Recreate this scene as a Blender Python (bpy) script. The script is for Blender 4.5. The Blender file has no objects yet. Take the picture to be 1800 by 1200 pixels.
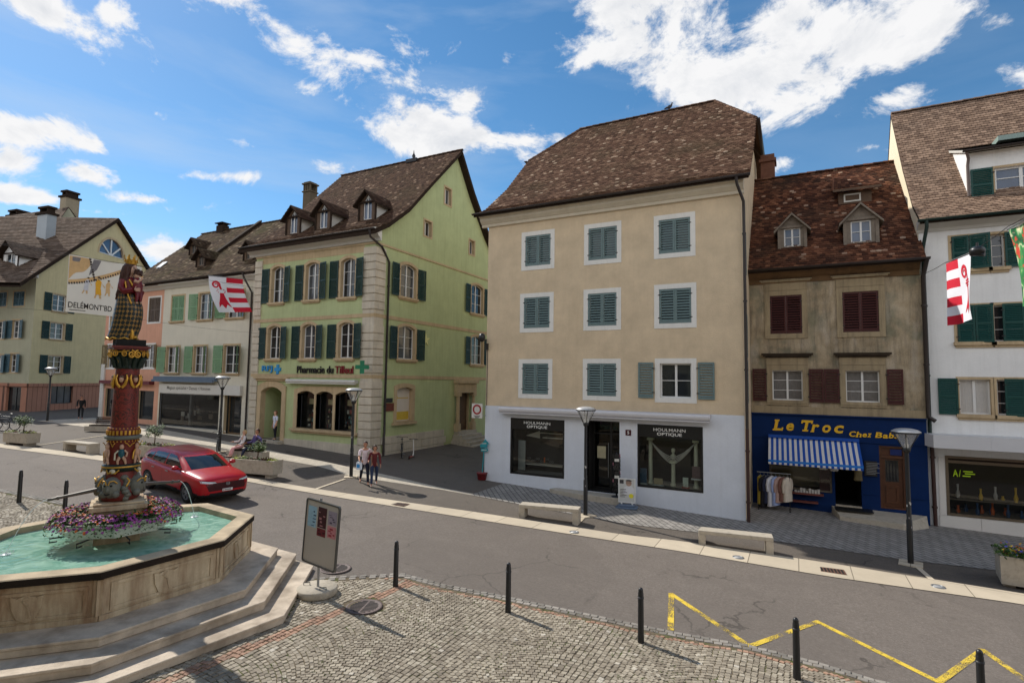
import bpy, bmesh, math, random
import numpy as np
from mathutils import Vector, Matrix
random.seed(7)
rad = math.radians
S = bpy.context.scene
COL = S.collection
# ------------------------------------------------------------------ camera
F_PX, YAW, PITCH, ROLL = 956.0, rad(27.47), rad(4.07), rad(0.84)
def _axes():
 cy, sy = math.cos(YAW), math.sin(YAW)
 f = np.array([-sy, cy, 0.]); r = np.array([cy, sy, 0.]); u = np.array([0, 0, 1.])
 cp, sp = math.cos(PITCH), math.sin(PITCH)
 f2 = f*cp + u*sp; u2 = u*cp - f*sp
 cr, sr = math.cos(ROLL), math.sin(ROLL)
 return r*cr + u2*sr, u2*cr - r*sr, f2
CR, CU, CF = _axes()
camd = bpy.data.cameras.new("camera")
cam = bpy.data.objects.new("camera", camd); COL.objects.link(cam)
cam.matrix_world = Matrix(((CR[0], CU[0], -CF[0], 0), (CR[1], CU[1], -CF[1], 0), (CR[2], CU[2], -CF[2], 0), (0, 0, 0, 1)))
camd.sensor_width = 36; camd.lens = F_PX/1800*36; camd.clip_start = 0.1; camd.clip_end = 3000
S.camera = cam
# survey helpers: the site was measured from the photograph (camera height is z = 0)
def ray(x, y): return CR*(x-900) + CU*(600-y) + CF*F_PX
def atY(x, y, Y): d = ray(x, y); return d*(Y/d[1])
def atX(x, y, X): d = ray(x, y); return d*(X/d[0])
def atZ(x, y, Z): d = ray(x, y); return d*(Z/d[2])
_GX = [-80,-60,-47,-36,-26,-21,-17,-12,-6.6,-2.7,2.8,12,30]
_GZ = [-3.1,-3.25,-3.38,-3.53,-3.8,-4.02,-4.25,-4.5,-4.72,-4.87,-5.03,-5.3,-5.8]
def G(x, y=0):
 return float(np.mean([np.interp(x+o, _GX, _GZ) for o in (-2,-1,0,1,2)]))
def gnd(x, y):
 d = ray(x, y); d = d/math.hypot(d[0], d[1]); s = 5.
 for _ in range(120): s = .5*s + .5*G(s*d[0])/d[2]
 return s*d
# ------------------------------------------------------------------ world and sun
SUN_EL, SUN_AZ = rad(43.0), math.atan2(-1.05, 0.20)      # azimuth clockwise from +Y
W = bpy.data.worlds.new("World"); S.world = W; W.use_nodes = True
def build_world():
 nt = W.node_tree; nt.nodes.clear(); N = nt.nodes.new; L = nt.links.new
 def math_(op, a, b=None, c=None):
  n = N('ShaderNodeMath'); n.operation = op
  for i, v in enumerate((a, b, c)):
   if v is None: continue
   if isinstance(v, (int, float)): n.inputs[i].default_value = v
   else: L(v, n.inputs[i])
  return n.outputs[0]
 out = N('ShaderNodeOutputWorld'); bg = N('ShaderNodeBackground'); L(bg.outputs[0], out.inputs[0])
 sky = N('ShaderNodeTexSky'); sky.sky_type = 'NISHITA'; sky.sun_disc = False
 sky.sun_elevation = SUN_EL; sky.sun_rotation = SUN_AZ; sky.altitude = 450; sky.air_density = 1.0; sky.dust_density = .25; sky.ozone_density = 3.2
 tc = N('ShaderNodeTexCoord'); nrm = N('ShaderNodeVectorMath'); nrm.operation = 'NORMALIZE'; L(tc.outputs['Generated'], nrm.inputs[0])
 D = nrm.outputs[0]; sep = N('ShaderNodeSeparateXYZ'); L(D, sep.inputs[0])
 az = math_('ARCTAN2', sep.outputs[0], sep.outputs[1]); el = math_('ARCSINE', sep.outputs[2])
 comb = N('ShaderNodeCombineXYZ'); L(az, comb.inputs[0]); L(el, comb.inputs[1])
 blobs = [  # photo position, radii in photo px, tilt, strength
  (1120,60,150,110,0,1.15),(1190,130,170,75,-20,1.15),(1330,130,190,75,10,1.2),(1480,110,190,70,18,1.15),(1620,70,110,55,20,.95),
  (1380,30,100,60,20,1.0),(1560,178,75,38,5,.85),(1105,190,45,28,0,.6),
  (830,170,48,34,25,1.0),(760,215,110,36,-12,1.0),(700,240,110,42,0,1.0),(800,245,90,45,10,.95),(900,245,55,14,-5,.7),(700,215,80,25,-10,.7),
  (885,105,45,28,0,.62),(75,15,120,55,0,1.1),(190,20,45,50,40,.65),
  (50,230,110,42,20,1.0),(20,280,75,40,0,.95),(160,250,50,22,10,.8),(150,305,60,24,0,.85),(40,345,110,24,5,1.0),(250,350,100,14,10,.75),(340,365,60,12,12,.65),
  (290,440,90,40,0,1.0),(215,205,40,12,-20,.5),(275,200,28,14,-15,.6),(535,155,34,12,10,.5),(400,310,50,10,10,.45),
  (1770,40,70,40,-25,.85),(1790,130,60,26,-30,.8),(1360,295,40,20,0,.7),(1540,258,45,14,-10,.55),(150,370,80,12,8,.65),(480,40,170,34,-22,.5),(250,110,200,40,-25,.48),(640,110,130,22,-15,.42),(590,300,60,16,5,.5),(330,310,70,14,8,.55),(960,290,60,16,-20,.55),(700,60,160,26,-10,.4)]
 acc = None
 for (px, py, rx, ry, rot, st) in blobs:
  d = ray(px, py); d = d/np.linalg.norm(d); d1 = ray(px+1, py); d1 /= np.linalg.norm(d1); k = float(np.linalg.norm(d1-d))
  a0 = math.atan2(d[0], d[1]); e0 = math.asin(d[2])
  mp = N('ShaderNodeMapping'); mp.vector_type = 'TEXTURE'
  mp.inputs['Location'].default_value = (a0, e0, 0); mp.inputs['Rotation'].default_value = (0, 0, rad(rot))
  mp.inputs['Scale'].default_value = (1.22*rx*k/math.cos(e0), 1.22*ry*k, 1); L(comb.outputs[0], mp.inputs[0])
  ln = N('ShaderNodeVectorMath'); ln.operation = 'LENGTH'; L(mp.outputs[0], ln.inputs[0])
  v = math_('MULTIPLY_ADD', ln.outputs['Value'], -st, st)
  if acc is None: acc = v
  else:
   m = N('ShaderNodeMath'); m.operation = 'SMOOTH_MAX'; L(acc, m.inputs[0]); L(v, m.inputs[1]); m.inputs[2].default_value = .25; acc = m.outputs[0]
 def dot_(v):
  n = N('ShaderNodeVectorMath'); n.operation = 'DOT_PRODUCT'; L(D, n.inputs[0]); n.inputs[1].default_value = v; return n.outputs['Value']
 def rng_(x, a, b, c=0., d=1.):
  n = N('ShaderNodeMapRange'); n.interpolation_type = 'SMOOTHSTEP'; L(x, n.inputs[0])
  for i, q in enumerate((a, b, c, d)): n.inputs[i+1].default_value = q
  return n.outputs[0]
 sd = (math.sin(SUN_AZ)*math.cos(SUN_EL), math.cos(SUN_AZ)*math.cos(SUN_EL), math.sin(SUN_EL)); nearsun = dot_(sd)
 # unseen cloud cover added behind the viewer to brighten the shaded facades
 back = math_('MULTIPLY', math_('MULTIPLY', rng_(dot_((-.461, .887, .0)), .45, .0), rng_(sep.outputs[2], .90, .66)), rng_(nearsun, .93, .8)); acc = math_('MAXIMUM', acc, math_('MULTIPLY_ADD', back, 1.75, -.75))
 def fbm(vec, scale, det=13, rough=.66, dist=.3):
  n = N('ShaderNodeTexNoise'); n.noise_dimensions = '3D'; n.inputs['Scale'].default_value = scale; n.inputs['Detail'].default_value = det
  n.inputs['Roughness'].default_value = rough; n.inputs['Distortion'].default_value = dist; L(vec, n.inputs['Vector']); return n.outputs[0]
 st_ = N('ShaderNodeVectorMath'); st_.operation = 'MULTIPLY'; L(D, st_.inputs[0]); st_.inputs[1].default_value = (1, 1, 1.5)
 V = st_.outputs[0]
 n1 = fbm(V, 7.5); n2 = fbm(V, 2.2, 4, .5, 0)
 off = N('ShaderNodeVectorMath'); off.operation = 'ADD'; L(V, off.inputs[0])
 off.inputs[1].default_value = tuple(.035*s for s in sd)
 n3 = fbm(off.outputs[0], 7.5)
 nz = math_('MULTIPLY_ADD', n1, 4.2, -2.3)
 dens = math_('ADD', acc, nz)
 mr = N('ShaderNodeMapRange'); mr.interpolation_type = 'SMOOTHSTEP'; L(dens, mr.inputs[0]); mr.inputs[1].default_value = .02; mr.inputs[2].default_value = .62
 mask = mr.outputs[0]
 # thin veil of cirrus
 cm = N('ShaderNodeMapping'); cm.inputs['Rotation'].default_value = (0, 0, .5); cm.inputs['Scale'].default_value = (1.2, 5, 1); L(comb.outputs[0], cm.inputs[0])
 veil = fbm(cm.outputs[0], 1.6, 8, .55, .4)
 vr = N('ShaderNodeMapRange'); L(veil, vr.inputs[0]); vr.inputs[1].default_value = .45; vr.inputs[2].default_value = .8; vr.inputs[4].default_value = .42
 sh = math_('SUBTRACT', n3, n1)
 core = N('ShaderNodeMapRange'); L(dens, core.inputs[0]); core.inputs[1].default_value = .55; core.inputs[2].default_value = 1.7; core.inputs[4].default_value = .30
 bright = math_('MULTIPLY_ADD', sh, -1.5, .98); bright = math_('SUBTRACT', bright, core.outputs[0])
 bcl = N('ShaderNodeClamp'); L(bright, bcl.inputs[0]); bcl.inputs[1].default_value = .55; bcl.inputs[2].default_value = 1.06
 ccol = N('ShaderNodeMix'); ccol.data_type = 'RGBA'; L(bcl.outputs[0], ccol.inputs[0])
 ccol.inputs[6].default_value = (.30*CLOUD, .38*CLOUD, .50*CLOUD, 1); ccol.inputs[7].default_value = (1.0*CLOUD, 1.0*CLOUD, 1.01*CLOUD, 1)
 hs = N('ShaderNodeHueSaturation'); hs.inputs['Saturation'].default_value = 1.2; hs.inputs['Value'].default_value = .92; hs.inputs['Hue'].default_value = .492; L(sky.outputs[0], hs.inputs['Color'])
 vfac = math_('MULTIPLY', vr.outputs[0], rng_(nearsun, .45, .9, .4, 1.5))
 m1 = N('ShaderNodeMix'); m1.data_type = 'RGBA'; L(vfac, m1.inputs[0]); L(hs.outputs[0], m1.inputs[6]); m1.inputs[7].default_value = (.62*CLOUD, .74*CLOUD, .9*CLOUD, 1)
 m2 = N('ShaderNodeMix'); m2.data_type = 'RGBA'; L(mask, m2.inputs[0]); L(m1.outputs[2], m2.inputs[6]); L(ccol.outputs[2], m2.inputs[7])
 gain = N('ShaderNodeVectorMath'); gain.operation = 'SCALE'; L(m2.outputs[2], gain.inputs[0]); L(math_('MULTIPLY_ADD', back, .3, 1.0), gain.inputs['Scale'])  # the added rear clouds get extra brightness as fill light
 L(gain.outputs[0], bg.inputs[0]); bg.inputs[1].default_value = SKY_STRENGTH
SKY_STRENGTH = .10; CLOUD = 6.4
build_world()
sl = bpy.data.lights.new("sun", 'SUN'); sl.energy = 3.3; sl.angle = rad(.53); sl.color = (1, .95, .86)
sun = bpy.data.objects.new("sun", sl); COL.objects.link(sun)
sun.rotation_euler = Vector((math.sin(SUN_AZ)*math.cos(SUN_EL), math.cos(SUN_AZ)*math.cos(SUN_EL), math.sin(SUN_EL))).to_track_quat('Z', 'Y').to_euler()
sun.location = (-30, 8, 40)
S.view_settings.view_transform = 'Standard'; S.view_settings.look = 'None'; S.view_settings.exposure = 0.55; S.view_settings.gamma = 1
S.cycles.max_bounces = 6; S.cycles.transparent_max_bounces = 8
# ------------------------------------------------------------------ materials
class NT:
 def __init__(s, name):
  s.m = bpy.data.materials.new(name); s.m.use_nodes = True; s.t = s.m.node_tree; s.b = s.t.nodes['Principled BSDF']
  s.tc = None
 def n(s, typ, **kw):
  nd = s.t.nodes.new(typ)
  for k, v in kw.items(): s.set(nd, k, v)
  return nd
 def set(s, nd, k, v):
  if hasattr(nd, k) and not k[0].isupper(): setattr(nd, k, v); return
  i = nd.inputs[int(k[1:])] if k[0] == 'I' and k[1:].isdigit() else nd.inputs[k.replace('_', ' ')]
  if hasattr(v, 'links'): s.t.links.new(v, i)
  else: i.default_value = v
 def coord(s, scale=None, out='Object'):
  if s.tc is None: s.tc = s.n('ShaderNodeTexCoord')
  o = s.tc.outputs[out]
  if scale is None: return o
  mp = s.n('ShaderNodeMapping', Vector=o, Scale=scale); return mp.outputs[0]
 def noise(s, scale, det=4, rough=.55, vec=None, dist=0):
  return s.n('ShaderNodeTexNoise', Vector=vec or s.coord(), Scale=scale, Detail=det, Roughness=rough, Distortion=dist).outputs[0]
 def ramp(s, fac, stops, interp='LINEAR'):
  r = s.n('ShaderNodeValToRGB'); s.t.links.new(fac, r.inputs[0]); cr = r.color_ramp; cr.interpolation = interp
  while len(cr.elements) < len(stops): cr.elements.new(.5)
  for e, (p, c) in zip(cr.elements, stops):
   e.position = p; e.color = tuple(c)+(1,) if len(c) == 3 else c
  return r.outputs[0]
 def rng(s, fac, a, b, c=0, d=1):
  return s.n('ShaderNodeMapRange', I0=fac, I1=a, I2=b, I3=c, I4=d).outputs[0]
 def mix(s, fac, a, b, blend='MIX'):
  m = s.n('ShaderNodeMix', data_type='RGBA', blend_type=blend)
  for i, v in ((0, fac), (6, a), (7, b)):
   if hasattr(v, 'links'): s.t.links.new(v, m.inputs[i])
   else: m.inputs[i].default_value = v if i == 0 else (tuple(v)+(1,) if len(v) == 3 else v)
  return m.outputs[2]
 def mth(s, op, a, b=0.):
  m = s.n('ShaderNodeMath', operation=op)
  for i, v in ((0, a), (1, b)):
   if hasattr(v, 'links'): s.t.links.new(v, m.inputs[i])
   else: m.inputs[i].default_value = v
  return m.outputs[0]
 def bump(s, h, strength=.3, dist=.02):
  b = s.n('ShaderNodeBump', Height=h, Strength=strength, Distance=dist); s.t.links.new(b.outputs[0], s.b.inputs['Normal'])
 def fin(s, col=None, rough=.6, metal=0, spec=.4, coat=0):
  for k, v in (('Base Color', col), ('Roughness', rough), ('Metallic', metal), ('Specular IOR Level', spec), ('Coat Weight', coat)):
   if v is None: continue
   if hasattr(v, 'links'): s.t.links.new(v, s.b.inputs[k])
   else: s.b.inputs[k].default_value = (tuple(v)+(1,)) if k == 'Base Color' else v
  return s.m
def lin(r, g, b): return tuple(((c/255)/12.92 if c/255 <= .04045 else ((c/255+.055)/1.055)**2.4) for c in (r, g, b))
def sc(c, k): return tuple(min(1, x*k) for x in c)
def paint(name, col, rough=.55, var=.12, scale=6, bump=0, metal=0, spec=.4, coat=0, dirt=None, dirt_amt=.35):
 t = NT(name); a = t.noise(scale, 5, .6); b = t.noise(scale*.17, 3)
 f = t.mth('ADD', t.mth('MULTIPLY', a, .6), t.mth('MULTIPLY', b, .4))
 c = t.ramp(t.rng(f, .3, .7), [(0, sc(col, 1-var)), (1, sc(col, 1+var))])
 if dirt: c = t.mix(t.rng(t.noise(scale*.6, 6, .7), .52, .75, 0, dirt_amt), c, dirt)
 if bump: t.bump(t.noise(scale*9, 3), bump, .01)
 return t.fin(c, rough, metal, spec, coat)
def plaster(name, col, dirt, var=.07, streak=.35, bump=.35, bscale=30, patch=0):
 t = NT(name); n1 = t.noise(1.3, 6, .62); n2 = t.noise(14, 4, .6); s1 = t.noise(1, 6, .7, vec=t.coord((5, 5, .35)))
 c = t.ramp(t.rng(n1, .3, .7), [(0, sc(col, 1-var*1.6)), (1, sc(col, 1+var))])
 c = t.mix(t.rng(n2, .35, .8, 0, .25), c, sc(col, .8))
 c = t.mix(t.rng(s1, .48, .78, 0, streak), c, dirt)
 if patch: c = t.mix(t.rng(t.noise(.9, 5, .65, dist=.6), .5, .62, 0, patch), c, sc(dirt, .75))
 t.bump(t.mth('ADD', t.noise(bscale, 5, .7), t.mth('MULTIPLY', t.noise(bscale*.25, 3), .6)), bump, .012)
 return t.fin(c, .9, 0, .2)
def tiles(name, stops, moss=(.05, .055, .035), moss_amt=.45):
 t = NT(name); g = t.n('ShaderNodeNewGeometry'); r = g.outputs['Random Per Island']
 c = t.ramp(r, stops); big = t.noise(.45, 6, .65)
 c = t.mix(t.rng(big, .48, .68, 0, moss_amt), c, moss)
 c = t.mix(t.rng(t.noise(11, 4, .7), .45, .75, 0, .35), c, sc(stops[0][1], .6))
 t.bump(t.noise(40, 3), .3, .006)
 return t.fin(c, .95, 0, .06)
def glass(name, col=(.012, .014, .016), rough=.04, spec=.7):
 t = NT(name); n = t.noise(.8, 3)
 c = t.ramp(n, [(.3, col), (.7, sc(col, 2.2))]); t.bump(t.noise(1.6, 2), .05, .02)
 return t.fin(c, rough, 0, spec)
def clear_glass(name, tint=(.9, .95, .94)):
 t = NT(name); tr = t.n('ShaderNodeBsdfTransparent', Color=tint+(1,)); gl = t.n('ShaderNodeBsdfGlossy', Roughness=.02)
 fr = t.n('ShaderNodeFresnel', IOR=1.5); mx = t.n('ShaderNodeMixShader')
 t.t.links.new(fr.outputs[0], mx.inputs[0]); t.t.links.new(tr.outputs[0], mx.inputs[1]); t.t.links.new(gl.outputs[0], mx.inputs[2])
 t.t.links.new(mx.outputs[0], t.t.nodes['Material Output'].inputs[0]); return t.m
# ------------------------------------------------------------------ object and mesh helpers
ROOT = {}
def tag(o, label=None, cat=None, group=None, kind=None):
 if label: o['label'] = label
 if cat: o['category'] = cat
 if group: o['group'] = group
 if kind: o['kind'] = kind
 return o
def thing(name, label, cat, loc=(0, 0, 0), rotz=0, group=None):
 o = bpy.data.objects.new(name, None); COL.objects.link(o); o.location = Vector(loc); o.rotation_euler = (0, 0, rotz)
 o.empty_display_size = .2; ROOT[o.name] = Vector(loc); return tag(o, label, cat, group)
def copy_tree(o, parent=None):
 c = o.copy(); COL.objects.link(c)
 if parent is not None: c.parent = parent
 for ch in list(o.children): copy_tree(ch, c)
 return c
def place(o, loc, rotz=0, label=None, group=None):
 o.location = Vector(loc); o.rotation_euler = (0, 0, rotz)
 if label: o['label'] = label
 if group: o['group'] = group
 return o
class Fr:
 """wall frame: u along the wall, v up, n outwards"""
 def __init__(s, O, U, N):
  s.O = np.array(O, float); s.U = np.array(U, float)/np.linalg.norm(U); s.N = np.array(N, float)/np.linalg.norm(N); s.Z = np.array([0, 0, 1.])
 def __call__(s, u, v, n=0): return s.O + s.U*u + s.Z*v + s.N*n
 def px(s, x, y, n=0):
  d = ray(x, y); P = s.O + s.N*n; t = (P@s.N)/(d@s.N); p = d*t
  return float((p-s.O)@s.U), float(p[2]-s.O[2])
 def rect(s, x0, y0, x1, y1, n=0):
  """average level rectangle from the photo corners left-top, right-bottom"""
  u0, va = s.px(x0, y0, n); u1, vb = s.px(x1, y1, n)
  return u0, u1, vb, va
ID = Fr((0, 0, 0), (1, 0, 0), (0, -1, 0))
class LocalFr(Fr):
 def __init__(s): super().__init__((0, 0, 0), (1, 0, 0), (0, -1, 0))
LF = LocalFr()
class MB:
 def __init__(s): s.v = []; s.f = []; s.m = []; s.sm = []
 def add(s, vs, fs, mat=0, smooth=False):
  vs = list(vs); b = len(s.v); s.v.extend([tuple(map(float, p)) for p in vs])
  for f in fs: s.f.append(tuple(b+i for i in f if i < len(vs))); s.m.append(mat); s.sm.append(smooth)
 def quad(s, a, b, c, d, mat=0): s.add([a, b, c, d], [(0, 1, 2, 3)], mat)
 def box(s, F, u0, u1, v0, v1, n0, n1, mat=0):
  vs = [F(u, v, n) for n in (n0, n1) for v in (v0, v1) for u in (u0, u1)]
  s.add(vs, [(0, 2, 3, 1), (4, 5, 7, 6), (0, 1, 5, 4), (2, 6, 7, 3), (0, 4, 6, 2), (1, 3, 7, 5)], mat)
 def bx(s, x0, x1, y0, y1, z0, z1, mat=0):
  s.box(LF, x0, x1, z0, z1, -y0, -y1, mat)
 def prism(s, F, poly, n0, n1, mat=0, caps=True):
  k = len(poly); vs = [F(u, v, n0) for u, v in poly] + [F(u, v, n1) for u, v in poly]
  fs = [(i, (i+1) % k, (i+1) % k+k, i+k) for i in range(k)]
  if caps: fs += [tuple(range(k))[::-1], tuple(range(k, 2*k))]
  s.add(vs, fs, mat)
 def ring(s, F, outer, inner, n0, n1, mat=0):
  k = len(outer)
  vs = [F(u, v, n1) for u, v in outer] + [F(u, v, n1) for u, v in inner] + [F(u, v, n0) for u, v in outer] + [F(u, v, n0) for u, v in inner]
  fs = []
  for i in range(k):
   j = (i+1) % k
   fs += [(i, j, k+j, k+i), (i, 2*k+i, 2*k+j, j), (k+i, k+j, 3*k+j, 3*k+i), (2*k+i, 3*k+i, 3*k+j, 2*k+j)]
  s.add(vs, fs, mat)
 def flatprism(s, poly, z0, z1, mat=0):
  """horizontal polygon (x, y) extruded in z"""
  k = len(poly); vs = [(x, y, z0) for x, y in poly]+[(x, y, z1) for x, y in poly]
  s.add(vs, [(i, (i+1) % k, (i+1) % k+k, i+k) for i in range(k)]+[tuple(range(k))[::-1], tuple(range(k, 2*k))], mat)
 def tube(s, path, r, seg=8, mat=0, cap=True, smooth=True):
  P = [Vector(p) for p in path]; n = len(P); rs = r if isinstance(r, (list, tuple)) else [r]*n
  vs = []; up = None
  for i, p in enumerate(P):
   t = (P[min(i+1, n-1)]-P[max(i-1, 0)]).normalized()
   if up is None: up = Vector((0, 0, 1)) if abs(t.z) < .9 else Vector((1, 0, 0))
   a = t.cross(up)
   if a.length < 1e-4: a = t.orthogonal()
   a.normalize(); b = a.cross(t).normalized(); up = b
   for k in range(seg):
    th = 2*math.pi*k/seg; vs.append(p + (a*math.cos(th)+b*math.sin(th))*rs[i])
  fs = [(i*seg+k, i*seg+(k+1) % seg, (i+1)*seg+(k+1) % seg, (i+1)*seg+k) for i in range(n-1) for k in range(seg)]
  s.add(vs, fs, mat, smooth)
  if cap: s.add(vs[:seg], [tuple(range(seg))], mat); s.add(vs[-seg:], [tuple(range(seg))[::-1]], mat)
 def lathe(s, prof, c=(0, 0), seg=24, mat=0, smooth=True, cap=True, phase=0):
  vs = []; n = len(prof)
  for r, z in prof:
   for k in range(seg):
    th = phase+2*math.pi*k/seg; vs.append((c[0]+r*math.cos(th), c[1]+r*math.sin(th), z))
  s.add(vs, [(i*seg+k, i*seg+(k+1) % seg, (i+1)*seg+(k+1) % seg, (i+1)*seg+k) for i in range(n-1) for k in range(seg)], mat, smooth)
  if cap: s.add(vs[:seg], [tuple(range(seg))[::-1]], mat); s.add(vs[-seg:], [tuple(range(seg))], mat)
 def ball(s, c, r, seg=12, rings=8, mat=0, rot=None):
  rx, ry, rz = r if isinstance(r, (tuple, list)) else (r, r, r); vs = []
  for i in range(rings+1):
   ph = math.pi*i/rings
   for k in range(seg):
    th = 2*math.pi*k/seg; q = Vector((rx*math.sin(ph)*math.cos(th), ry*math.sin(ph)*math.sin(th), rz*math.cos(ph)))
    if rot: q = rot @ q
    vs.append(Vector(c)+q)
  s.add(vs, [(i*seg+k, (i+1)*seg+k, (i+1)*seg+(k+1) % seg, i*seg+(k+1) % seg) for i in range(rings) for k in range(seg)], mat, True)
 def build(s, name, mats, parent=None, world=True, bevel=0, fixn=True):
  me = bpy.data.meshes.new(name); L = ROOT.get(parent.name, Vector((0, 0, 0))) if (parent is not None and world) else Vector((0, 0, 0))
  v = np.array(s.v, float).reshape(-1, 3) - np.array(L)
  me.from_pydata(v.tolist(), [], s.f)
  for m in (mats if isinstance(mats, (list, tuple)) else [mats]): me.materials.append(m)
  me.polygons.foreach_set('material_index', s.m); me.polygons.foreach_set('use_smooth', s.sm)
  if fixn:
   bm = bmesh.new(); bm.from_mesh(me); bmesh.ops.recalc_face_normals(bm, faces=bm.faces); bm.to_mesh(me); bm.free()
  me.update()
  o = bpy.data.objects.new(name, me); COL.objects.link(o)
  if parent is not None:
   o.parent = parent; ROOT[o.name] = ROOT.get(parent.name, Vector((0, 0, 0)))
  if bevel:
   md = o.modifiers.new('bevel', 'BEVEL'); md.width = bevel; md.segments = 2; md.limit_method = 'ANGLE'; md.angle_limit = rad(40)
  return o
def fill_holes(F, outline, holes, mat, mb, n=0):
 """planar wall with openings"""
 bm = bmesh.new(); edges = []
 for loop in [outline]+holes:
  vs = [bm.verts.new((u, v, 0)) for u, v in loop]
  for i in range(len(vs)): edges.append(bm.edges.new((vs[i], vs[(i+1) % len(vs)])))
 bmesh.ops.triangle_fill(bm, use_beauty=True, use_dissolve=False, edges=edges)
 bm.verts.index_update()
 mb.add([F(v.co.x, v.co.y, n) for v in bm.verts], [tuple(v.index for v in f.verts) for f in bm.faces], mat); bm.free()
def rectpoly(u0, u1, v0, v1): return [(u0, v0), (u1, v0), (u1, v1), (u0, v1)]
def archpoly(u0, u1, v0, v1, rise, k=8):
 """v1 is the crown; segmental arch"""
 w = (u1-u0)/2; c = (u0+u1)/2; R = (w*w+rise*rise)/(2*rise); a = math.asin(min(1, w/R)); vc = v1-R
 return [(u0, v0), (u1, v0)]+[(c+R*math.sin(a-2*a*i/k), vc+R*math.cos(a-2*a*i/k)) for i in range(k+1)]
def inset(poly, d):
 """move each vertex of a convex polygon inwards by d"""
 k = len(poly); out = []; A = sum(poly[i][0]*poly[(i+1) % k][1]-poly[(i+1) % k][0]*poly[i][1] for i in range(k)); sg = 1 if A > 0 else -1
 for i in range(k):
  p0, p1, p2 = (np.array(poly[(i+j) % k]) for j in (-1, 0, 1))
  e1 = (p1-p0)/max(1e-9, np.linalg.norm(p1-p0)); e2 = (p2-p1)/max(1e-9, np.linalg.norm(p2-p1))
  n1 = np.array([-e1[1], e1[0]])*sg; n2 = np.array([-e2[1], e2[0]])*sg; b = n1+n2; b = b/max(.2, b@b)*2
  out.append(tuple(p1+b*d))
 return out
def wall(parent, F, outline, holes, depth, mats, name='wall', reveal=1):
 mb = MB(); fill_holes(F, outline, holes, 0, mb)
 for h in holes: mb.prism(F, h, 0, -depth, reveal if isinstance(mats, (list, tuple)) else 0, caps=False)
 return mb.build(name, mats, parent, fixn=False)
def window(parent, F, poly, depth, M, glassm, cols=2, rows=3, fw=.06, name='window', sill=None, surround=None, curtain=None, flat=False):
 """frame with glazing bars, a pane, optional stone surround and sill"""
 us = [p[0] for p in poly]; vs = [p[1] for p in poly]; u0, u1, v0, v1 = min(us), max(us), min(vs), max(vs)
 if glassm is MAT['glass'] and random.random() < .45: glassm = MAT['glass2']
 mb = MB(); inn = inset(poly, fw); mb.ring(F, poly, inn, -depth-.05, -depth+.01)
 if cols:
  for i in range(1, cols):
   c = u0+(u1-u0)*i/cols; w = fw*.75 if (i*2 == cols) else fw*.35
   mb.box(F, c-w, c+w, v0+fw, v1-fw*.6, -depth-.045, -depth+.014)
  for j in range(1, rows):
   c = v0+(v1-v0)*j/rows; mb.box(F, u0+fw, u1-fw, c-fw*.22, c+fw*.22, -depth-.04, -depth+.006)
 w = mb.build(name, M, parent)
 pb = MB(); q = inset(poly, fw*.8); pb.add([F(u, v, -depth-.03) for u, v in q], [tuple(range(len(q)))]); pb.build('pane', glassm, parent if flat else w, fixn=False)
 if curtain:
  cb = MB(); k = 16
  for (a, b) in curtain[1]:
   pts = [(u0+(u1-u0)*(a+(b-a)*i/k), .012*math.sin(i*2.1)) for i in range(k+1)]
   for (ua, na), (ub, nb) in zip(pts, pts[1:]): cb.quad(F(ua, v0+fw, -depth-.02+na*.3), F(ub, v0+fw, -depth-.02+nb*.3), F(ub, v1-fw, -depth-.02+nb*.3), F(ua, v1-fw, -depth-.02+na*.3))
  cb.build('curtain', curtain[0], w, fixn=False)
 if sill:
  m, h, out, ext = sill; sb = MB(); sb.box(F, u0-ext, u1+ext, v0-h, v0-.002, -depth, out); sb.box(F, u0-ext*.6, u1+ext*.6, v0-h*1.6, v0-h-.002, 0.001, out*.55); sb.build('sill', m, w, bevel=.008)
 if surround:
  m, wd, out = surround; outer = inset(poly, -wd); sb = MB(); sb.ring(F, outer, poly, 0.002, out); sb.build('surround', m, w)
 return w
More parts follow.
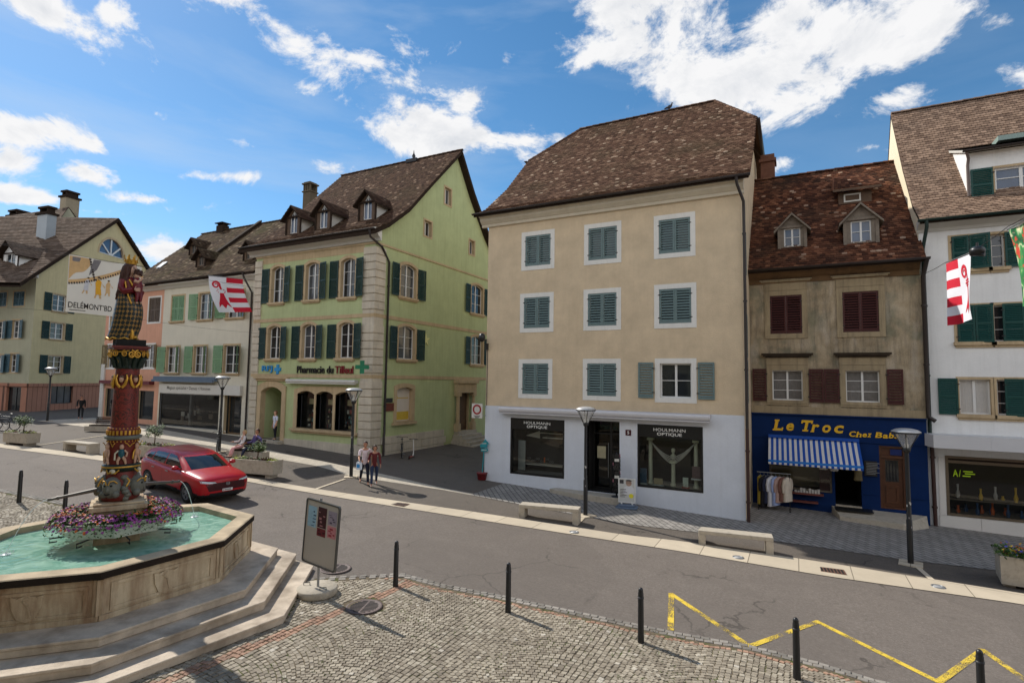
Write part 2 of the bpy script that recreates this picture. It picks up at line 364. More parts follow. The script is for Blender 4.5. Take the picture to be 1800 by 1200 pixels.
def shutter(parent, F, u0, u1, v0, v1, M, n=.03, th=.035, hinge=None, angle=0, slats=None, mid=True, flat=False):
 """louvred leaf; hinge 'l' or 'r' and an opening angle swing it about its edge"""
 w = u1-u0; piv = u0 if hinge != 'r' else u1; ca, sa = math.cos(angle), math.sin(angle)
 def T(u, v, k=0):
  d = u-piv; return F(piv+d*ca, v, n+k*ca+abs(d)*sa)
 mb = MB(); st = min(.06, w*.14)
 mb.box(T, u0, u0+st, v0, v1, 0, th); mb.box(T, u1-st, u1, v0, v1, 0, th)
 mb.box(T, u0+st, u1-st, v0, v0+st*1.3, 0, th); mb.box(T, u0+st, u1-st, v1-st*1.3, v1, 0, th)
 spans = [(v0+st*1.3, v1-st*1.3)]
 if mid:
  c = (v0+v1)/2; mb.box(T, u0+st, u1-st, c-st*.6, c+st*.6, 0, th); spans = [(v0+st*1.3, c-st*.6), (c+st*.6, v1-st*1.3)]
 for a, b in spans:
  k = slats or max(4, int((b-a)/(.062 if mid else .098))); s = (b-a)/k; q4 = ((.05, .95), (.2, 1), (.95, .15), (.8, .05)) if mid else ((.08, .8), (.30, 1), (.70, .15), (.52, .03))
  for i in range(k):
   z = a+i*s; p = [T(u, v, q) for u in (u0+st, u1-st) for v, q in [(z+s*e, th*g) for e, g in q4]]
   mb.add(p, [(0, 1, 5, 4), (1, 2, 6, 5), (2, 3, 7, 6), (3, 0, 4, 7)])
 o = mb.build('shutter', M, parent)
 u = u0 if hinge != 'r' else u1
 for v in (v0+(v1-v0)*.16, v0+(v1-v0)*.84): hb = MB(); hb.box(F, u-.05, u+.05, v-.018, v+.018, n+th*.2, n+th+.012); hb.build('hinge', MAT['iron'], parent if flat else o)
 return o
def roof_tiles(mb, F, prof, xl, xr, tw=.17, th=.145, mat=0, lift=.028, jit=.008, amin=None):
 """beaver-tail tiles in staggered rows on a slope. prof: (depth, z) from eave to ridge; xl, xr: u limits as functions of depth"""
 P = [np.array(p, float) for p in prof]; row = 0; carry = 0.
 for a, b in zip(P, P[1:]):
  L = np.linalg.norm(b-a); t = (b-a)/L; nrm = np.array([-t[1], t[0]])
  s = carry
  while s < L:
   q = a+t*s; top = a+t*(s+th*1.35); u = xl(q[0])+(tw/2 if row % 2 else 0); ue = xr(q[0])
   while u < ue-.02:
    uu = min(u+tw*.96, ue+.03)
    j = random.uniform(-jit, jit); jz = random.uniform(-.006, .008); l2 = lift+jz
    def pt(x, dd, h): c = a+t*(s+dd)+nrm*h; return F(x, c[1], -c[0])
    um = (u+uu)/2; w = uu-u
    vs = [pt(u, th*1.3, .004), pt(uu, th*1.3, .004), pt(uu, th*.22+j, l2-.004), pt(um+w*.28, th*.05+j, l2), pt(um-w*.28, th*.05+j, l2), pt(u, th*.22+j, l2-.004),
       pt(uu, th*.22+j, l2-.026), pt(um+w*.28, th*.05+j, l2-.024), pt(um-w*.28, th*.05+j, l2-.024), pt(u, th*.22+j, l2-.026)]
    mb.add(vs, [(0, 5, 4, 3, 2, 1), (5, 9, 8, 4), (4, 8, 7, 3), (3, 7, 6, 2)], mat)
    u += tw
   s += th; row += 1
  carry = s-L
def roof_slope(parent, F, prof, xl, xr, mats, name='roof', thick=.14, tw=.17, th=.145, back=None, verge=True):
 """mats: tile, board. A tiled slope with underside, eave and verge faces; back: second profile (plain sheet to the far eave)"""
 mb = MB()
 for a, b in zip(prof, prof[1:]):
  q = [F(xl(a[0]), a[1], -a[0]), F(xr(a[0]), a[1], -a[0]), F(xr(b[0]), b[1], -b[0]), F(xl(b[0]), b[1], -b[0])]
  mb.add(q, [(0, 1, 2, 3)], 0); q2 = [F(xl(a[0]), a[1]-thick, -a[0]), F(xr(a[0]), a[1]-thick, -a[0]), F(xr(b[0]), b[1]-thick, -b[0]), F(xl(b[0]), b[1]-thick, -b[0])]
  mb.add(q2, [(3, 2, 1, 0)], 1); mb.add([q[0], q[3], q2[3], q2[0]], [(0, 1, 2, 3)], 1); mb.add([q[1], q[2], q2[2], q2[1]], [(3, 2, 1, 0)], 1)
 a = prof[0]; mb.quad(F(xl(a[0]), a[1], -a[0]), F(xl(a[0]), a[1]-thick, -a[0]), F(xr(a[0]), a[1]-thick, -a[0]), F(xr(a[0]), a[1], -a[0]), 1)
 if back:
  for a, b in zip(back, back[1:]):
   mb.quad(F(xl(a[0]), a[1], -a[0]), F(xr(a[0]), a[1], -a[0]), F(xr(b[0]), b[1], -b[0]), F(xl(b[0]), b[1], -b[0]), 0)
 roof_tiles(mb, F, prof, xl, xr, tw, th)
 return mb.build(name, mats, parent, fixn=False)
def ridge_tiles(mb, p0, p1, r=.13, L=.38, mat=0):
 p0, p1 = Vector(p0), Vector(p1); d = p1-p0; k = max(1, int(d.length/L)); t = d.normalized(); side = t.cross(Vector((0, 0, 1))).normalized(); up = side.cross(t)
 for i in range(k):
  a = p0+d*(i/k); b = p0+d*((i+1.1)/k); vs = []
  for q, rr in ((a, r*1.12), (b, r*.92)):
   for j in range(7):
    th = math.pi*j/6; vs.append(q+side*math.cos(th)*rr+up*(math.sin(th)*rr*.75-.03+random.uniform(-.005, .005)))
  mb.add(vs, [(j, j+1, 8+j, 7+j) for j in range(6)]+[tuple(range(7))], mat)
def gutter(parent, p0, p1, M, r=.075):
 mb = MB(); p0, p1 = Vector(p0), Vector(p1); d = (p1-p0).normalized(); side = d.cross(Vector((0, 0, 1))).normalized(); vs = []
 for q in (p0, p1):
  for rr in (r, r*.82):
   for j in range(9):
    th = math.pi+math.pi*j/8; vs.append(q+side*math.cos(th)*rr+Vector((0, 0, math.sin(th)*rr)))
 mb.add(vs, [(j, j+1, 18+j+1, 18+j) for j in range(8)]+[(9+j, 27+j, 28+j, 10+j) for j in range(8)]+[tuple(range(9)), tuple(range(18, 27))], 0, True)
 mb.add([vs[0], vs[9], vs[27], vs[18]], [(0, 1, 2, 3)]); mb.add([vs[8], vs[17], vs[35], vs[26]], [(3, 2, 1, 0)])
 return mb.build('gutter', M, parent)
def downpipe(parent, path, M, r=.05, clips=()):
 mb = MB(); mb.tube(path, r, 10)
 for p in clips:
  p = Vector(p); mb.tube([p-Vector((0, 0, .03)), p+Vector((0, 0, .03))], r*1.35, 10)
 return mb.build('downpipe', M, parent)
def text_mesh(body, bold=0.0, shear=0.0, spacing=1.0):
 cu = bpy.data.curves.new('lettering', 'FONT'); cu.body = body; cu.offset = bold; cu.shear = shear; cu.space_character = spacing; cu.resolution_u = 3
 o = bpy.data.objects.new('lettering', cu); COL.objects.link(o); dg = bpy.context.evaluated_depsgraph_get()
 me = bpy.data.meshes.new_from_object(o.evaluated_get(dg)); vs = np.array([v.co[:] for v in me.vertices]); fs = [tuple(p.vertices) for p in me.polygons]
 bpy.data.objects.remove(o); bpy.data.curves.remove(cu); bpy.data.meshes.remove(me)
 return vs, fs
def letters(mb, T, body, u0, u1, v0, v1, n=.01, mat=0, bold=0.0, shear=0.0, depth=0, spacing=1.0, base=None):
 """fit a line of text into the box u0..u1, v0..v1 of mapping T(u, v, n)"""
 vs, fs = text_mesh(body, bold, shear, spacing)
 if not len(vs): return
 a, b = vs.min(0), vs.max(0); k = np.array([(u1-u0)/(b[0]-a[0]), (v1-v0)/(b[1]-a[1])])
 q = [(u0+(p[0]-a[0])*k[0], v0+(p[1]-a[1])*k[1]) for p in vs]
 mb.add([T(u, v, n) for u, v in q], fs, mat)
 if depth:
  cnt = {}
  for f in fs:
   for i in range(len(f)):
    e = (f[i], f[(i+1) % len(f)]); cnt[tuple(sorted(e))] = cnt.get(tuple(sorted(e)), 0)+1
  for (i, j), c in cnt.items():
   if c == 1: mb.quad(T(*q[i], n), T(*q[j], n), T(*q[j], n-depth), T(*q[i], n-depth), mat)
def disc_pts(c, r, k=20, a0=0, a1=2*math.pi): return [(c[0]+r*math.cos(a0+(a1-a0)*i/k), c[1]+r*math.sin(a0+(a1-a0)*i/k)) for i in range(k+(0 if a1-a0 > 6.28 else 1))]
# ------------------------------------------------------------------ material library
MAT = {}
MAT['iron'] = paint('iron', (.02, .02, .022), .5, .1, 20)
MAT['black'] = paint('black_metal', (.012, .012, .013), .38, .15, 12, spec=.5)
MAT['gutter'] = paint('dark_gutter', (.028, .02, .018), .45, .2, 5, spec=.5)
MAT['brownpipe'] = paint('brown_pipe', (.05, .022, .018), .45, .2, 5)
MAT['greenpipe'] = paint('green_pipe', (.012, .03, .026), .45, .2, 5)
MAT['glass'] = glass('window_glass'); MAT['glassblue'] = glass('attic_glass', (.03, .05, .09), .05, .8)
MAT['clear'] = clear_glass('shop_glass')
MAT['white'] = paint('white_paint', (.72, .72, .70), .45, .06, 8)
MAT['offwhite'] = paint('off_white_paint', (.6, .58, .53), .55, .08, 8)
MAT['board'] = paint('dark_board', (.035, .024, .018), .9, .3, 5, spec=.05); MAT['glass2'] = glass('pale_reflecting_glass', (.035, .042, .05), .08, .8)
MAT['wood'] = paint('old_wood', (.10, .06, .035), .7, .35, 7)
MAT['greywood'] = paint('weathered_wood', (.20, .165, .13), .8, .3, 9, bump=.3)
MAT['curtain'] = paint('net_curtain', (.5, .48, .45), .9, .08, 10)
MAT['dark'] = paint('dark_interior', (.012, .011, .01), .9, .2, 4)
MAT['gold'] = paint('gilding', (.58, .31, .05), .38, .25, 25, metal=.65)
MAT['concrete'] = paint('pale_concrete', lin(176, 166, 150), .85, .14, 7, bump=.25, dirt=lin(90, 84, 70), dirt_amt=.5)
MAT['steel'] = paint('galvanised_steel', (.30, .31, .32), .4, .15, 9, metal=.6)
def mat_asphalt(name, col, speck=.35):
 t = NT(name); P = t.coord()
 a = t.mth('ADD', t.mth('MULTIPLY', t.noise(70, 3, .75), .6), t.mth('MULTIPLY', t.noise(17, 3, .7), .4)); b = t.noise(.35, 5, .6, dist=.6); c2 = t.noise(2.2, 4, .6)
 c = t.ramp(t.rng(a, .3, .72), [(0, sc(col, 1-speck)), (.6, col), (1, sc(col, 1+speck*1.8))])
 c = t.mix(t.rng(b, .42, .62, 0, .45), c, sc(col, .74)); c = t.mix(t.rng(c2, .5, .8, 0, .3), c, sc(col, 1.28))
 dv = t.n('ShaderNodeVectorMath', operation='ADD', I0=P, I1=t.n('ShaderNodeTexNoise', Vector=P, Scale=1.4, Detail=4.).outputs['Color']); cv = t.n('ShaderNodeTexVoronoi', Vector=dv.outputs[0], Scale=.33, feature='DISTANCE_TO_EDGE')
 c = t.mix(t.mth('MULTIPLY', t.rng(cv.outputs[0], .004, .011, 1, 0), t.rng(b, .48, .58, 0, .65)), c, sc(col, .3)); pv = t.n('ShaderNodeTexVoronoi', Vector=P, Scale=.16, distance='CHEBYCHEV'); pr = t.n('ShaderNodeSeparateColor', Color=pv.outputs['Color']); c = t.mix(t.rng(pr.outputs[0], .78, .80, 0, .22), c, sc(col, .6))
 st = t.noise(1, 4, .6, vec=t.coord((.12, 1.8, 1))); c = t.mix(t.rng(st, .5, .75, 0, .3), c, sc(col, .72))
 vo = t.n('ShaderNodeTexVoronoi', Vector=P, Scale=130.); g = t.rng(vo.outputs[0], 0, .5)
 t.bump(t.mth('ADD', a, g), .45, .008); return t.fin(c, .85, 0, .25)
MAT['asphalt'] = mat_asphalt('asphalt', lin(121, 112, 104), .5)
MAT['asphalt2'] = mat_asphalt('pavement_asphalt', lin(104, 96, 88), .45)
def mat_slabs(name, col, mortar, bw, bh, rot=0, offset=.5, var=.12, ms=.008):
 t = NT(name); mp = t.n('ShaderNodeMapping', Vector=t.coord(), Rotation=(0, 0, rot))
 br = t.n('ShaderNodeTexBrick', offset=offset, Vector=mp.outputs[0], Color1=sc(col, 1-var)+(1,), Color2=sc(col, 1+var)+(1,), Mortar=tuple(mortar)+(1,), Scale=1.)
 br.inputs['Mortar Size'].default_value = ms; br.inputs['Brick Width'].default_value = bw; br.inputs['Row Height'].default_value = bh; br.inputs['Mortar Smooth'].default_value = .2; br.inputs['Bias'].default_value = 0
 n1 = t.noise(1.1, 6, .65); n2 = t.noise(22, 3, .6); c = t.mix(t.rng(n1, .42, .72, 0, .4), br.outputs[0], sc(col, .62)); c = t.mix(t.rng(n2, .4, .8, 0, .22), c, sc(col, .75))
 t.bump(t.mth('SUBTRACT', t.mth('MULTIPLY', n2, .3), br.outputs['Fac']), .5, .008); return t.fin(c, .85, 0, .25)
MAT['kerbstone'] = mat_slabs('granite_kerb', lin(196, 182, 160), lin(120, 110, 95), 1.25, 9, 0, 0, .08, .012)
MAT['palepaver'] = mat_slabs('pale_pavers', lin(186, 176, 160), lin(126, 118, 106), .42, .21, rad(8), .5, .09, .008)
MAT['greypaver'] = mat_slabs('grey_setts', lin(148, 143, 137), lin(64, 61, 58), .40, .20, rad(52), .5, .15, .016)
def mat_cobble(name, stops):
 t = NT(name); g = t.n('ShaderNodeNewGeometry'); c = t.ramp(g.outputs['Random Per Island'], stops)
 n = t.noise(30, 4, .65); c = t.mix(t.rng(n, .35, .75, 0, .4), c, sc(stops[0][1], .7)); b = t.noise(.7, 4, .6); c = t.mix(t.rng(b, .45, .7, 0, .3), c, lin(88, 78, 66))
 t.bump(n, .35, .006); return t.fin(c, .78, 0, .3)
MAT['cobble'] = mat_cobble('porphyry_cobbles', [(0, lin(132, 121, 106)), (.3, lin(152, 141, 124)), (.6, lin(165, 154, 136)), (.9, lin(180, 169, 150)), (.985, lin(188, 178, 160)), (1, lin(204, 195, 180))])
MAT['redcobble'] = mat_cobble('red_cobbles', [(0, lin(146, 116, 98)), (.5, lin(168, 130, 108)), (1, lin(186, 150, 126))])
MAT['edgecobble'] = mat_cobble('edge_setts', [(0, lin(118, 112, 104)), (.5, lin(140, 134, 126)), (1, lin(168, 160, 150))])
def _soil():
 t = NT('joint_sand'); n = t.noise(1.6, 6, .7); n2 = t.noise(14, 4, .7)
 c = t.ramp(t.rng(n2, .3, .7), [(0, lin(84, 74, 60)), (1, lin(122, 110, 92))]); c = t.mix(t.rng(n, .5, .62, 0, .8), c, lin(74, 86, 36)); return t.fin(c, .95, 0, .1)
MAT['soil'] = _soil()
MAT['posterpink'] = paint('shop_posters', lin(150, 84, 84), .6, .5, 9); MAT['notice'] = paint('cream_notice', lin(190, 176, 140), .7, .1, 8)
def _yellow():
 t = NT('worn_yellow_paint'); n = t.noise(48, 4, .75); b = t.noise(2.5, 4, .6)
 k = t.mth('ADD', t.mth('MULTIPLY', n, .65), t.mth('MULTIPLY', b, .55)); m = t.rng(k, .655, .575)
 t.set(t.b, 'Alpha', m); return t.fin(lin(222, 190, 74), .75, 0, .2)
MAT['yellow'] = _yellow()
# ------------------------------------------------------------------ the setting: ground, road, pavements
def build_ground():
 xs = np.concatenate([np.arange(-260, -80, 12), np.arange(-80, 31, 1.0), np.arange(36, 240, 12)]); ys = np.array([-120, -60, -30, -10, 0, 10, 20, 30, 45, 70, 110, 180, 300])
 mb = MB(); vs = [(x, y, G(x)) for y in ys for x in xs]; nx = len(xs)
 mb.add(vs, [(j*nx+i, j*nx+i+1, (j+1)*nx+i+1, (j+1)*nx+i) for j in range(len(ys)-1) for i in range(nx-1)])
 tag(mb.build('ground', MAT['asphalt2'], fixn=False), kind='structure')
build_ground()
def poly_fn(pts):
 q = sorted([tuple(gnd(*p)[:2]) for p in pts]); X = [p[0] for p in q]; Y = [p[1] for p in q]
 return (lambda x: float(np.interp(x, X, Y)))
KERB_L = poly_fn([(0,787),(187,811),(430,846),(560,869),(753,900),(1100,954.5),(1200,970),(1450,1012.8),(1800,1063)])
KERB_U = poly_fn([(0,780),(185,802),(560,860),(833,900),(1100,940.8),(1200,951.7),(1450,989),(1800,1044)])
PAV_W = poly_fn([(205,757),(280,770),(378,785),(500,809),(560,819.5),(615,836),(789,862.6),(1100,921),(1230,936),(1372,952),(1600,985),(1757,1003)])
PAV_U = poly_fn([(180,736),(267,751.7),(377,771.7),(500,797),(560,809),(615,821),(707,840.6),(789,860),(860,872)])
PLAZA = poly_fn([(0,861),(132,889.5),(538,1020.6),(592,1016.7),(710,1010.7),(783,1030),(886.7,1050),(1033,1081.7),(1200,1116.7),(1317.8,1137),(1450,1170),(1547,1199.5)])
def zone(name, ylo, yhi, x0, x1, dz, M, step=.6, nseg=1):
 xs = np.arange(x0, x1+step*.5, step); mb = MB(); vs = []
 for x in xs:
  a, b = ylo(x), yhi(x)
  for k in range(nseg+1): vs.append((x, a+(b-a)*k/nseg, G(x)+dz))
 w = nseg+1
 mb.add(vs, [(i*w+k, (i+1)*w+k, (i+1)*w+k+1, i*w+k+1) for i in range(len(xs)-1) for k in range(nseg)])
 return tag(mb.build(name, M, fixn=False), kind='structure')
zone('road', lambda x: PLAZA(x)+.05, lambda x: KERB_L(x)+.02, -70, 40, .006, MAT['asphalt'])
zone('kerb_strip', KERB_L, KERB_U, -70, 40, .022, MAT['kerbstone'])
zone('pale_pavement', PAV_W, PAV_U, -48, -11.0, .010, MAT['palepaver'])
zone('grey_pavement', PAV_W, lambda x: 26.5, -11.4, 30, .014, MAT['greypaver'])
zone('plaza', lambda x: -20, PLAZA, -40, 30, .010, MAT['soil'], 1.0)
def edge_stones():
 mb = MB(); x = -30.
 while x < 8:
  for r, m in ((0, 0), (1, 0)):
   L = .16; y = PLAZA(x+L/2)+.02-r*.11; z = G(x)+.004
   cobble_stone(mb, x+(r % 2)*.07, y, L*1.0, .108, math.atan((PLAZA(x+.2)-PLAZA(x-.2))/.4), z, m)
  x += .165
 return mb
def cobble_stone(mb, x, y, w, h, ang, z, mat=0, up=.014):
 ca, sa = math.cos(ang), math.sin(ang); j = lambda: random.uniform(-.006, .006); z2 = z+up+random.uniform(-.004, .004); tl = random.uniform(-.004, .004)
 lo = [(-w/2, -h/2), (w/2, -h/2), (w/2, h/2), (-w/2, h/2)]; vs = []
 for a, b in lo: vs.append((x+a*ca-b*sa, y+a*sa+b*ca, z))
 for i, (a, b) in enumerate(lo):
  a = a*.86+j()*.8; b = b*.86+j()*.8; vs.append((x+a*ca-b*sa, y+a*sa+b*ca, z2+(tl if i in (1, 2) else -tl)))
 mb.add(vs, [(0, 1, 5, 4), (1, 2, 6, 5), (2, 3, 7, 6), (3, 0, 4, 7), (4, 5, 6, 7)], mat)
tag(edge_stones().build('kerb_setts', MAT['edgecobble'], fixn=False), kind='structure')
STEP1 = [(-10.27, 9.67), (-8.62, 7.45), (-9.02, 4.35), (-10.6, 2.3), (-14.2, 2.6), (-15.9, 4.9), (-15.8, 8.1), (-13.8, 10.0)]
def in_poly(p, poly):
 x, y = p; c = False
 for i in range(len(poly)):
  (x1, y1), (x2, y2) = poly[i], poly[i-1]
  if (y1 > y) != (y2 > y) and x < (x2-x1)*(y-y1)/(y2-y1)+x1: c = not c
 return c
def build_cobbles():
 mb = MB(); W_, sp, ln = 2.5, .090, .098
 b0, b1 = gnd(300, 1195)[:2], gnd(738, 1019)[:2]; bd = (b1-b0)/np.linalg.norm(b1-b0); bn = np.array([-bd[1], bd[0]]); R = 1.76
 man = gnd(640, 1067)[:2]
 col = 0; x0 = -27.
 while x0 < 5.5:
  cx = x0+W_/2; y = 1.5+(.5*W_ if col % 2 else 0)
  while y < 14:
   a_max = math.asin(W_/2/R); k = max(1, int(2*a_max*R/ln)); jit = random.uniform(-.3, .3)
   for i in range(k):
    a = -a_max+2*a_max*(i+.5+jit*.2)/k; px = cx+R*math.sin(a)+random.uniform(-.008, .008); py = y-R*(1-math.cos(a))+random.uniform(-.008, .008)
    if py > PLAZA(px)-.24 or in_poly((px, py), STEP1): continue
    if py < 2.2 or (px < -9.6 and py < 2.6) or (px > -3 and py < 5.5): continue
    p = np.array((px, py)); m = 0
    if math.hypot(*(p-man)) < .42: continue
    q = p-b0
    if abs(q@bn) < .12 and -3 < q@bd < np.linalg.norm(b1-b0): m = 1
    if py > PLAZA(px)-.32 and px > -8.5: m = 1
    w = ln*random.uniform(.84, 1.02); h = sp*math.cos(a)*random.uniform(.88, 1.04)
    cobble_stone(mb, px, py, w, h, -a+random.uniform(-.07, .07), G(px)+.006, m, .015)
   y += sp
  x0 += W_; col += 1
 return tag(mb.build('cobblestones', [MAT['cobble'], MAT['redcobble']], fixn=False), kind='structure')
build_cobbles()
def build_marking():
 P = [gnd(*p)[:2] for p in ((1179, 1106), (1180, 1044), (1318, 1136), (1437, 1093), (1650, 1199), (1728, 1143), (1830, 1215))]; mb = MB()
 for i, (a, b) in enumerate(zip(P, P[1:])):
  d = b-a; L = np.linalg.norm(d); d = d/L; n = np.array([-d[1], d[0]])*.062
  k = max(2, int(L/.3)); a2 = a-d*.05; b2 = b+d*.05
  for j in range(k):
   q0 = a2+(b2-a2)*j/k; q1 = a2+(b2-a2)*(j+1)/k
   mb.add([(*(q0-n), G(q0[0])+.012+.001*i), (*(q1-n), G(q1[0])+.012+.001*i), (*(q1+n), G(q1[0])+.012+.001*i), (*(q0+n), G(q0[0])+.012+.001*i)], [(0, 1, 2, 3)])
 tag(mb.build('road_marking', MAT['yellow'], fixn=False), kind='structure')
build_marking()
def build_weeds():
 mb = MB(); n = 0
 while n < 420:
  x, y = random.uniform(-24, 2), random.uniform(3, 11.2)
  if y > PLAZA(x)-.05 or in_poly((x, y), STEP1) or (math.sin(x*1.7)+math.sin(y*2.3+x)+random.uniform(-1, 1)) < .3: continue
  n += 1
  for _ in range(random.randint(3, 8)):
   a = random.uniform(0, 6.28); L = random.uniform(.02, .06); p = np.array((x+random.gauss(0, .02), y+random.gauss(0, .02), G(x)+.015)); d = np.array((math.cos(a)*.6, math.sin(a)*.6, .8))*L; s = np.array((-math.sin(a), math.cos(a), 0))*.006
   mb.add([p-s, p+s, p+d], [(0, 1, 2)])
 tag(mb.build('weeds', paint('weed_green', lin(104, 124, 52), .7, .3, 30), fixn=False), 'small green weeds growing between the cobblestones', 'weeds', kind='stuff')
build_weeds()
def pale_strip(a, b, w=.13):
 a, b = gnd(*a), gnd(*b); d = (b-a)[:2]; d /= np.linalg.norm(d); n = np.array([-d[1], d[0], 0])*w/2; up = np.array([0, 0, .019]); mb = MB()
 mb.quad(a-n+up, b-n+up, b+n+up, a+n+up); tag(mb.build('stone_strip', MAT['kerbstone'], fixn=False), kind='structure')
for a, b in (((606, 842), (548, 862)), ((1027, 908), (1012, 924)), ((1606, 991), (1638, 1019)), ((186, 765), (65, 783)), ((372, 797), (330, 812))): pale_strip(a, b)
# ------------------------------------------------------------------ building helpers
def moulding(parent, F, u0, u1, prof, M, name='cornice', v=0):
 """profile (n, v) polyline extruded along the wall, closed back to the wall"""
 mb = MB(); k = len(prof); P = [F(u0, b+v, a) for a, b in prof]+[F(u1, b+v, a) for a, b in prof]
 mb.add(P, [(i, i+1, k+i+1, k+i) for i in range(k-1)]+[tuple(range(k)), tuple(range(k, 2*k))]); return mb.build(name, M, parent)
def hit(F, prof, x, y):
 """where a photo point meets a roof slope: (u, depth, z)"""
 best = None
 for a, b in zip(prof, prof[1:]):
  for i in range(60):
   t = i/60; d = a[0]+(b[0]-a[0])*t; z = a[1]+(b[1]-a[1])*t; u, v = F.px(x, y, -d)
   if best is None or abs(v-z) < best[0]: best = (abs(v-z), u, d, z)
 return best[1:]
def prof_z(prof, d):
 return float(np.interp(d, [p[0] for p in prof], [p[1] for p in prof]))
def prof_d(prof, z):
 return float(np.interp(z, [p[1] for p in prof], [p[0] for p in prof]))
def dormer(parent, F, prof, uc, d0, w, h, hg, mats, win, over=.22, side=.14, rt=None, pointed=False, cheek=None):
 """gabled dormer whose front stands at depth d0 on the slope. mats: front, roof tiles, board. win: (w, h, lift, frame mat, glass, cols, rows)"""
 z0 = prof_z(prof, d0)-.05; D = Fr(F.O-F.N*d0, F.U, F.N); back = prof_d(prof, z0+h+hg)-d0; bw = prof_d(prof, z0+h)-d0
 mb = MB(); ww, wh, lift, fm, gm, cols, rows = win
 hole = rectpoly(uc-ww/2, uc+ww/2, z0+lift, z0+lift+wh) if not pointed else [(uc-ww/2, z0+lift), (uc+ww/2, z0+lift), (uc+ww/2, z0+lift+wh*.68), (uc, z0+lift+wh), (uc-ww/2, z0+lift+wh*.68)]
 fill_holes(D, [(uc-w/2, z0-.3), (uc+w/2, z0-.3), (uc+w/2, z0+h), (uc, z0+h+hg*.97), (uc-w/2, z0+h)], [hole], 0, mb); mb.prism(D, hole, 0, -.1, 0, caps=False)
 for s in (-1, 1):
  u = uc+s*w/2; mb.add([D(u, z0-.3, 0), D(u, z0+h, 0), D(u, z0+h, -bw), D(u, z0-.3, -.05)], [(0, 1, 2, 3)], 1)
 for s in (-1, 1):   # corner posts and rails in front
  mb.box(D, uc+s*w/2-.06, uc+s*w/2+.06, z0-.2, z0+h, .003, .05, 2)
 mb.box(D, uc-w/2-.05, uc+w/2+.05, z0+h-.1, z0+h, .004, .07, 2)
 o = mb.build('dormer', [mats[0], cheek or mats[0], mats[2]], parent, fixn=False)
 window(o, D, hole, .06, fm, gm, cols, rows, .045, flat=True)
 rb = MB(); hw = w/2+side; drop = hg*(side/(w/2))
 for s in (-1, 1):
  a, b = (uc+s*hw, z0+h-drop), (uc, z0+h+hg); back2 = prof_d(prof, a[1])-d0
  p = [D(a[0], a[1], over), D(b[0], b[1], over), D(b[0], b[1], -back-.1), D(a[0], a[1], -back2-.1)]; dn = np.array([0, 0, -.09])
  rb.add(p, [(0, 1, 2, 3)], 0); rb.add([q+dn for q in p], [(3, 2, 1, 0)], 1); rb.add([p[0], p[1], p[1]+dn, p[0]+dn], [(0, 1, 2, 3)], 1); rb.add([p[0], p[3], p[3]+dn, p[0]+dn], [(0, 1, 2, 3)], 1)
  n = 5; L = math.hypot(a[0]-b[0], b[1]-a[1]); ln = over+back
  for i in range(int(L/.13)):       # simple courses of tiles
   t0, t1 = i*.13/L, min(1, (i*.13+.17)/L); k = int(ln/.17)
   for j in range(k):
    q = over-j*.17-(.08 if i % 2 else 0); q2 = q-.16
    ua, va = a[0]+(b[0]-a[0])*t0, a[1]+(b[1]-a[1])*t0; ub, vb = a[0]+(b[0]-a[0])*t1, a[1]+(b[1]-a[1])*t1
    if q2 < -(prof_d(prof, va)-d0)-.05: continue
    rb.add([D(ua, va+.035, q), D(ua, va+.035, q2), D(ub, vb+.012, q2), D(ub, vb+.012, q)], [(0, 1, 2, 3)], 0)
 rb.build('dormer_roof', [mats[1], mats[2]], o, fixn=False)
 return o
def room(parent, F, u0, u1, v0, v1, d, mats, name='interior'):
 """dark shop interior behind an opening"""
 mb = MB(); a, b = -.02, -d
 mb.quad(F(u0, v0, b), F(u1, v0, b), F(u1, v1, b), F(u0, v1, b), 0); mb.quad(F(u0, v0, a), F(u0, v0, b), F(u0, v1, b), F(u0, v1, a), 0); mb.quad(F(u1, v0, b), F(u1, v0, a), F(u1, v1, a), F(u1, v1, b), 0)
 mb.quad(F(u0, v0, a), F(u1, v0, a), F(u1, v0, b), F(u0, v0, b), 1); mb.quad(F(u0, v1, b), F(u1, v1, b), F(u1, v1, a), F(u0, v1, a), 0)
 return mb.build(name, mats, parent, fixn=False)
def frame_rect(mb, F, u0, u1, v0, v1, w, n0, n1, mat=0): mb.ring(F, rectpoly(u0, u1, v0, v1), rectpoly(u0+w, u1-w, v0+w, v1-w), n0, n1, mat)
def wave_box_cassette(parent, F, u0, u1, v0, v1, n, M, name='awning'):
 mb = MB(); mb.prism(F, [(u0, v0), (u1, v0), (u1, v1), (u0, v1)], .003, n*.75); c = (v0+v1)/2
 k = 8; r = (v1-v0)/2; P = []
 for u in (u0, u1):
  for i in range(k+1): th = -math.pi/2+math.pi*i/k; P.append(F(u, c+r*math.sin(th), n*.75+.002+n*.25*math.cos(th)))
 mb.add(P, [(i, i+1, k+2+i, k+1+i) for i in range(k)]+[tuple(range(k+1)), tuple(range(k+1, 2*k+2))], 0, False)
 mb.box(F, u0+.02, u1-.02, v0-.05, v0-.003, n*.5, n*.95, 0); return mb.build(name, M, parent)
PL = {}
PL['opt'] = plaster('beige_roughcast', lin(212, 192, 162), lin(150, 124, 98), .09, .12, 1.0, 22)
PL['optbase'] = plaster('white_base_plaster', lin(216, 220, 227), lin(170, 168, 164), .04, .14, .5, 22)
PL['green'] = plaster('green_plaster', lin(184, 194, 146), lin(118, 120, 88), .06, .28, .3, 30)
PL['cream'] = plaster('cream_plaster', lin(216, 210, 192), lin(150, 140, 118), .04, .14, .3, 30)
PL['pink'] = plaster('pink_plaster', lin(216, 164, 138), lin(150, 108, 90), .05, .25, .3, 30)
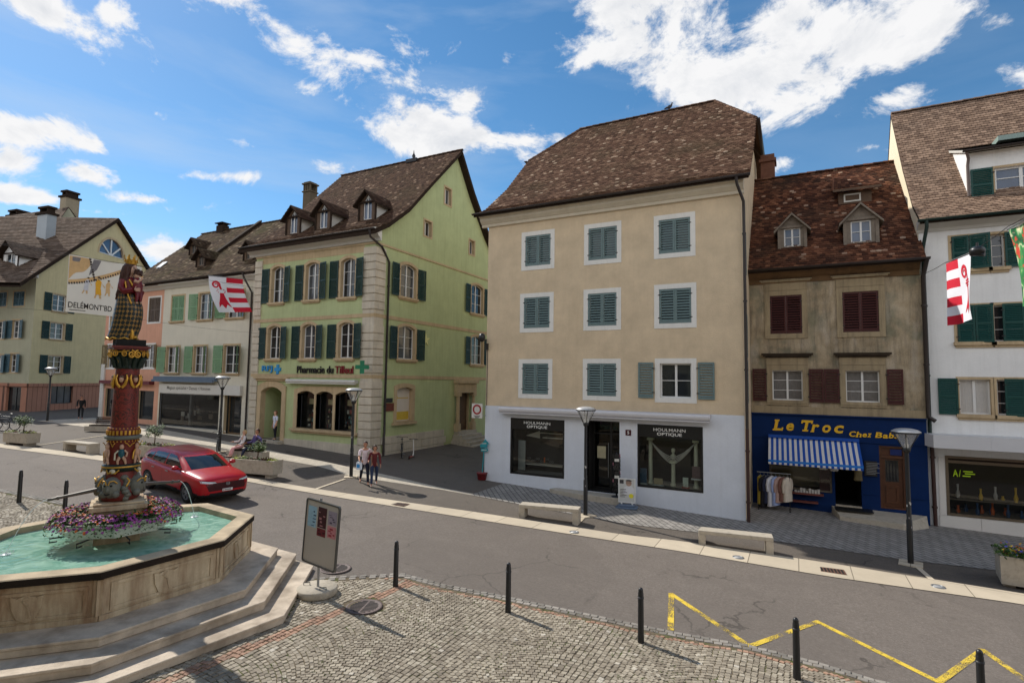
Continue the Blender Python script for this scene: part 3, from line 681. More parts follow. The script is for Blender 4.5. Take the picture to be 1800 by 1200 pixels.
PL['far'] = plaster('beige_plaster', lin(206, 192, 150), lin(140, 130, 104), .05, .25, .3, 30)
PL['fargrey'] = plaster('greygreen_plaster', lin(176, 174, 150), lin(124, 122, 104), .05, .25, .3, 30)
PL['farbase'] = mat_slabs('red_sandstone', lin(176, 126, 104), lin(90, 66, 56), 60, .42, 0, .5, .06, .02)
PL['troc'] = plaster('stained_plaster', lin(178, 164, 138), lin(96, 98, 88), .12, .75, .5, 24, patch=.75)
def _trocwall():
 t = NT('stained_grey_plaster'); n1 = t.noise(1.1, 7, .68); s1 = t.noise(1, 6, .7, vec=t.coord((4, 4, .45))); s2 = t.noise(1, 5, .6, vec=t.coord((1.3, 1.3, .5))); f = t.noise(24, 5, .7); g = t.noise(.75, 4, .55, dist=.4)
 c = t.ramp(t.rng(n1, .3, .7), [(0, lin(132, 118, 96)), (.5, lin(168, 152, 126)), (1, lin(190, 174, 150))]); c = t.mix(t.rng(g, .50, .60, 0, .6), c, lin(112, 116, 98)); c = t.mix(t.rng(s1, .46, .70, 0, .7), c, lin(84, 80, 74)); c = t.mix(t.rng(s2, .52, .66, 0, .5), c, lin(196, 186, 172)); c = t.mix(t.rng(f, .5, .75, 0, .5), c, lin(86, 80, 70))
 t.bump(t.mth('ADD', f, n1), .5, .012); return t.fin(c, .95, 0, .1)
PL['troc'] = _trocwall(); STONET = plaster('stained_stone_trim', lin(162, 146, 118), lin(78, 70, 60), .12, .65, .4, 24); HOODM = plaster('black_stained_stone', lin(72, 62, 52), lin(34, 30, 27), .15, .6, .4, 24)
PL['right'] = plaster('white_plaster', lin(236, 236, 234), lin(170, 168, 162), .04, .22, .25, 30)
STONE = plaster('sandstone_trim', lin(194, 172, 138), lin(120, 98, 70), .10, .4, .4, 24)
STONEG = plaster('limestone_quoins', lin(204, 194, 176), lin(120, 112, 100), .10, .4, .7, 16)
STONEW = plaster('painted_stone', lin(226, 224, 218), lin(170, 164, 150), .04, .2, .2, 20)
SH = {'teal': paint('teal_shutter_paint', lin(104, 124, 124), .55, .12, 7, dirt=lin(84, 100, 100)), 'dark': paint('dark_green_shutter_paint', lin(16, 50, 44), .5, .2, 6), 'sage': paint('sage_shutter_paint', lin(120, 156, 118), .55, .15, 7),
   'red': paint('oxblood_shutter_paint', lin(68, 28, 25), .6, .22, 6), 'bright': paint('bottle_green_shutter_paint', lin(10, 66, 60), .5, .12, 6), 'brown': paint('brown_shutter_paint', lin(92, 76, 62), .6, .2, 7), 'olive': paint('olive_shutter_paint', lin(112, 92, 46), .6, .2, 7), 'blue': paint('blue_grey_shutter_paint', lin(70, 100, 112), .6, .2, 7)}
RT = {'opt': tiles('mixed_clay_tiles', [(0, lin(76, 57, 46)), (.3, lin(94, 70, 57)), (.75, lin(112, 86, 70)), (.94, lin(132, 105, 86)), (1, lin(182, 160, 138))], lin(84, 74, 56), .5),
   'ph': tiles('brown_clay_tiles', [(0, lin(64, 47, 38)), (.5, lin(84, 63, 51)), (.93, lin(102, 79, 63)), (1, lin(156, 132, 112))], lin(74, 64, 46), .5),
   'cream': tiles('mossy_clay_tiles', [(0, lin(60, 47, 37)), (.5, lin(80, 64, 50)), (.93, lin(100, 82, 64)), (1, lin(156, 138, 116))], lin(78, 74, 44), .7),
   'troc': tiles('red_brown_tiles', [(0, lin(66, 44, 36)), (.4, lin(92, 60, 46)), (.8, lin(116, 76, 57)), (.95, lin(140, 96, 72)), (1, lin(178, 152, 130))], lin(58, 50, 42), .75),
   'right': tiles('grey_brown_tiles', [(0, lin(112, 92, 79)), (.5, lin(138, 115, 98)), (1, lin(158, 133, 114))], lin(100, 88, 80), .35),
   'far': tiles('far_grey_tiles', [(0, lin(84, 70, 60)), (.5, lin(104, 88, 76)), (1, lin(122, 106, 94))], lin(84, 78, 72), .35)}
BLACKP = paint('black_fascia', (.008, .008, .009), .3, .1, 5, spec=.5)
LETTERW = paint('white_lettering', (.82, .82, .78), .5, .03, 4)
# ------------------------------------------------------------------ beige optician's house
def house_optician():
 F = Fr((0, 21.45, 0), (1, 0, 0), (0, -1, 0)); B = thing('optician_house', 'beige roughcast house with teal shutters over a white optician shop front', 'building', (-7, 21.45, G(-7)))
 XL, XR, ZS = -12.45, -1.65, -1.15
 rows = [[(917, 408, 975, 473), (1026.7, 395.6, 1092.8, 463.3), (1148.9, 380.8, 1223.3, 451.7)], [(914.4, 513.6, 973.3, 583.9), (1025.6, 510, 1092.2, 581.7), (1149.4, 502.5, 1225.3, 578.9)], [(911.7, 630.3, 971, 702.5), (1024.4, 630, 1091.7, 707.2), (1150.6, 630, 1225.6, 712.2)]]
 R = [[F.rect(*w) for w in r] for r in rows]; holes = []
 for r in R:      # level the rows
  v0 = np.mean([w[2] for w in r]); v1 = np.mean([w[3] for w in r])
  for i, w in enumerate(r): r[i] = (w[0]+.2, w[1]-.2, v0+.24, v1-.2); holes.append(rectpoly(*r[i]))
 wall(B, F, rectpoly(XL, XR, ZS, 7.6), holes, .2, [PL['opt'], STONEW])
 for i, r in enumerate(R):
  for j, (u0, u1, v0, v1) in enumerate(r):
   op = (i == 2 and j == 2); P = rectpoly(u0, u1, v0, v1)
   window(B, F, P, .16, MAT['white'], MAT['glass'], 2, 1 if not op else 2, .055, surround=(STONEW, .19, .018))
   c = (u0+u1)/2
   if not op:
    shutter(B, F, u0+.01, c-.004, v0+.01, v1-.01, SH['teal'], n=-.025, slats=None, mid=False)
    shutter(B, F, c+.004, u1-.01, v0+.01, v1-.01, SH['teal'], n=-.025, hinge='r', mid=False)
   else:
    w = (u1-u0)/2; g = .24
    shutter(B, F, u0-g-w, u0-g, v0-.03, v1+.03, SH['teal'], n=.03, hinge='r', mid=False); shutter(B, F, u1+g, u1+g+w, v0-.03, v1+.03, SH['teal'], n=.03, mid=False)
 # white shop storey
 w1 = F.rect(898, 733.6, 991.5, 841); w2 = F.rect(1120.6, 744.4, 1236.5, 865.6); w1 = (w1[0], w1[1], F.px(898, 831.4)[1], F.px(898, 733.6)[1]); w2 = (w2[0], w2[1], F.px(1120.6, 854.4)[1], F.px(1120.6, 744.4)[1])
 dr = F.rect(1031.7, 738.3, 1089, 866); dr = (dr[0], dr[1], F.px(1031.7, 862)[1], F.px(1031.7, 738.3)[1])
 wall(B, F, rectpoly(XL-.01, XR+.01, -6.5, ZS-.004), [rectpoly(*w1), rectpoly(*w2), rectpoly(*dr)], .22, [PL['optbase'], PL['optbase']], name='shop_wall')
 for (u0, u1, v0, v1) in (w1, w2):
  mb = MB(); frame_rect(mb, F, u0, u1, v0, v1, .07, -.12, .012); fas = v0+(v1-v0)*.80; mb.box(F, u0+.06, u1-.06, fas, v1-.06, -.11, .004, 0)
  fr = mb.build('shop_window', BLACKP, B); pb = MB(); pb.quad(F(u0+.05, v0+.05, -.06), F(u1-.05, v0+.05, -.06), F(u1-.05, fas, -.06), F(u0+.05, fas, -.06)); pb.build('pane', MAT['clear'], fr, fixn=False)
  lb = MB(); c = (u0+u1)/2; w = u1-u0; h = v1-fas
  letters(lb, F, 'HOULMANN', c-w*.245, c+w*.245, fas+h*.50, fas+h*.74, .008, bold=.002); letters(lb, F, 'OPTIQUE', c-w*.19, c+w*.19, fas+h*.13, fas+h*.40, .008, bold=.012); lb.build('lettering', LETTERW, fr, fixn=False)
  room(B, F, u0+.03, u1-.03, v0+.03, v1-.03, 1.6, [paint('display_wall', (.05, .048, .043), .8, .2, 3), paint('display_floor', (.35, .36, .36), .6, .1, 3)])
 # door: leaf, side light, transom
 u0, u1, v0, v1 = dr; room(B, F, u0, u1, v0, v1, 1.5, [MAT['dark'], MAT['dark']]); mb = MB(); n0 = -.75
 frame_rect(mb, F, u0+.02, u1-.02, v0+.01, v1-.02, .07, n0-.06, n0); um = u0+(u1-u0)*.58; mb.box(F, um-.04, um+.04, v0+.08, v1-.09, n0-.05, n0-.005); vt = v0+(v1-v0)*.80; mb.box(F, u0+.09, u1-.09, vt-.03, vt+.03, n0-.048, n0-.008)
 d = mb.build('shop_door', MAT['black'], B); pb = MB(); pb.quad(F(u0+.08, v0+.07, n0-.03), F(u1-.08, v0+.07, n0-.03), F(u1-.08, v1-.08, n0-.03), F(u0+.08, v1-.08, n0-.03)); pb.build('pane', MAT['clear'], d, fixn=False)
 hb = MB(); hb.tube([F(um-.1, v0+.5, n0+.03), F(um-.1, v0+1.9, n0+.03)], .018, 8); hb.build('handle', MAT['steel'], d)
 nb = MB(); a, b = F.px(1036+0, 800, n0); nb.box(F, a+.35, a+.72, v0+1.25, v0+1.75, n0+.002, n0+.008); nb.build('notice', paint('pale_notice', (.55, .5, .33), .7, .2, 25), d)
 mb = MB(); pts = [(u0-1.35, 21.43), (u1+.35, 21.43), (u1+.35, 20.75), (u0-.1, 20.72), (u0-1.5, 21.1)]; mb.flatprism(pts, -5.6, v0-.01); mb.build('doorstep', MAT['concrete'], B, bevel=.02)
 # awning cassette and number plate
 u0, u1 = F.px(883, 712)[0], F.px(1250, 738)[0]; z = F.px(1060, 727, .4)[1]; wave_box_cassette(B, F, u0, u1, z-.12, z+.13, .34, paint('awning_case', lin(204, 202, 204), .4, .05, 3, metal=.2))
 a = F.px(1105, 760); mb = MB(); mb.box(F, a[0]-.12, a[0]+.1, a[1]-.11, a[1]+.11, .003, .02); pn = mb.build('number_plate', paint('maroon_enamel', lin(70, 24, 34), .3, .1, 9), B); lb = MB(); letters(lb, F, '5', a[0]-.05, a[0]+.03, a[1]-.06, a[1]+.06, .023, bold=.02); lb.build('numeral', LETTERW, pn, fixn=False)
 # cornice, roof
 moulding(B, F, XL-.3, XR+.12, [(.002, 7.02), (.10, 7.03), (.12, 7.14), (.16, 7.16), (.30, 7.28), (.33, 7.40), (.42, 7.42), (.46, 7.56), (.002, 7.57)], paint('beige_cornice_paint', lin(206, 196, 176), .8, .1, 3, dirt=lin(160, 146, 122)))
 prof = [(-.55, 7.55), (.45, 8.05), (2.6, 9.75), (5.1, 12.19), (7.55, 14.6)]
 xl = lambda d: -12.95 if d <= 5.1 else -12.95+2.15*(d-5.1)/2.45
 xr = lambda d: -1.34 if d <= 5.1 else -1.34-2.06*(d-5.1)/2.45
 rf = roof_slope(B, F, prof, xl, xr, [RT['opt'], MAT['board']], tw=.18, th=.15)
 mb = MB(); back = [(7.55, 14.6), (10, 12.19), (15.6, 7.4)]
 for a, b in zip(back, back[1:]):
  A = lambda d, s: (xl, xr)[s](15.1-d); mb.quad(F(A(a[0], 0), a[1], -a[0]), F(A(a[0], 1), a[1], -a[0]), F(A(b[0], 1), b[1], -b[0]), F(A(b[0], 0), b[1], -b[0]))
 for s, x in ((0, -12.95), (1, -1.34)):
  r = (xl, xr)[s](7.55); mb.add([F(x, 12.15, -5.1), F(x, 12.15, -10), F(r, 14.6, -7.55)], [(0, 1, 2)])
 ridge_tiles(mb, F(-10.8, 14.62, -7.55), F(-3.4, 14.62, -7.55)); ridge_tiles(mb, F(-1.36, 12.2, -5.12), F(-3.4, 14.62, -7.55), .12, .33, 0); ridge_tiles(mb, F(-12.92, 12.2, -5.12), F(-10.8, 14.62, -7.55), .12, .33, 0)
 mb.build('ridge', RT['opt'], rf, fixn=False)
 gutter(B, F(-12.98, 7.56, .62), F(-1.28, 7.56, .62), MAT['gutter']); gutter(B, F(-1.26, 12.12, -5.0), F(-1.26, 12.12, -10.1), MAT['gutter'], .09); gutter(B, F(-13.02, 12.12, -4.9), F(-13.02, 12.12, -10.1), MAT['gutter'], .09)
 FS = Fr((XR, 21.45, 0), (0, 1, 0), (1, 0, 0))
 wall(B, FS, [(0, -6.5), (15, -6.5), (15, 7.3), (10.2, 11.95), (5.0, 11.95), (2.6, 9.6), (.4, 7.9), (0, 7.6)], [], .1, [PL['opt']], name='side_wall')
 FW = Fr((XL, 21.45, 0), (0, -1, 0), (-1, 0, 0)); wall(B, FW, [(0, -6.5), (-15, -6.5), (-15, 7.3), (-10.2, 11.95), (-5.0, 11.95), (-2.6, 9.6), (-.4, 7.9), (0, 7.6)], [], .1, [PL['opt']], name='side_wall')
 for yy, v in ((.95, 1.0), (.95, 4.2), (.95, -.75)): shutter(B, FS, yy-.35, yy+.35, v, v+1.65, SH['teal'], n=.04, mid=False)
 # rainwater pipe down the right corner
 x = XR+.10; y = .08
 downpipe(B, [F(XR-.1, 7.5, .6), F(XR-.08, 7.25, .55), F(x, 6.7, .15), F(x, 6.3, y), F(x, -1.6, y)], MAT['gutter'], .055, [F(x, z, y) for z in (5.5, 3, .5)])
 downpipe(B, [F(x, -1.604, y), F(x, G(-1.6)-.05, y)], MAT['brownpipe'], .06, [F(x, -2.4, y), F(x, -4.2, y)])
 # wall lantern at the left corner, cable and small pipe
 a = F.px(858, 596); mb = MB(); mb.tube([F(XL, a[1]-.05, .02), F(XL-.05, a[1]-.05, .30)], .03, 8); mb.ball(F(XL-.05, a[1]+.05, .36), (.16, .16, .2), 12, 8); mb.box(F, XL-.02, XL+.1, a[1]-.5, a[1]-.2, .003, .12)
 mb.tube([F(XL+.06, a[1]-.2, .02), F(XL+.06, ZS, .02)], .015, 6); mb.build('wall_lantern', MAT['black'], B)
 return F, B, w1, w2, dr
# ------------------------------------------------------------------ green pharmacy with the big gable
def house_pharmacy():
 F = Fr((0, 21.9, 0), (1, 0, 0), (0, -1, 0)); XL, XR = -29.05, -19.6; FS = Fr((XR, 21.9, 0), (0, 1, 0), (1, 0, 0))
 B = thing('pharmacy_house', 'pale green pharmacy house with dark green shutters and a tall gable on the alley', 'building', (-24, 21.9, G(-24)))
 up = [(473.5, 475, 502.4, 531), (533.6, 464.8, 564.8, 525.3), (595, 456.6, 629, 519.8)]; lo = [(468, 577.6, 495, 629.9), (527, 572, 558, 629), (592, 568.4, 623.4, 629)]
 wins = []
 for row in (up, lo):
  r = [F.rect(*w) for w in row]; v0 = np.mean([w[2] for w in r]); v1 = np.mean([w[3] for w in r])+.08
  for w in r: wins.append(archpoly((w[0]+w[1])/2-.52, (w[0]+w[1])/2+.52, v0, v1, .17))
 dr = F.rect(460.5, 682, 493, 772); zd = G(-28)+.12; door = archpoly(dr[0], dr[1], zd, dr[3]+.1, .3)
 sw = [F.rect(523.5, 691, 551, 753), F.rect(556.5, 690, 584, 756), F.rect(590.5, 690, 620, 758)]; v0 = np.mean([w[2] for w in sw]); v1 = np.mean([w[3] for w in sw])
 shops = [archpoly(w[0], w[1], v0, v1+.1, .18) for w in sw]
 wall(B, F, rectpoly(XL, XR, -6, 7.75), wins+[door]+shops, .28, [PL['green'], STONE])
 for P in wins:
  window(B, F, P, .2, MAT['white'], MAT['glass'], 2, 3, .05, sill=(STONE, .13, .14, .2), surround=(STONE, .17, .03), curtain=None)
  us = [p[0] for p in P]; u0, u1 = min(us), max(us); v0w = P[0][1]; v1w = P[2][1]+.02
  shutter(B, F, u0-.20-.60, u0-.16, v0w-.02, v1w+.06, SH['dark'], n=.04, hinge='r')
  shutter(B, F, u1+.10, u1+.76, v0w-.02, v1w+.06, SH['dark'], n=.04, hinge='l', angle=rad(14))
 SF = Fr(F.O+F.N*.045, F.U, F.N); o0 = (sw[0][0]-.26, sw[2][1]+.26); wall(B, SF, [(o0[0], v0-.02), (o0[1], v0-.02), (o0[1], v1+.18), ((sw[2][0]+sw[2][1])/2, v1+.36), (sum(sw[1][:2])/2, v1+.36), (sum(sw[0][:2])/2, v1+.36), (o0[0], v1+.18)], shops, .30, [STONE, STONE], name='shop_surround')
 for P in shops:
  w = window(B, F, P, .32, MAT['black'], MAT['clear'], 0, 0, .03, name='shop_window')
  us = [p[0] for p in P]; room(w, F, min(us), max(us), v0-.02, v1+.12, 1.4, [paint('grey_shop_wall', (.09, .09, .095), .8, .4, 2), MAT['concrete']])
  mb = MB(); a, b = min(us)+.1, max(us)-.1
  mb.box(F, a+.1, b-.15, v0+1.3, v0+1.62, -.7, -.68, 1)
  for i in range(34): u = random.uniform(a, b-.15); z = v0+.05+.27*random.randint(0, 3); mb.box(F, u, u+random.uniform(.06, .16), z, z+random.uniform(.08, .22), -.6-.01*i, -.58-.01*i, i % 4)
  mb.build('display', [MAT['posterpink'], MAT['notice'], MAT['offwhite'], paint('teal_pack', lin(70, 120, 130))], w)
 mb = MB(); a, b = sw[0][0]-.4, sw[2][1]+.4; mb.box(F, a, b, v0-.16, v0-.03, .001, .2); mb.box(F, a+.1, b-.1, v0-.26, v0-.163, .001, .12); mb.build('shop_sill', STONE, B, bevel=.015)
 # doorway, deep and open
 mb = MB(); outer = archpoly(dr[0]-.32, dr[1]+.32, zd-.1, dr[3]+.44, .3); mb.ring(F, outer, door, .002, .07); us = (dr[0]-.55, dr[1]+.55); mb.box(F, us[0], us[1], dr[3]+.56, dr[3]+.70, .001, .22); mb.box(F, us[0]+.1, us[1]-.1, dr[3]+.445, dr[3]+.557, .001, .12); mb.build('door_surround', STONE, B, bevel=.01)
 ent = MB(); n1 = -2.4; ent.quad(F(dr[0], zd, -.28), F(dr[0], zd, n1), F(dr[0], dr[3]+.2, n1), F(dr[0], dr[3]+.2, -.28), 1); ent.quad(F(dr[1], zd, n1), F(dr[1], zd, -.28), F(dr[1], dr[3]+.2, -.28), F(dr[1], dr[3]+.2, n1), 1)
 ent.quad(F(dr[0], zd, n1), F(dr[1], zd, n1), F(dr[1], dr[3]+.2, n1), F(dr[0], dr[3]+.2, n1), 0); ent.quad(F(dr[0], zd, 0), F(dr[1], zd, 0), F(dr[1], zd, n1), F(dr[0], zd, n1), 2); ent.quad(F(dr[0], dr[3]+.2, -.28), F(dr[1], dr[3]+.2, -.28), F(dr[1], dr[3]+.2, n1), F(dr[0], dr[3]+.2, n1), 1); ent.build('entrance', [MAT['dark'], PL['green'], MAT['concrete']], B, fixn=False)
 mb = MB(); mb.box(F, dr[0]-.3, dr[1]+.3, -5, zd-.005, .001, .4); mb.build('doorstep', MAT['concrete'], B, bevel=.02)
 # plinths, bands, quoins
 pl = MB(); pl.box(F, dr[1]+.33, XR-.76, -6, F.px(497, 768)[1]-.05, .002, .06); pl.build('plinth', STONEG, B)
 for a, b, t in ((7.13, 7.24, .05), (3.22, 3.42, .035), (-.02, .17, .035)):
  mb = MB(); mb.box(F, XL, XR+t, a, b, .002, t); mb.box(FS, .0, 15, a, b, .002, t); mb.build('string_course', STONE, B)
 mb = MB(); mb.box(F, XL+.6, XR-.8, 6.75, 7.12, .002, .012); mb.build('frieze', STONE, B)
 mb = MB(); z = -6; k = 0
 while z < 7.0:
  h = .42
  if not any(a-.02 < z+h and z < b+.02 for a, b in ((3.22, 3.42), (-.02, .17))):
   mb.flatprism([(XR-.78, 21.81), (XR+.09, 21.81), (XR+.09, 22.62), (XR+.003, 22.62), (XR+.003, 21.897), (XR-.78, 21.897)], z, z+h-.05)
  z += h; k += 1
 mb.flatprism([(XR-.77, 21.875), (XR+.029, 21.875), (XR+.029, 22.61), (XR+.0015, 22.61), (XR+.0015, 21.8985), (XR-.77, 21.8985)], -6, 7.0); mb.build('quoins', STONEG, B); mb = MB(); mb.box(F, XL+.003, XL+.61, -6, 6.95, .001, .025); z = -6
 while z < 6.9:
  if not any(a-.02 < z+.42 and z < b+.02 for a, b in ((3.22, 3.42), (-.02, .17))): mb.box(F, XL, XL+.62, z, z+.37, .002, .08)
  z += .42
 mb.build('quoins', STONEG, B)
 moulding(B, F, XL-.5, XR+.38, [(.002, 7.25), (.10, 7.26), (.14, 7.40), (.20, 7.42), (.36, 7.58), (.40, 7.72), (.52, 7.74), (.54, 7.86), (.002, 7.87)], MAT['offwhite'])
 # gable wall on the alley
 Ws = [archpoly(FS.px(703.8, 500)[0], FS.px(731, 500)[0], FS.px(717, 523)[1], FS.px(717, 465)[1], .17), archpoly(FS.px(828, 540)[0], FS.px(848.5, 540)[0], FS.px(838, 551)[1], FS.px(838, 501)[1], .17),
    archpoly(FS.px(700, 600)[0], FS.px(729, 600)[0], FS.px(714, 631)[1], FS.px(714, 573)[1], .17), archpoly(FS.px(828, 610)[0], FS.px(848.5, 610)[0], FS.px(838, 640)[1], FS.px(838, 591)[1], .17)]
 sm = [FS.rect(782, 328, 792.5, 363), FS.rect(746, 386, 758, 418), FS.rect(825, 421, 833.5, 449)]; sm = [rectpoly(*w) for w in sm]
 nic = FS.rect(697, 682, 723, 738); nich = archpoly(nic[0], nic[1], nic[2], nic[3]+.05, .15); dd = (FS.px(805, 720)[0], FS.px(824, 720)[0]); dz = FS.px(805, 757)[1]; d2 = archpoly(dd[0], dd[1], dz, FS.px(805, 684)[1], .35)
 gp = [(0, -6), (15.4, -6), (15.4, 6.3), (11.3, 10.15), (9.2, 12.55), (7.5, 14.9), (4.3, 11.65), (2.2, 9.5), (.6, 8.25), (0, 7.85)]
 wall(B, FS, gp, Ws+sm+[nich, d2], .26, [PL['green'], STONE], name='gable_wall')
 for P in Ws:
  window(B, FS, P, .16, MAT['white'], MAT['glass'], 2, 3, .05, sill=(STONE, .13, .12, .2), surround=(STONE, .16, .03)); us = [p[0] for p in P]; a, b = min(us), max(us)
  shutter(B, FS, a-.82, a-.16, P[0][1]-.02, P[2][1]+.06, SH['dark'], n=.04, hinge='r', angle=rad(6)); shutter(B, FS, b+.16, b+.82, P[0][1]-.02, P[2][1]+.06, SH['dark'], n=.04, angle=rad(6))
 for P in sm: window(B, FS, P, .2, MAT['offwhite'], MAT['glass'], 2, 1, .05, surround=(STONE, .1, .025))
 mb = MB(); mb.ring(FS, archpoly(nic[0]-.22, nic[1]+.22, nic[2]-.05, nic[3]+.28, .15), nich, .002, .06); mb.box(FS, nic[0]-.35, nic[1]+.35, nic[2]-.2, nic[2]-.06, .001, .16); o = mb.build('poster_frame', STONE, B)
 mb = MB(); mb.box(FS, nic[0], nic[1], nic[2], nic[3]+.05, -.24, -.2, 0); mb.box(FS, nic[0]+.03, nic[1]-.03, nic[2]+.05, nic[2]+(nic[3]-nic[2])*.28, -.198, -.194, 1); mb.box(FS, nic[0]+.25, nic[1]-.1, nic[2]+1.25, nic[2]+1.3, -.198, -.194, 1); mb.add([FS(nic[0]+.2+p[0], nic[2]+1.3+p[1], -.195) for p in disc_pts((0, 0), .17, 8)][:8], [tuple(range(8))], 1); mb.build('window_poster', [paint('pale_poster', lin(214, 206, 196), .6, .05, 4), paint('yellow_print', lin(206, 178, 70), .6, .1, 8)], o)
 # side portal with columns and steps
 mb = MB()
 for u in (dd[0]-.28, dd[1]+.28):
  mb.box(FS, u-.2, u+.2, dz, dz+.5, .001, .3); mb.tube([FS(u, dz+.5, .17), FS(u, d2[2][1]-.1, .17)], [.14, .115], 12); mb.box(FS, u-.2, u+.2, d2[2][1]-.1, d2[2][1]+.12, .001, .32)
 mb.box(FS, dd[0]-.6, dd[1]+.6, d2[2][1]+.75, d2[2][1]+.98, .001, .42); mb.box(FS, dd[0]-.5, dd[1]+.5, d2[2][1]+.121, d2[2][1]+.749, .001, .3); mb.build('portal', STONE, B, bevel=.01)
 mb = MB(); mb.box(FS, dd[0], dd[1], dz, d2[4][1], -.24, -.18); mb.build('side_door', MAT['wood'], B)
 for k in range(5): mb = MB(); mb.box(FS, dd[0]-.9+.12*k, dd[1]+.9-.1*k, -6, dz-.02-.19*(4-k) if k < 4 else dz-.01, .001+.3*0, .36*(5-k)); mb.build('step', MAT['concrete'], B, bevel=.01)
 mb = MB()
 for i in range(9):
  a = .77+i*.84;
  if a+.8 > dd[0]-.9: break
  for j in range(8):
   z = -5.2+j*.42
   if z+.4 < FS.px(700+i*12, 762-1.5*i*2)[1]+.0: mb.box(FS, a+(.2 if j % 2 else 0), a+.82+(.2 if j % 2 else 0), z, z+.40, .002, .07+.008*((i+j) % 2))
 mb.build('plinth', STONEG, B)
 # roof
 prof = [(-.62, 7.72), (.5, 8.35), (2.2, 9.67), (4.3, 11.86), (7.5, 15.1)]; xl = lambda d: -29.9; xr = lambda d: -19.18
 rf = roof_slope(B, F, prof, xl, xr, [RT['ph'], MAT['board']], thick=.26, tw=.19, th=.16, back=[(7.5, 15.1), (9.2, 12.75), (11.3, 10.37), (16, 6.2)])
 mb = MB(); ridge_tiles(mb, F(-29.9, 15.12, -7.5), F(-19.2, 15.12, -7.5)); mb.build('ridge', RT['ph'], rf, fixn=False)
 mb = MB(); p = [(7.5, 15.1), (9.2, 12.75), (11.3, 10.37), (16, 6.2)]
 for a, b in zip(p, p[1:]): mb.add([F(-19.18, a[1], -a[0]), F(-19.18, b[1], -b[0]), F(-19.18, b[1]-.28, -b[0]+.05), F(-19.18, a[1]-.28, -a[0]+.05), F(-19.6, b[1]-.28, -b[0]+.05), F(-19.6, a[1]-.28, -a[0]+.05)], [(0, 1, 2, 3), (3, 2, 4, 5)])
 mb.build('verge_board', MAT['board'], B, fixn=False)
 gutter(B, F(-29.9, 7.78, .66), F(-19.2, 7.78, .66), MAT['gutter'])
 x = XR+.1; downpipe(B, [F(XR+.1, 7.7, .66), F(XR+.12, 7.35, .6), FS(.3, 7.0, .16), FS(.98, 6.3, .1), FS(.98, -2.0, .1), FS(.98, -2.9, .12), FS(.9, -3.05, .16), FS(.9, G(-19)-.05, .16)], MAT['gutter'], .06, [FS(.98, z, .1) for z in (5, 2, -1.5)])
 for cx, cy, wx in ((515.5, 412, 0), (568, 403, 0), (645.5, 388, 0)):
  u, d, z = hit(F, prof, cx, cy); dormer(B, F, prof, u, d, 1.25, 1.18, .62, (MAT['wood'], RT['ph'], MAT['board']), (.62, 1.45, .12, MAT['white'], MAT['glassblue'], 2, 1), pointed=True, cheek=MAT['offwhite'], over=.3, side=.24)
 p = atY(546, 322, 33.0); mb = MB(); a = .42; mb.bx(p[0]-a, p[0]+a, 32.6, 33.4, 8, p[2]-.85)
 for dx in (-.36, -.12, .12, .36):
  for dy in (-.34, .34): mb.bx(p[0]+dx-.06, p[0]+dx+.06, 33+dy-.06, 33+dy+.06, p[2]-.85, p[2]-.22)
 mb.bx(p[0]-a-.08, p[0]+a+.08, 32.52, 33.48, p[2]-.9, p[2]-.8); mb.bx(p[0]-a-.1, p[0]+a+.1, 32.5, 33.5, p[2]-.22, p[2]-.1); mb.bx(p[0]-a+.05, p[0]+a-.05, 32.6, 33.4, p[2]-.1, p[2]); mb.build('chimney', paint('chimney_render', lin(96, 84, 66), .9, .2, 4, bump=.3), B)
 p = atY(727, 285, 29.4); mb = MB(); mb.bx(p[0]-.45, p[0]+.45, 29.1, 29.7, 14.9, p[2]+.15); mb.lathe([(.14, p[2]+.15), (.08, p[2]+.3), (.13, p[2]+.42), (.05, p[2]+.6), (.01, p[2]+.85)], (p[0], 29.4), 10); mb.build('roof_finial', MAT['iron'], B)
 # awning case, lettering and cross signs
 u0, u1 = F.px(509, 670)[0], F.px(630, 672)[0]; z = F.px(560, 670, .3)[1]; wave_box_cassette(B, F, u0, u1, z-.09, z+.1, .3, MAT['offwhite'])
 mb = MB(); a = F.px(523, 655); b = F.px(590, 642); c = F.px(622, 650); v0l, v1l = F.px(572, 656)[1], F.px(572, 643)[1]
 letters(mb, F, 'Pharmacie du', a[0], F.px(587, 650)[0], v0l, v1l, .07, 0, bold=.015, depth=.05); letters(mb, F, 'Tilleul', F.px(590, 650)[0], c[0], v0l, v1l, .07, 1, bold=.015, depth=.05); mb.build('lettering', [BLACKP, paint('dark_red_letters', lin(122, 28, 34), .4, .1, 5)], B, fixn=False)
 mb = MB(); letters(mb, F, 'RFJ', F.px(461.5, 650)[0], F.px(480, 650)[0], F.px(470, 655)[1], F.px(470, 642.5)[1], .07, 0, bold=.025, depth=.05); mb.build('lettering', paint('cyan_letters', lin(30, 130, 190), .4, .1, 5), B, fixn=False); mb = MB()
 c = F.px(489, 649); mb.box(F, c[0]-.26, c[0]+.26, c[1]-.09, c[1]+.09, .003, .07); mb.box(F, c[0]-.09, c[0]+.09, c[1]-.28, c[1]-.09, .003, .07); mb.box(F, c[0]-.09, c[0]+.09, c[1]+.09, c[1]+.28, .003, .07); mb.build('cross_sign', paint('cyan_cross', lin(40, 140, 196), .4, .1, 5), B)
 c = F.px(637, 645, .6); mb = MB(); X = c[0]; Y = 21.9-.62; mb.tube([(X, 21.9, c[1]), (X, 21.35, c[1])], .03, 6, 1)
 CF_ = Fr((X, Y, c[1]), (.62, .78, 0), (.78, -.62, 0))
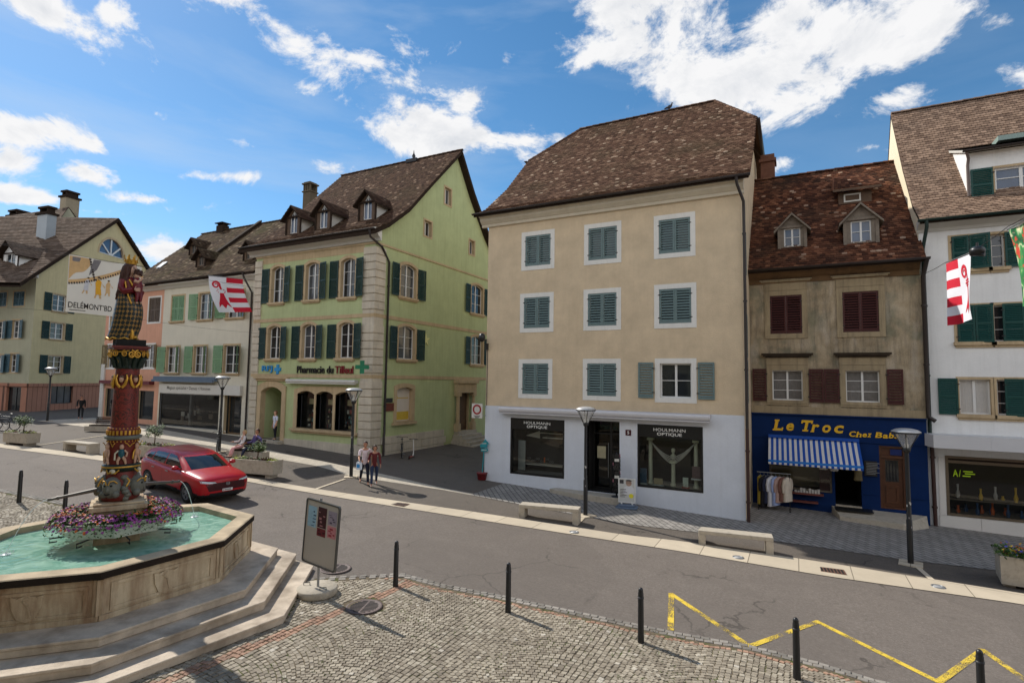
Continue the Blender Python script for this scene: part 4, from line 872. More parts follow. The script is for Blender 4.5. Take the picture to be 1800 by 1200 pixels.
 mb.prism(CF_, [(a*.8, b*.8) for a, b in ((-.13, -.42), (.13, -.42), (.13, -.13), (.42, -.13), (.42, .13), (.13, .13), (.13, .42), (-.13, .42), (-.13, .13), (-.42, .13), (-.42, -.13), (-.13, -.13))], -.07, .07, 0); mb.build('pharmacy_cross', [paint('green_cross_sign', lin(28, 120, 84), .4, .15, 5), MAT['steel']], B)
 mb = MB(); p = FS.px(680, 708, .1); mb.box(FS, p[0]-.1, p[0]+.75, p[1]-.45, p[1]-.02, .003, .04, 0); mb.box(FS, p[0]-.1, p[0]+.55, p[1]+.02, p[1]+.25, .003, .04, 1); mb.build('wall_plaque', [paint('brown_plaque', lin(110, 52, 40), .5, .1, 5), MAT['iron']], B)
 p = FS.px(749, 597, .05); mb = MB(); st = [(p[0]+r*math.cos(math.pi/2+i*math.pi/5), p[1]+r*math.sin(math.pi/2+i*math.pi/5)) for i, r in enumerate([.42, .15]*5)]; mb.prism(FS, st, .01, .05); mb.build('wall_star', paint('pale_star', lin(224, 222, 150), .5, .05, 4), B)
 return F, FS, B, dr, zd
# ------------------------------------------------------------------ cream shop house and narrow pink house
def house_cream():
 Y0 = 22.3; F = Fr((0, Y0, 0), (1, 0, 0), (0, -1, 0)); xa = F.px(281, 650)[0]; xb = -29.06
 B = thing('cream_shop_house', 'cream house with sage green shutters over a wide glazed clothes shop', 'building', (-34, Y0, G(-34)))
 ze = F.px(400, 485)[1]; up = [(303.6, 521, 321, 562), (351, 518, 371, 561), (401, 510, 426, 558)]; lo = [(294, 610, 312, 655), (342, 608, 360, 655), (395, 607, 417, 655)]
 W = []
 for row in (up, lo):
  r = [F.rect(*w) for w in row]; v0 = np.mean([w[2] for w in r]); v1 = np.mean([w[3] for w in r]); W.append([(w[0]-.02, w[1]+.1, v0, v1) for w in r])
 sg = F.rect(281, 690, 383, 750); sg = (sg[0], sg[1], F.px(383, 756)[1], F.px(281, 690)[1]); do = F.rect(395, 697, 422, 763); do = (do[0], do[1], G(-31)+.05, sg[3])
 wall(B, F, rectpoly(xa, xb, -6, ze+.14), [rectpoly(*w) for r in W for w in r]+[rectpoly(*sg), rectpoly(*do)], .2, [PL['cream'], STONE])
 for i, r in enumerate(W):
  for j, w in enumerate(r):
   P = rectpoly(*w); window(B, F, P, .15, MAT['white'], MAT['glass'], 2, 3, .05, sill=(STONE, .1, .12, .15), surround=(STONE, .11, .02)); c = (w[0]+w[1])/2; hw_ = (w[1]-w[0])/2
   if i == 0 and j == 0: shutter(B, F, w[0]+.02, c-.01, w[2], w[3], SH['sage'], n=-.05); shutter(B, F, c+.01, w[1]-.02, w[2], w[3], SH['sage'], n=-.05, hinge='r')
   else:
    shutter(B, F, w[0]-.13-hw_, w[0]-.1, w[2], w[3], SH['sage'], n=.03, hinge='r', angle=rad(8)); shutter(B, F, w[1]-.12, w[1]-.12+hw_, w[2], w[3], SH['sage'], n=.03, angle=rad(38))
 mb = MB(); frame_rect(mb, F, *sg, .05, -.13, -.06); um = F.px(326, 720)[0]; mb.box(F, um-.1, um+.1, sg[2]+.06, sg[3]-.06, -.5, -.3); o = mb.build('shop_window', MAT['steel'], B); pb = MB(); pb.quad(F(sg[0], sg[2], -.1), F(sg[1], sg[2], -.1), F(sg[1], sg[3], -.1), F(sg[0], sg[3], -.1)); pb.build('pane', MAT['clear'], o, fixn=False)
 room(B, F, sg[0], sg[1], sg[2], sg[3], 2.2, [paint('shop_back_wall', (.05, .048, .045), .8, .3, 2), paint('grey_plinth', (.12, .12, .13), .8, .2, 3)])
 mb = MB()
 for i in range(26):
  u = random.uniform(sg[0]+.3, sg[1]-.5); z = sg[2]+random.uniform(.25, 1.3); mb.box(F, u, u+random.uniform(.1, .5), z, z+random.uniform(.05, .35), -1.4+.03*i, -1.38+.03*i, i % 3)
 mb.build('display', [MAT['dark'], MAT['curtain'], MAT['greywood']], B)
 mb = MB(); frame_rect(mb, F, *do, .07, -.4, -.32); o = mb.build('shop_door', paint('oak_frame', lin(128, 104, 74), .6, .15, 8), B); pb = MB(); pb.quad(F(do[0], do[2], -.37), F(do[1], do[2], -.37), F(do[1], do[3], -.37), F(do[0], do[3], -.37)); pb.build('pane', MAT['glass'], o, fixn=False)
 s0, s1 = F.px(285, 684)[0], F.px(427, 684)[0]; zb = sg[3]+.02; zt = F.px(350, 676, .2)[1]; mb = MB(); mb.box(F, s0, s1, zb, zt, .003, .2); o = mb.build('sign_board', MAT['offwhite'], B); mb = MB(); h = zt-zb
 letters(mb, F, 'Magasin spécialisé • Dames • Hommes', F.px(299, 680)[0], F.px(375, 684)[0], zb+h*.32, zb+h*.78, .205, bold=.01); mb.build('lettering', paint('grey_letters', lin(96, 90, 82), .6, .05, 5), o, fixn=False)
 u0, u1 = F.px(277, 664)[0], F.px(384, 666)[0]; z = F.px(330, 666, .35)[1]; mb = MB(); mb.prism(F, [(u0, z-.12), (u1, z-.12), (u1, z+.16), (u0, z+.16)], .003, .3); mb.box(F, u0, u1, z-.2, z-.05, .302, .42); mb.build('awning', paint('grey_blue_awning', lin(96, 112, 130), .7, .1, 6), B)
 # roof shared line, parapet, dormers
 moulding(B, F, xa-.05, xb-.02, [(.002, ze-.28), (.08, ze-.27), (.22, ze-.12), (.42, ze-.06), (.44, ze+.02), (.002, ze+.03)], MAT['offwhite'], v=-.17)
 prof = [(-.5, ze-.02), (.8, ze+.85), (6.0, ze+5.6)]; xlp = F.px(213, 500)[0]
 rf = roof_slope(B, F, prof, lambda d: xlp, lambda d: -29.2, [RT['cream'], MAT['board']], tw=.22, th=.19, back=[(6.0, ze+5.6), (12.5, ze)])
 mb = MB(); ridge_tiles(mb, F(xlp, ze+5.62, -6), F(-29.3, ze+5.62, -6)); mb.build('ridge', RT['cream'], rf, fixn=False)
 a = hit(F, prof, 385, 440); mb = MB();
 q0, q1 = (prof[1][0], prof[1][1]), prof[2]; ux = F.px(458, 384, -6)[0]; mb.add([F(ux-.18, q1[1]+.3, -6), F(ux+.18, q1[1]+.3, -6), F(ux+.18, prof_z(prof, 1.5)+.25, -1.5), F(ux-.18, prof_z(prof, 1.5)+.25, -1.5), F(ux-.18, q1[1]-.1, -6), F(ux+.18, q1[1]-.1, -6), F(ux+.18, prof_z(prof, 1.5)-.1, -1.5), F(ux-.18, prof_z(prof, 1.5)-.1, -1.5)], [(0, 1, 2, 3), (0, 3, 7, 4), (1, 5, 6, 2), (3, 2, 6, 7)]); mb.build('party_wall', MAT['board'], B)
 for (cx, cy) in ((353, 469), (340, 448), (437, 458)):
  u, d, z = hit(F, prof, cx, cy); dormer(B, F, prof, u, d, 1.0, .85, .5, (MAT['wood'], RT['cream'], MAT['board']), (.5, .7, .15, MAT['greywood'], MAT['glass'], 2, 1), over=.3, side=.25)
 gutter(B, F(xlp, ze, .58), F(F.px(428, 476, .58)[0], ze, .58), MAT['gutter'])
 u = F.px(441, 560, .08)[0]; g0 = F.px(428, 477, .58)[0]; downpipe(B, [F(g0-.1, ze-.05, .58), F(g0-.05, ze-.35, .5), F(u, ze-1.25, .1), F(u, G(-30)-.05, .1)], MAT['gutter'], .055)
 u, d, z = hit(F, prof, 278, 472); mb = MB(); mb.add([F(u-.3, z+.1, -d), F(u+.3, z+.1, -d), F(u+.3, z+.62, -d-.5), F(u-.3, z+.62, -d-.5), F(u-.3, z-.1, -d), F(u+.3, z-.1, -d), F(u+.3, z+.4, -d-.5), F(u-.3, z+.4, -d-.5)], [(0, 1, 2, 3), (0, 4, 5, 1), (0, 3, 7, 4), (1, 5, 6, 2)]); mb.build('skylight', MAT['steel'], B)
 p = F.px(392, 391, -6); mb = MB(); mb.box(F, p[0]-.4, p[0]+.4, ze+5.2, ze+6.0, -6.3, -5.7); mb.box(F, p[0]-.5, p[0]+.5, ze+6.15, ze+6.22, -6.4, -5.6); mb.box(F, p[0]-.36, p[0]-.26, ze+6.0, ze+6.15, -6.2, -5.8); mb.box(F, p[0]+.26, p[0]+.36, ze+6.0, ze+6.15, -6.2, -5.8); mb.build('chimney', MAT['board'], B)
 # --- pink neighbour
 Bp = thing('pink_house', 'narrow salmon pink house with a dark red shop awning behind the fountain column', 'building', (-44, Y0+.1, G(-44))); FP = Fr((0, Y0+.1, 0), (1, 0, 0), (0, -1, 0)); x0 = FP.px(181, 640)[0]; x1 = xa-.01
 w1 = FP.rect(263, 524, 283, 565); w1 = (w1[0], w1[1]-.15, w1[2], w1[3]); w2 = FP.rect(252, 606, 270, 646); w3 = (x0+.6, x0+1.5, FP.px(190, 577)[1], FP.px(190, 556)[1]); w4 = (x0+.6, x0+1.5, FP.px(195, 646)[1], FP.px(195, 606)[1]); s1 = FP.rect(244, 686, 268, 738); s2 = FP.rect(186, 682, 202, 733)
 wall(Bp, FP, rectpoly(x0, x1, -6, ze+.14), [rectpoly(*w) for w in (w1, w2, w3, w4, s1, s2)], .2, [PL['pink'], STONE])
 for w in (w1, w2, w3, w4): window(Bp, FP, rectpoly(*w), .12, MAT['white'], MAT['glass'], 2, 3, .05, surround=(STONEW, .12, .02))
 c = (w1[0]+w1[1])/2; shutter(Bp, FP, w1[0]+.02, c-.01, w1[2], w1[3], SH['brown'], n=-.05); shutter(Bp, FP, c+.01, w1[1]-.02, w1[2], w1[3], SH['brown'], n=-.05, hinge='r'); shutter(Bp, FP, w2[1]+.02, w2[1]+.75, w2[2], w2[3], SH['olive'], n=.03, angle=rad(20)); shutter(Bp, FP, w4[0]-.75, w4[0]-.02, w4[2], w4[3], SH['olive'], n=.03, hinge='r')
 for w in (s1, s2): window(Bp, FP, rectpoly(*w), .14, MAT['black'], MAT['glass'], 1, 1, .05, name='shop_window')
 u0, u1 = FP.px(183, 672)[0], FP.px(271, 676)[0]; z = FP.px(226, 672, .3)[1]; mb = MB(); mb.prism(FP, [(u0, z-.12), (u1, z-.12), (u1, z+.12), (u0, z+.12)], .003, .35); mb.build('awning', paint('wine_red_awning', lin(104, 44, 48), .7, .12, 6), Bp)
 mb = MB(); mb.box(FP, x0-.02, x0+.45, -6, FP.px(181, 640)[1], .003, .1); mb.build('corner_pilaster', MAT['offwhite'], Bp)
 moulding(Bp, FP, x0-.3, x1, [(.002, ze-.28), (.08, ze-.27), (.22, ze-.12), (.42, ze-.06), (.44, ze+.02), (.002, ze+.03)], MAT['offwhite'], v=-.17)
 return F, B
# ------------------------------------------------------------------ weathered house with the blue second-hand shop
def house_troc():
 Y0 = 25.0; F = Fr((0, Y0, 0), (1, 0, 0), (0, -1, 0)); XL, XR = -1.64, 4.28
 B = thing('weathered_shop_house', 'stained grey beige house with oxblood shutters above a bright blue second-hand shop', 'building', (1.2, Y0, G(1.2)))
 zs = F.px(1470, 731)[1]; u1 = F.rect(1353, 521.5, 1410.6, 585.5); u2 = F.rect(1480, 513, 1546, 582.7); l1 = F.rect(1357, 650, 1412, 704); l2 = F.rect(1486, 651, 1548, 707.5)
 va, vb = (u1[2]+u2[2])/2, (u1[3]+u2[3])/2; u1 = (u1[0], u1[1], va, vb); u2 = (u2[0], u2[1], va, vb); va, vb = (l1[2]+l2[2])/2, (l1[3]+l2[3])/2; l1 = (l1[0], l1[1], va, vb); l2 = (l2[0], l2[1], va, vb)
 ze = F.px(1470, 470)[1]
 wall(B, F, rectpoly(XL, XR, zs+.01, ze+.2), [rectpoly(*w) for w in (u1, u2, l1, l2)], .2, [PL['troc'], STONE])
 for i, w in enumerate((u1, u2, l1, l2)):
  P = rectpoly(*w); c = (w[0]+w[1])/2
  window(B, F, P, .15, MAT['white'], MAT['glass'], 2, 3, .05, surround=(STONET, .2, .04), sill=(STONET, .12, .06, .2) if i > 1 else None, curtain=(paint('grey_net_curtain', (.16, .15, .14), .9, .2, 10), ((.06, .46), (.54, .94))) if i > 1 else None)
  hd = MB(); zt = w[3]+.21; hd.box(F, w[0]-.2, w[1]+.2, zt, zt+.3, .002, .045)
  for k, (e, o_) in enumerate(((.24, .1), (.32, .17), (.38, .22))): hd.box(F, w[0]-e, w[1]+e, zt+.302+k*.05, zt+.35+k*.05, .002, o_*(1 if i > 1 else .6), 1 if i > 1 else 0)
  hd.build('window_hood', [STONET, HOODM], B)
  tp = MB(); tp.box(F, w[0]-.39, w[1]+.39, zt+.452, zt+.47, .002, .24 if i > 1 else .15); tp.build('hood_flashing', MAT['board'], B)
  if i < 2: shutter(B, F, w[0]+.01, c-.003, w[2]+.01, w[3]-.01, SH['red'], n=-.02, mid=False); shutter(B, F, c+.003, w[1]-.01, w[2]+.01, w[3]-.01, SH['red'], n=-.02, hinge='r', mid=False)
  else:
   h = min((w[1]-w[0])/2+.04, (l2[0]-l1[1]-.47)/2)
   shutter(B, F, w[0]-.24-h+.01, w[0]-.22, w[2]-.05, w[3]+.05, SH['red'], n=.05, hinge='r', mid=False); shutter(B, F, w[1]+.22, w[1]+.22+h, w[2]-.05, w[3]+.05, SH['red'], n=.05, mid=False)
 mb = MB(); mb.box(F, XL, XR, zs+.03, zs+.32, .002, .05); mb.build('string_course', STONET, B)
 # eaves
 moulding(B, F, XL-.02, XR-.05, [(.002, ze-.5), (.06, ze-.5), (.1, ze-.32), (.22, ze-.25), (.5, ze-.02), (.5, ze+.03), (.002, ze+.04)], paint('stained_eaves_wood', lin(108, 82, 54), .85, .35, 3, dirt=lin(50, 42, 36), dirt_amt=.8))
 prof = [(-.55, ze+.02), (5.1, ze+5.75)]; xl = lambda d: XL-.02; xr = lambda d: XR+.07
 rf = roof_slope(B, F, prof, xl, xr, [RT['troc'], MAT['board']], tw=.19, th=.155, back=[(5.1, ze+5.75), (11, ze)])
 mb = MB(); ridge_tiles(mb, F(XL, ze+5.77, -5.1), F(XR, ze+5.77, -5.1)); mb.build('ridge', RT['troc'], rf, fixn=False)
 gutter(B, F(XL, ze+.03, .62), F(XR+.2, ze+.03, .62), MAT['gutter'], .09)
 for cx, cy, k in ((1393, 436, 1), (1514, 427, 1.12)):
  u, d, z = hit(F, prof, cx, cy); dormer(B, F, prof, u, d, .98*k, .98*k, .52*k, (MAT['greywood'], RT['troc'], MAT['greywood']), (.62*k, .78*k, .10, MAT['white'], MAT['glassblue'], 2, 2), over=.22, side=.2)
 # hipped loading hatch high on the roof
 u, d, z = hit(F, prof, 1503, 357); D = Fr(F.O-F.N*d, F.U, F.N); mb = MB(); mb.box(D, u-.62, u+.62, z-.1, z+.55, -.6, 0, 1); frame_rect(mb, D, u-.42, u+.22, z+.1, z+.46, .06, .002, .03, 2)
 e0, e1 = u-.85, u+.95; zz = z+.62; a = [D(e0, zz, .35), D(e1, zz, .35), D(u+.6, zz+.95, -.95), D(u-.75, zz+.95, -.95), D(e1, zz+.4, -1.0), D(e0, zz+.4, -1.0)]; mb.add(a, [(0, 1, 2, 3), (1, 4, 2), (0, 3, 5)], 0); mb.add([p-np.array([0, 0, .1]) for p in a[:2]]+a[:2], [(0, 1, 3, 2)], 1)
 for i in range(9):
  for j in range(11):
   t0, t1 = i/9, (i+1.3)/9; p = lambda t, s: D(e0+.03+(u-.72-e0)*t+((e1-e0)*(1-t)+(1.3)*t-.05)*s, zz+.95*t+.02, .36-1.3*t)
   q = [p(t0, j/11), p(t0, (j+.92)/11), p(min(1, t1), (j+.92)/11), p(min(1, t1), j/11)]; q[0][2] += .03; q[1][2] += .03; mb.add(q, [(0, 1, 2, 3)], 0)
 mb.build('roof_hatch', [RT['troc'], MAT['wood'], MAT['offwhite']], B, fixn=False)
 p = F.px(1341, 285, -5.6); mb = MB(); mb.box(F, p[0]-.1, p[0]+.55, ze+4.5, p[1]-.1, -6.2, -5.4); mb.box(F, p[0]-.18, p[0]+.63, p[1]-.1, p[1]+.05, -6.3, -5.3); mb.box(F, p[0]-.1, p[0]+.55, p[1]+.05, p[1]+.3, -6.2, -5.4); mb.build('chimney', paint('brick_chimney', lin(110, 74, 58), .9, .25, 8, bump=.4), B)
 x = XR+.05; downpipe(B, [F(XR+.1, ze-.05, .62), F(x, ze-.6, .12), F(x, zs+.35, .1), F(x, zs+.1, .1), F(x+.2, zs-.05, .12)], MAT['gutter'], .075, [F(x, 3, .1), F(x, .8, .1)])
 # blue shop front
 BLUE = paint('cobalt_shopfront_paint', (.004, .022, .095), .65, .12, 3, spec=.12, dirt=(.006, .016, .06), dirt_amt=.4); z0 = G(1)
 wn = F.rect(1352, 790, 1463, 861); wn = (wn[0], wn[1], F.px(1400, 861)[1], F.px(1400, 790)[1]); dr = (F.px(1468, 850)[0], F.px(1514, 850)[0], F.px(1490, 889)[1], wn[3]); wd = (F.px(1547, 850)[0], F.px(1593, 850)[0], F.px(1570, 895)[1], F.px(1570, 784)[1])
 wall(B, F, rectpoly(XL, XR, -6.5, zs+.005), [rectpoly(*wn), rectpoly(*dr), rectpoly(*wd)], .25, [BLUE, BLUE], name='shop_wall')
 mb = MB(); mb.box(F, XL, XR, zs-.02, zs+.028, .003, .1); mb.box(F, XL, XR, zs-.98, zs-.95, .003, .04)
 for z in (-4.15,): mb.box(F, wd[0]-.62, wd[0]-.02, z, z+.03, .003, .03); mb.box(F, wd[1]+.02, XR, z, z+.03, .003, .03)
 mb.build('fascia', BLUE, B)
 # slab lettering, letter by letter with added serifs
 YEL = paint('yellow_letters', lin(230, 180, 40), .45, .06, 5); mb = MB(); sx = .22
 def word(spec, py0, py1, hcap):
  for ch, xa, xb, low in spec:
   a = F.px(xa, (py0+py1)/2)[0]; b = F.px(xb, (py0+py1)/2)[0]; base = F.px((xa+xb)/2, low)[1]; h = hcap*(1 if ch in 'LTCBhbd' else .70); base_n = .03
   T = lambda u, v, n, a=a, base=base: F(u+(v-base)*sx, v, n)
   letters(mb, T, ch, a, b, base, base+h, base_n, bold=.03, depth=.025); w = b-a; t = h*.13
   if ch in 'Lrhe' and ch != 'e': mb.prism(Fr((0, Y0, 0), (1, 0, 0), (0, -1, 0)), [(a-w*.10+0, base-.003), (a+w*.42, base-.003), (a+w*.42+t*sx, base+t), (a-w*.10+t*sx, base+t)], .006, .034)
   if ch == 'L': mb.prism(F, [(a-w*.1+(h-t)*sx, base+h-t), (a+w*.42+(h-t)*sx, base+h-t), (a+w*.42+h*sx, base+h), (a-w*.1+h*sx, base+h)], .006, .034); mb.prism(F, [(b-t, base), (b, base), (b+h*.3*sx, base+h*.3), (b-t+h*.3*sx, base+h*.3)], .006, .033)
   if ch == 'T':
    c = (a+b)/2; mb.prism(F, [(c-w*.26, base-.003), (c+w*.26, base-.003), (c+w*.26+t*sx, base+t), (c-w*.26+t*sx, base+t)], .006, .034)
    for q in (a, b-t): mb.prism(F, [(q+(h*.7)*sx, base+h*.7), (q+t+(h*.7)*sx, base+h*.7), (q+t+h*sx, base+h), (q+h*sx, base+h)], .006, .033)
 word((('L', 1359.5, 1375.5, 756), ('e', 1380.5, 1394, 756.6), ('T', 1405, 1425, 757.5), ('r', 1425.5, 1437.5, 759), ('o', 1443.5, 1458.5, 760), ('c', 1464.5, 1480.5, 761)), 738, 761, .44)
 word((('C', 1491.5, 1503, 767), ('h', 1504.5, 1513.5, 768), ('e', 1515, 1523, 768), ('z', 1524, 1530.5, 768), ('B', 1538, 1550, 769), ('a', 1551, 1560, 770), ('b', 1561.5, 1570, 770), ('s', 1571.5, 1578, 770.5)), 757, 771, .21)
 mb.build('lettering', YEL, B, fixn=False)
 # window, open doorway, brown house door
 mb = MB(); frame_rect(mb, F, *wn, .06, -.2, -.1); o = mb.build('shop_window', MAT['greywood'], B); pb = MB(); pb.quad(F(wn[0], wn[2], -.15), F(wn[1], wn[2], -.15), F(wn[1], wn[3], -.15), F(wn[0], wn[3], -.15)); pb.build('pane', MAT['clear'], o, fixn=False)
 room(B, F, *wn, 1.2, [paint('cream_blind', lin(150, 138, 112), .8, .12, 2), MAT['wood']]); mb = MB()
 mb.box(F, wn[0]-.1, wn[1]-.3, wn[2]-.1, wn[2]-.04, .01, .3, 0); mb.box(F, wn[0]+.3, wn[1]-.5, wn[2]-.42, wn[2]-.36, .01, .28, 0); mb.box(F, wn[1]-.42, wn[1]-.02, wn[2]+.05, wn[3]-.5, -.3, -.22, 1)
 for i in range(9): u = wn[0]+.9+i*.1; mb.box(F, u, u+.08, wn[2]-.04, wn[2]+random.uniform(.02, .14), .06, .2, 2)
 mb.build('display_shelf', [paint('red_brown_shelf', lin(112, 60, 52), .6, .15, 7), SH['red'], MAT['curtain']], B)
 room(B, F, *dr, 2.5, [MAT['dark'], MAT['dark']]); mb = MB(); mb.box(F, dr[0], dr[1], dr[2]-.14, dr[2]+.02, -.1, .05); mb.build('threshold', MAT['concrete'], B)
 DW = paint('varnished_door_wood', lin(84, 50, 30), .4, .3, 6, spec=.5); mb = MB(); mb.box(F, wd[0]+.03, wd[1]-.03, wd[2]+.02, wd[3]-.02, -.24, -.16); frame_rect(mb, F, *wd, .07, -.2, -.05); vt = wd[2]+(wd[3]-wd[2])*.82; mb.box(F, wd[0]+.07, wd[1]-.07, vt-.04, vt+.05, -.158, -.07)
 frame_rect(mb, F, wd[0]+.2, wd[1]-.2, wd[2]+.2, wd[2]+.85, .08, -.158, -.12); o = mb.build('house_door', DW, B); mb = MB(); mb.box(F, wd[0]+.2, wd[1]-.2, wd[2]+1.0, vt-.12, -.158, -.15, 0)
 for i in range(7): u = wd[0]+.26+i*(wd[1]-wd[0]-.52)/6; mb.tube([F(u, wd[2]+1.02, -.14), F(u+(.03 if i % 2 else -.03), wd[2]+1.4, -.13), F(u, vt-.14, -.14)], .012, 6, 1)
 mb.build('door_grille', [MAT['glass'], MAT['iron']], o); mb = MB(); mb.box(F, wd[0]+.36, wd[0]+.72, vt+.08, vt+.3, -.1, -.08); mb.build('number_plate', paint('blue_enamel_plate', lin(22, 40, 96), .3, .1, 9), o)
 mb = MB(); a = F.px(1519, 809); b = F.px(1542, 837); mb.box(F, a[0], b[0], b[1], a[1], .005, .06, 0)
 for i in range(8): z = a[1]-.07-i*(a[1]-b[1]-.1)/8; mb.box(F, a[0]+.06, a[0]+random.uniform(.3, .5), z-.015, z+.005, .061, .064, 1)
 mb.build('notice_board', [MAT['black'], MAT['steel']], B)
 mb = MB(); L0 = F.px(1462, 893)[0]; pts = [(L0, Y0-.01), (XR-.1, Y0-.01), (XR-.15, Y0-.9), (XR-1.0, Y0-1.35), (L0+.2, Y0-1.15)]; zz = dr[2]-.02; k = len(pts); zb = [zz-.02, zz-.05, -5.35, zz-.16, zz-.16]
 mb.add([(x, y, -6) for x, y in pts]+[(x, y, z) for (x, y), z in zip(pts, zb)], [(i, (i+1) % k, (i+1) % k+k, i+k) for i in range(k)]+[(5, 6, 8, 9), (6, 7, 8)]); mb.build('ramp', MAT['concrete'], B)
 mb = MB(); mb.bx(dr[0]-.05, dr[1]+.3, Y0-.75, Y0-.15, zz-.02, zz+.012); mb.build('door_mat', MAT['black'], B)
 # striped awning
 aw = thing_part_awning(B, F)
 return F, B, dr, wn
def thing_part_awning(B, F):
 a0, a1 = F.px(1351, 769)[0], F.px(1509.7, 776)[0]; zt = F.px(1430, 772)[1]; out = 1.15; zb = F.px(1435, 813, out)[1]; b0, b1 = F.px(1350.5, 806, out)[0], F.px(1518, 819, out)[0]
 mb = MB(); k = 34
 for i in range(k):
  s0, s1 = i/k, (i+1)/k; m = 1 if i % 2 == 0 else 0; t = lambda s: F(a0+(a1-a0)*s, zt, .08); b = lambda s: F(b0+(b1-b0)*s, zb, out); bb = lambda s, d: F(b0+(b1-b0)*s, zb-d, out+.01)
  mid = lambda s: (t(s)+b(s))/2-np.array([0, 0, .03])
  mb.quad(t(s0), t(s1), mid(s1), mid(s0), m); mb.quad(mid(s0), mid(s1), b(s1), b(s0), m); mb.quad(b(s0), b(s1), bb(s1, .09), bb(s0, .09), 2); mb.quad(bb(s0, .09), bb(s1, .09), bb(s1, .17), bb(s0, .17), m)
 mb.box(F, a0, a1, zt, zt+.12, .003, .16, 0)
 for u, v in ((a0+.05, b0+.05), (a1-.05, b1-.05)): mb.tube([F(u, zt-.5, .05), F(v, zb+.02, out-.04)], .016, 6, 3)
 return mb.build('awning', [paint('awning_blue', lin(20, 74, 160), .7, .08, 6), paint('awning_white', lin(206, 204, 204), .75, .08, 6), paint('awning_trim', lin(30, 110, 190), .7, .08, 6), MAT['steel']], B, fixn=False)
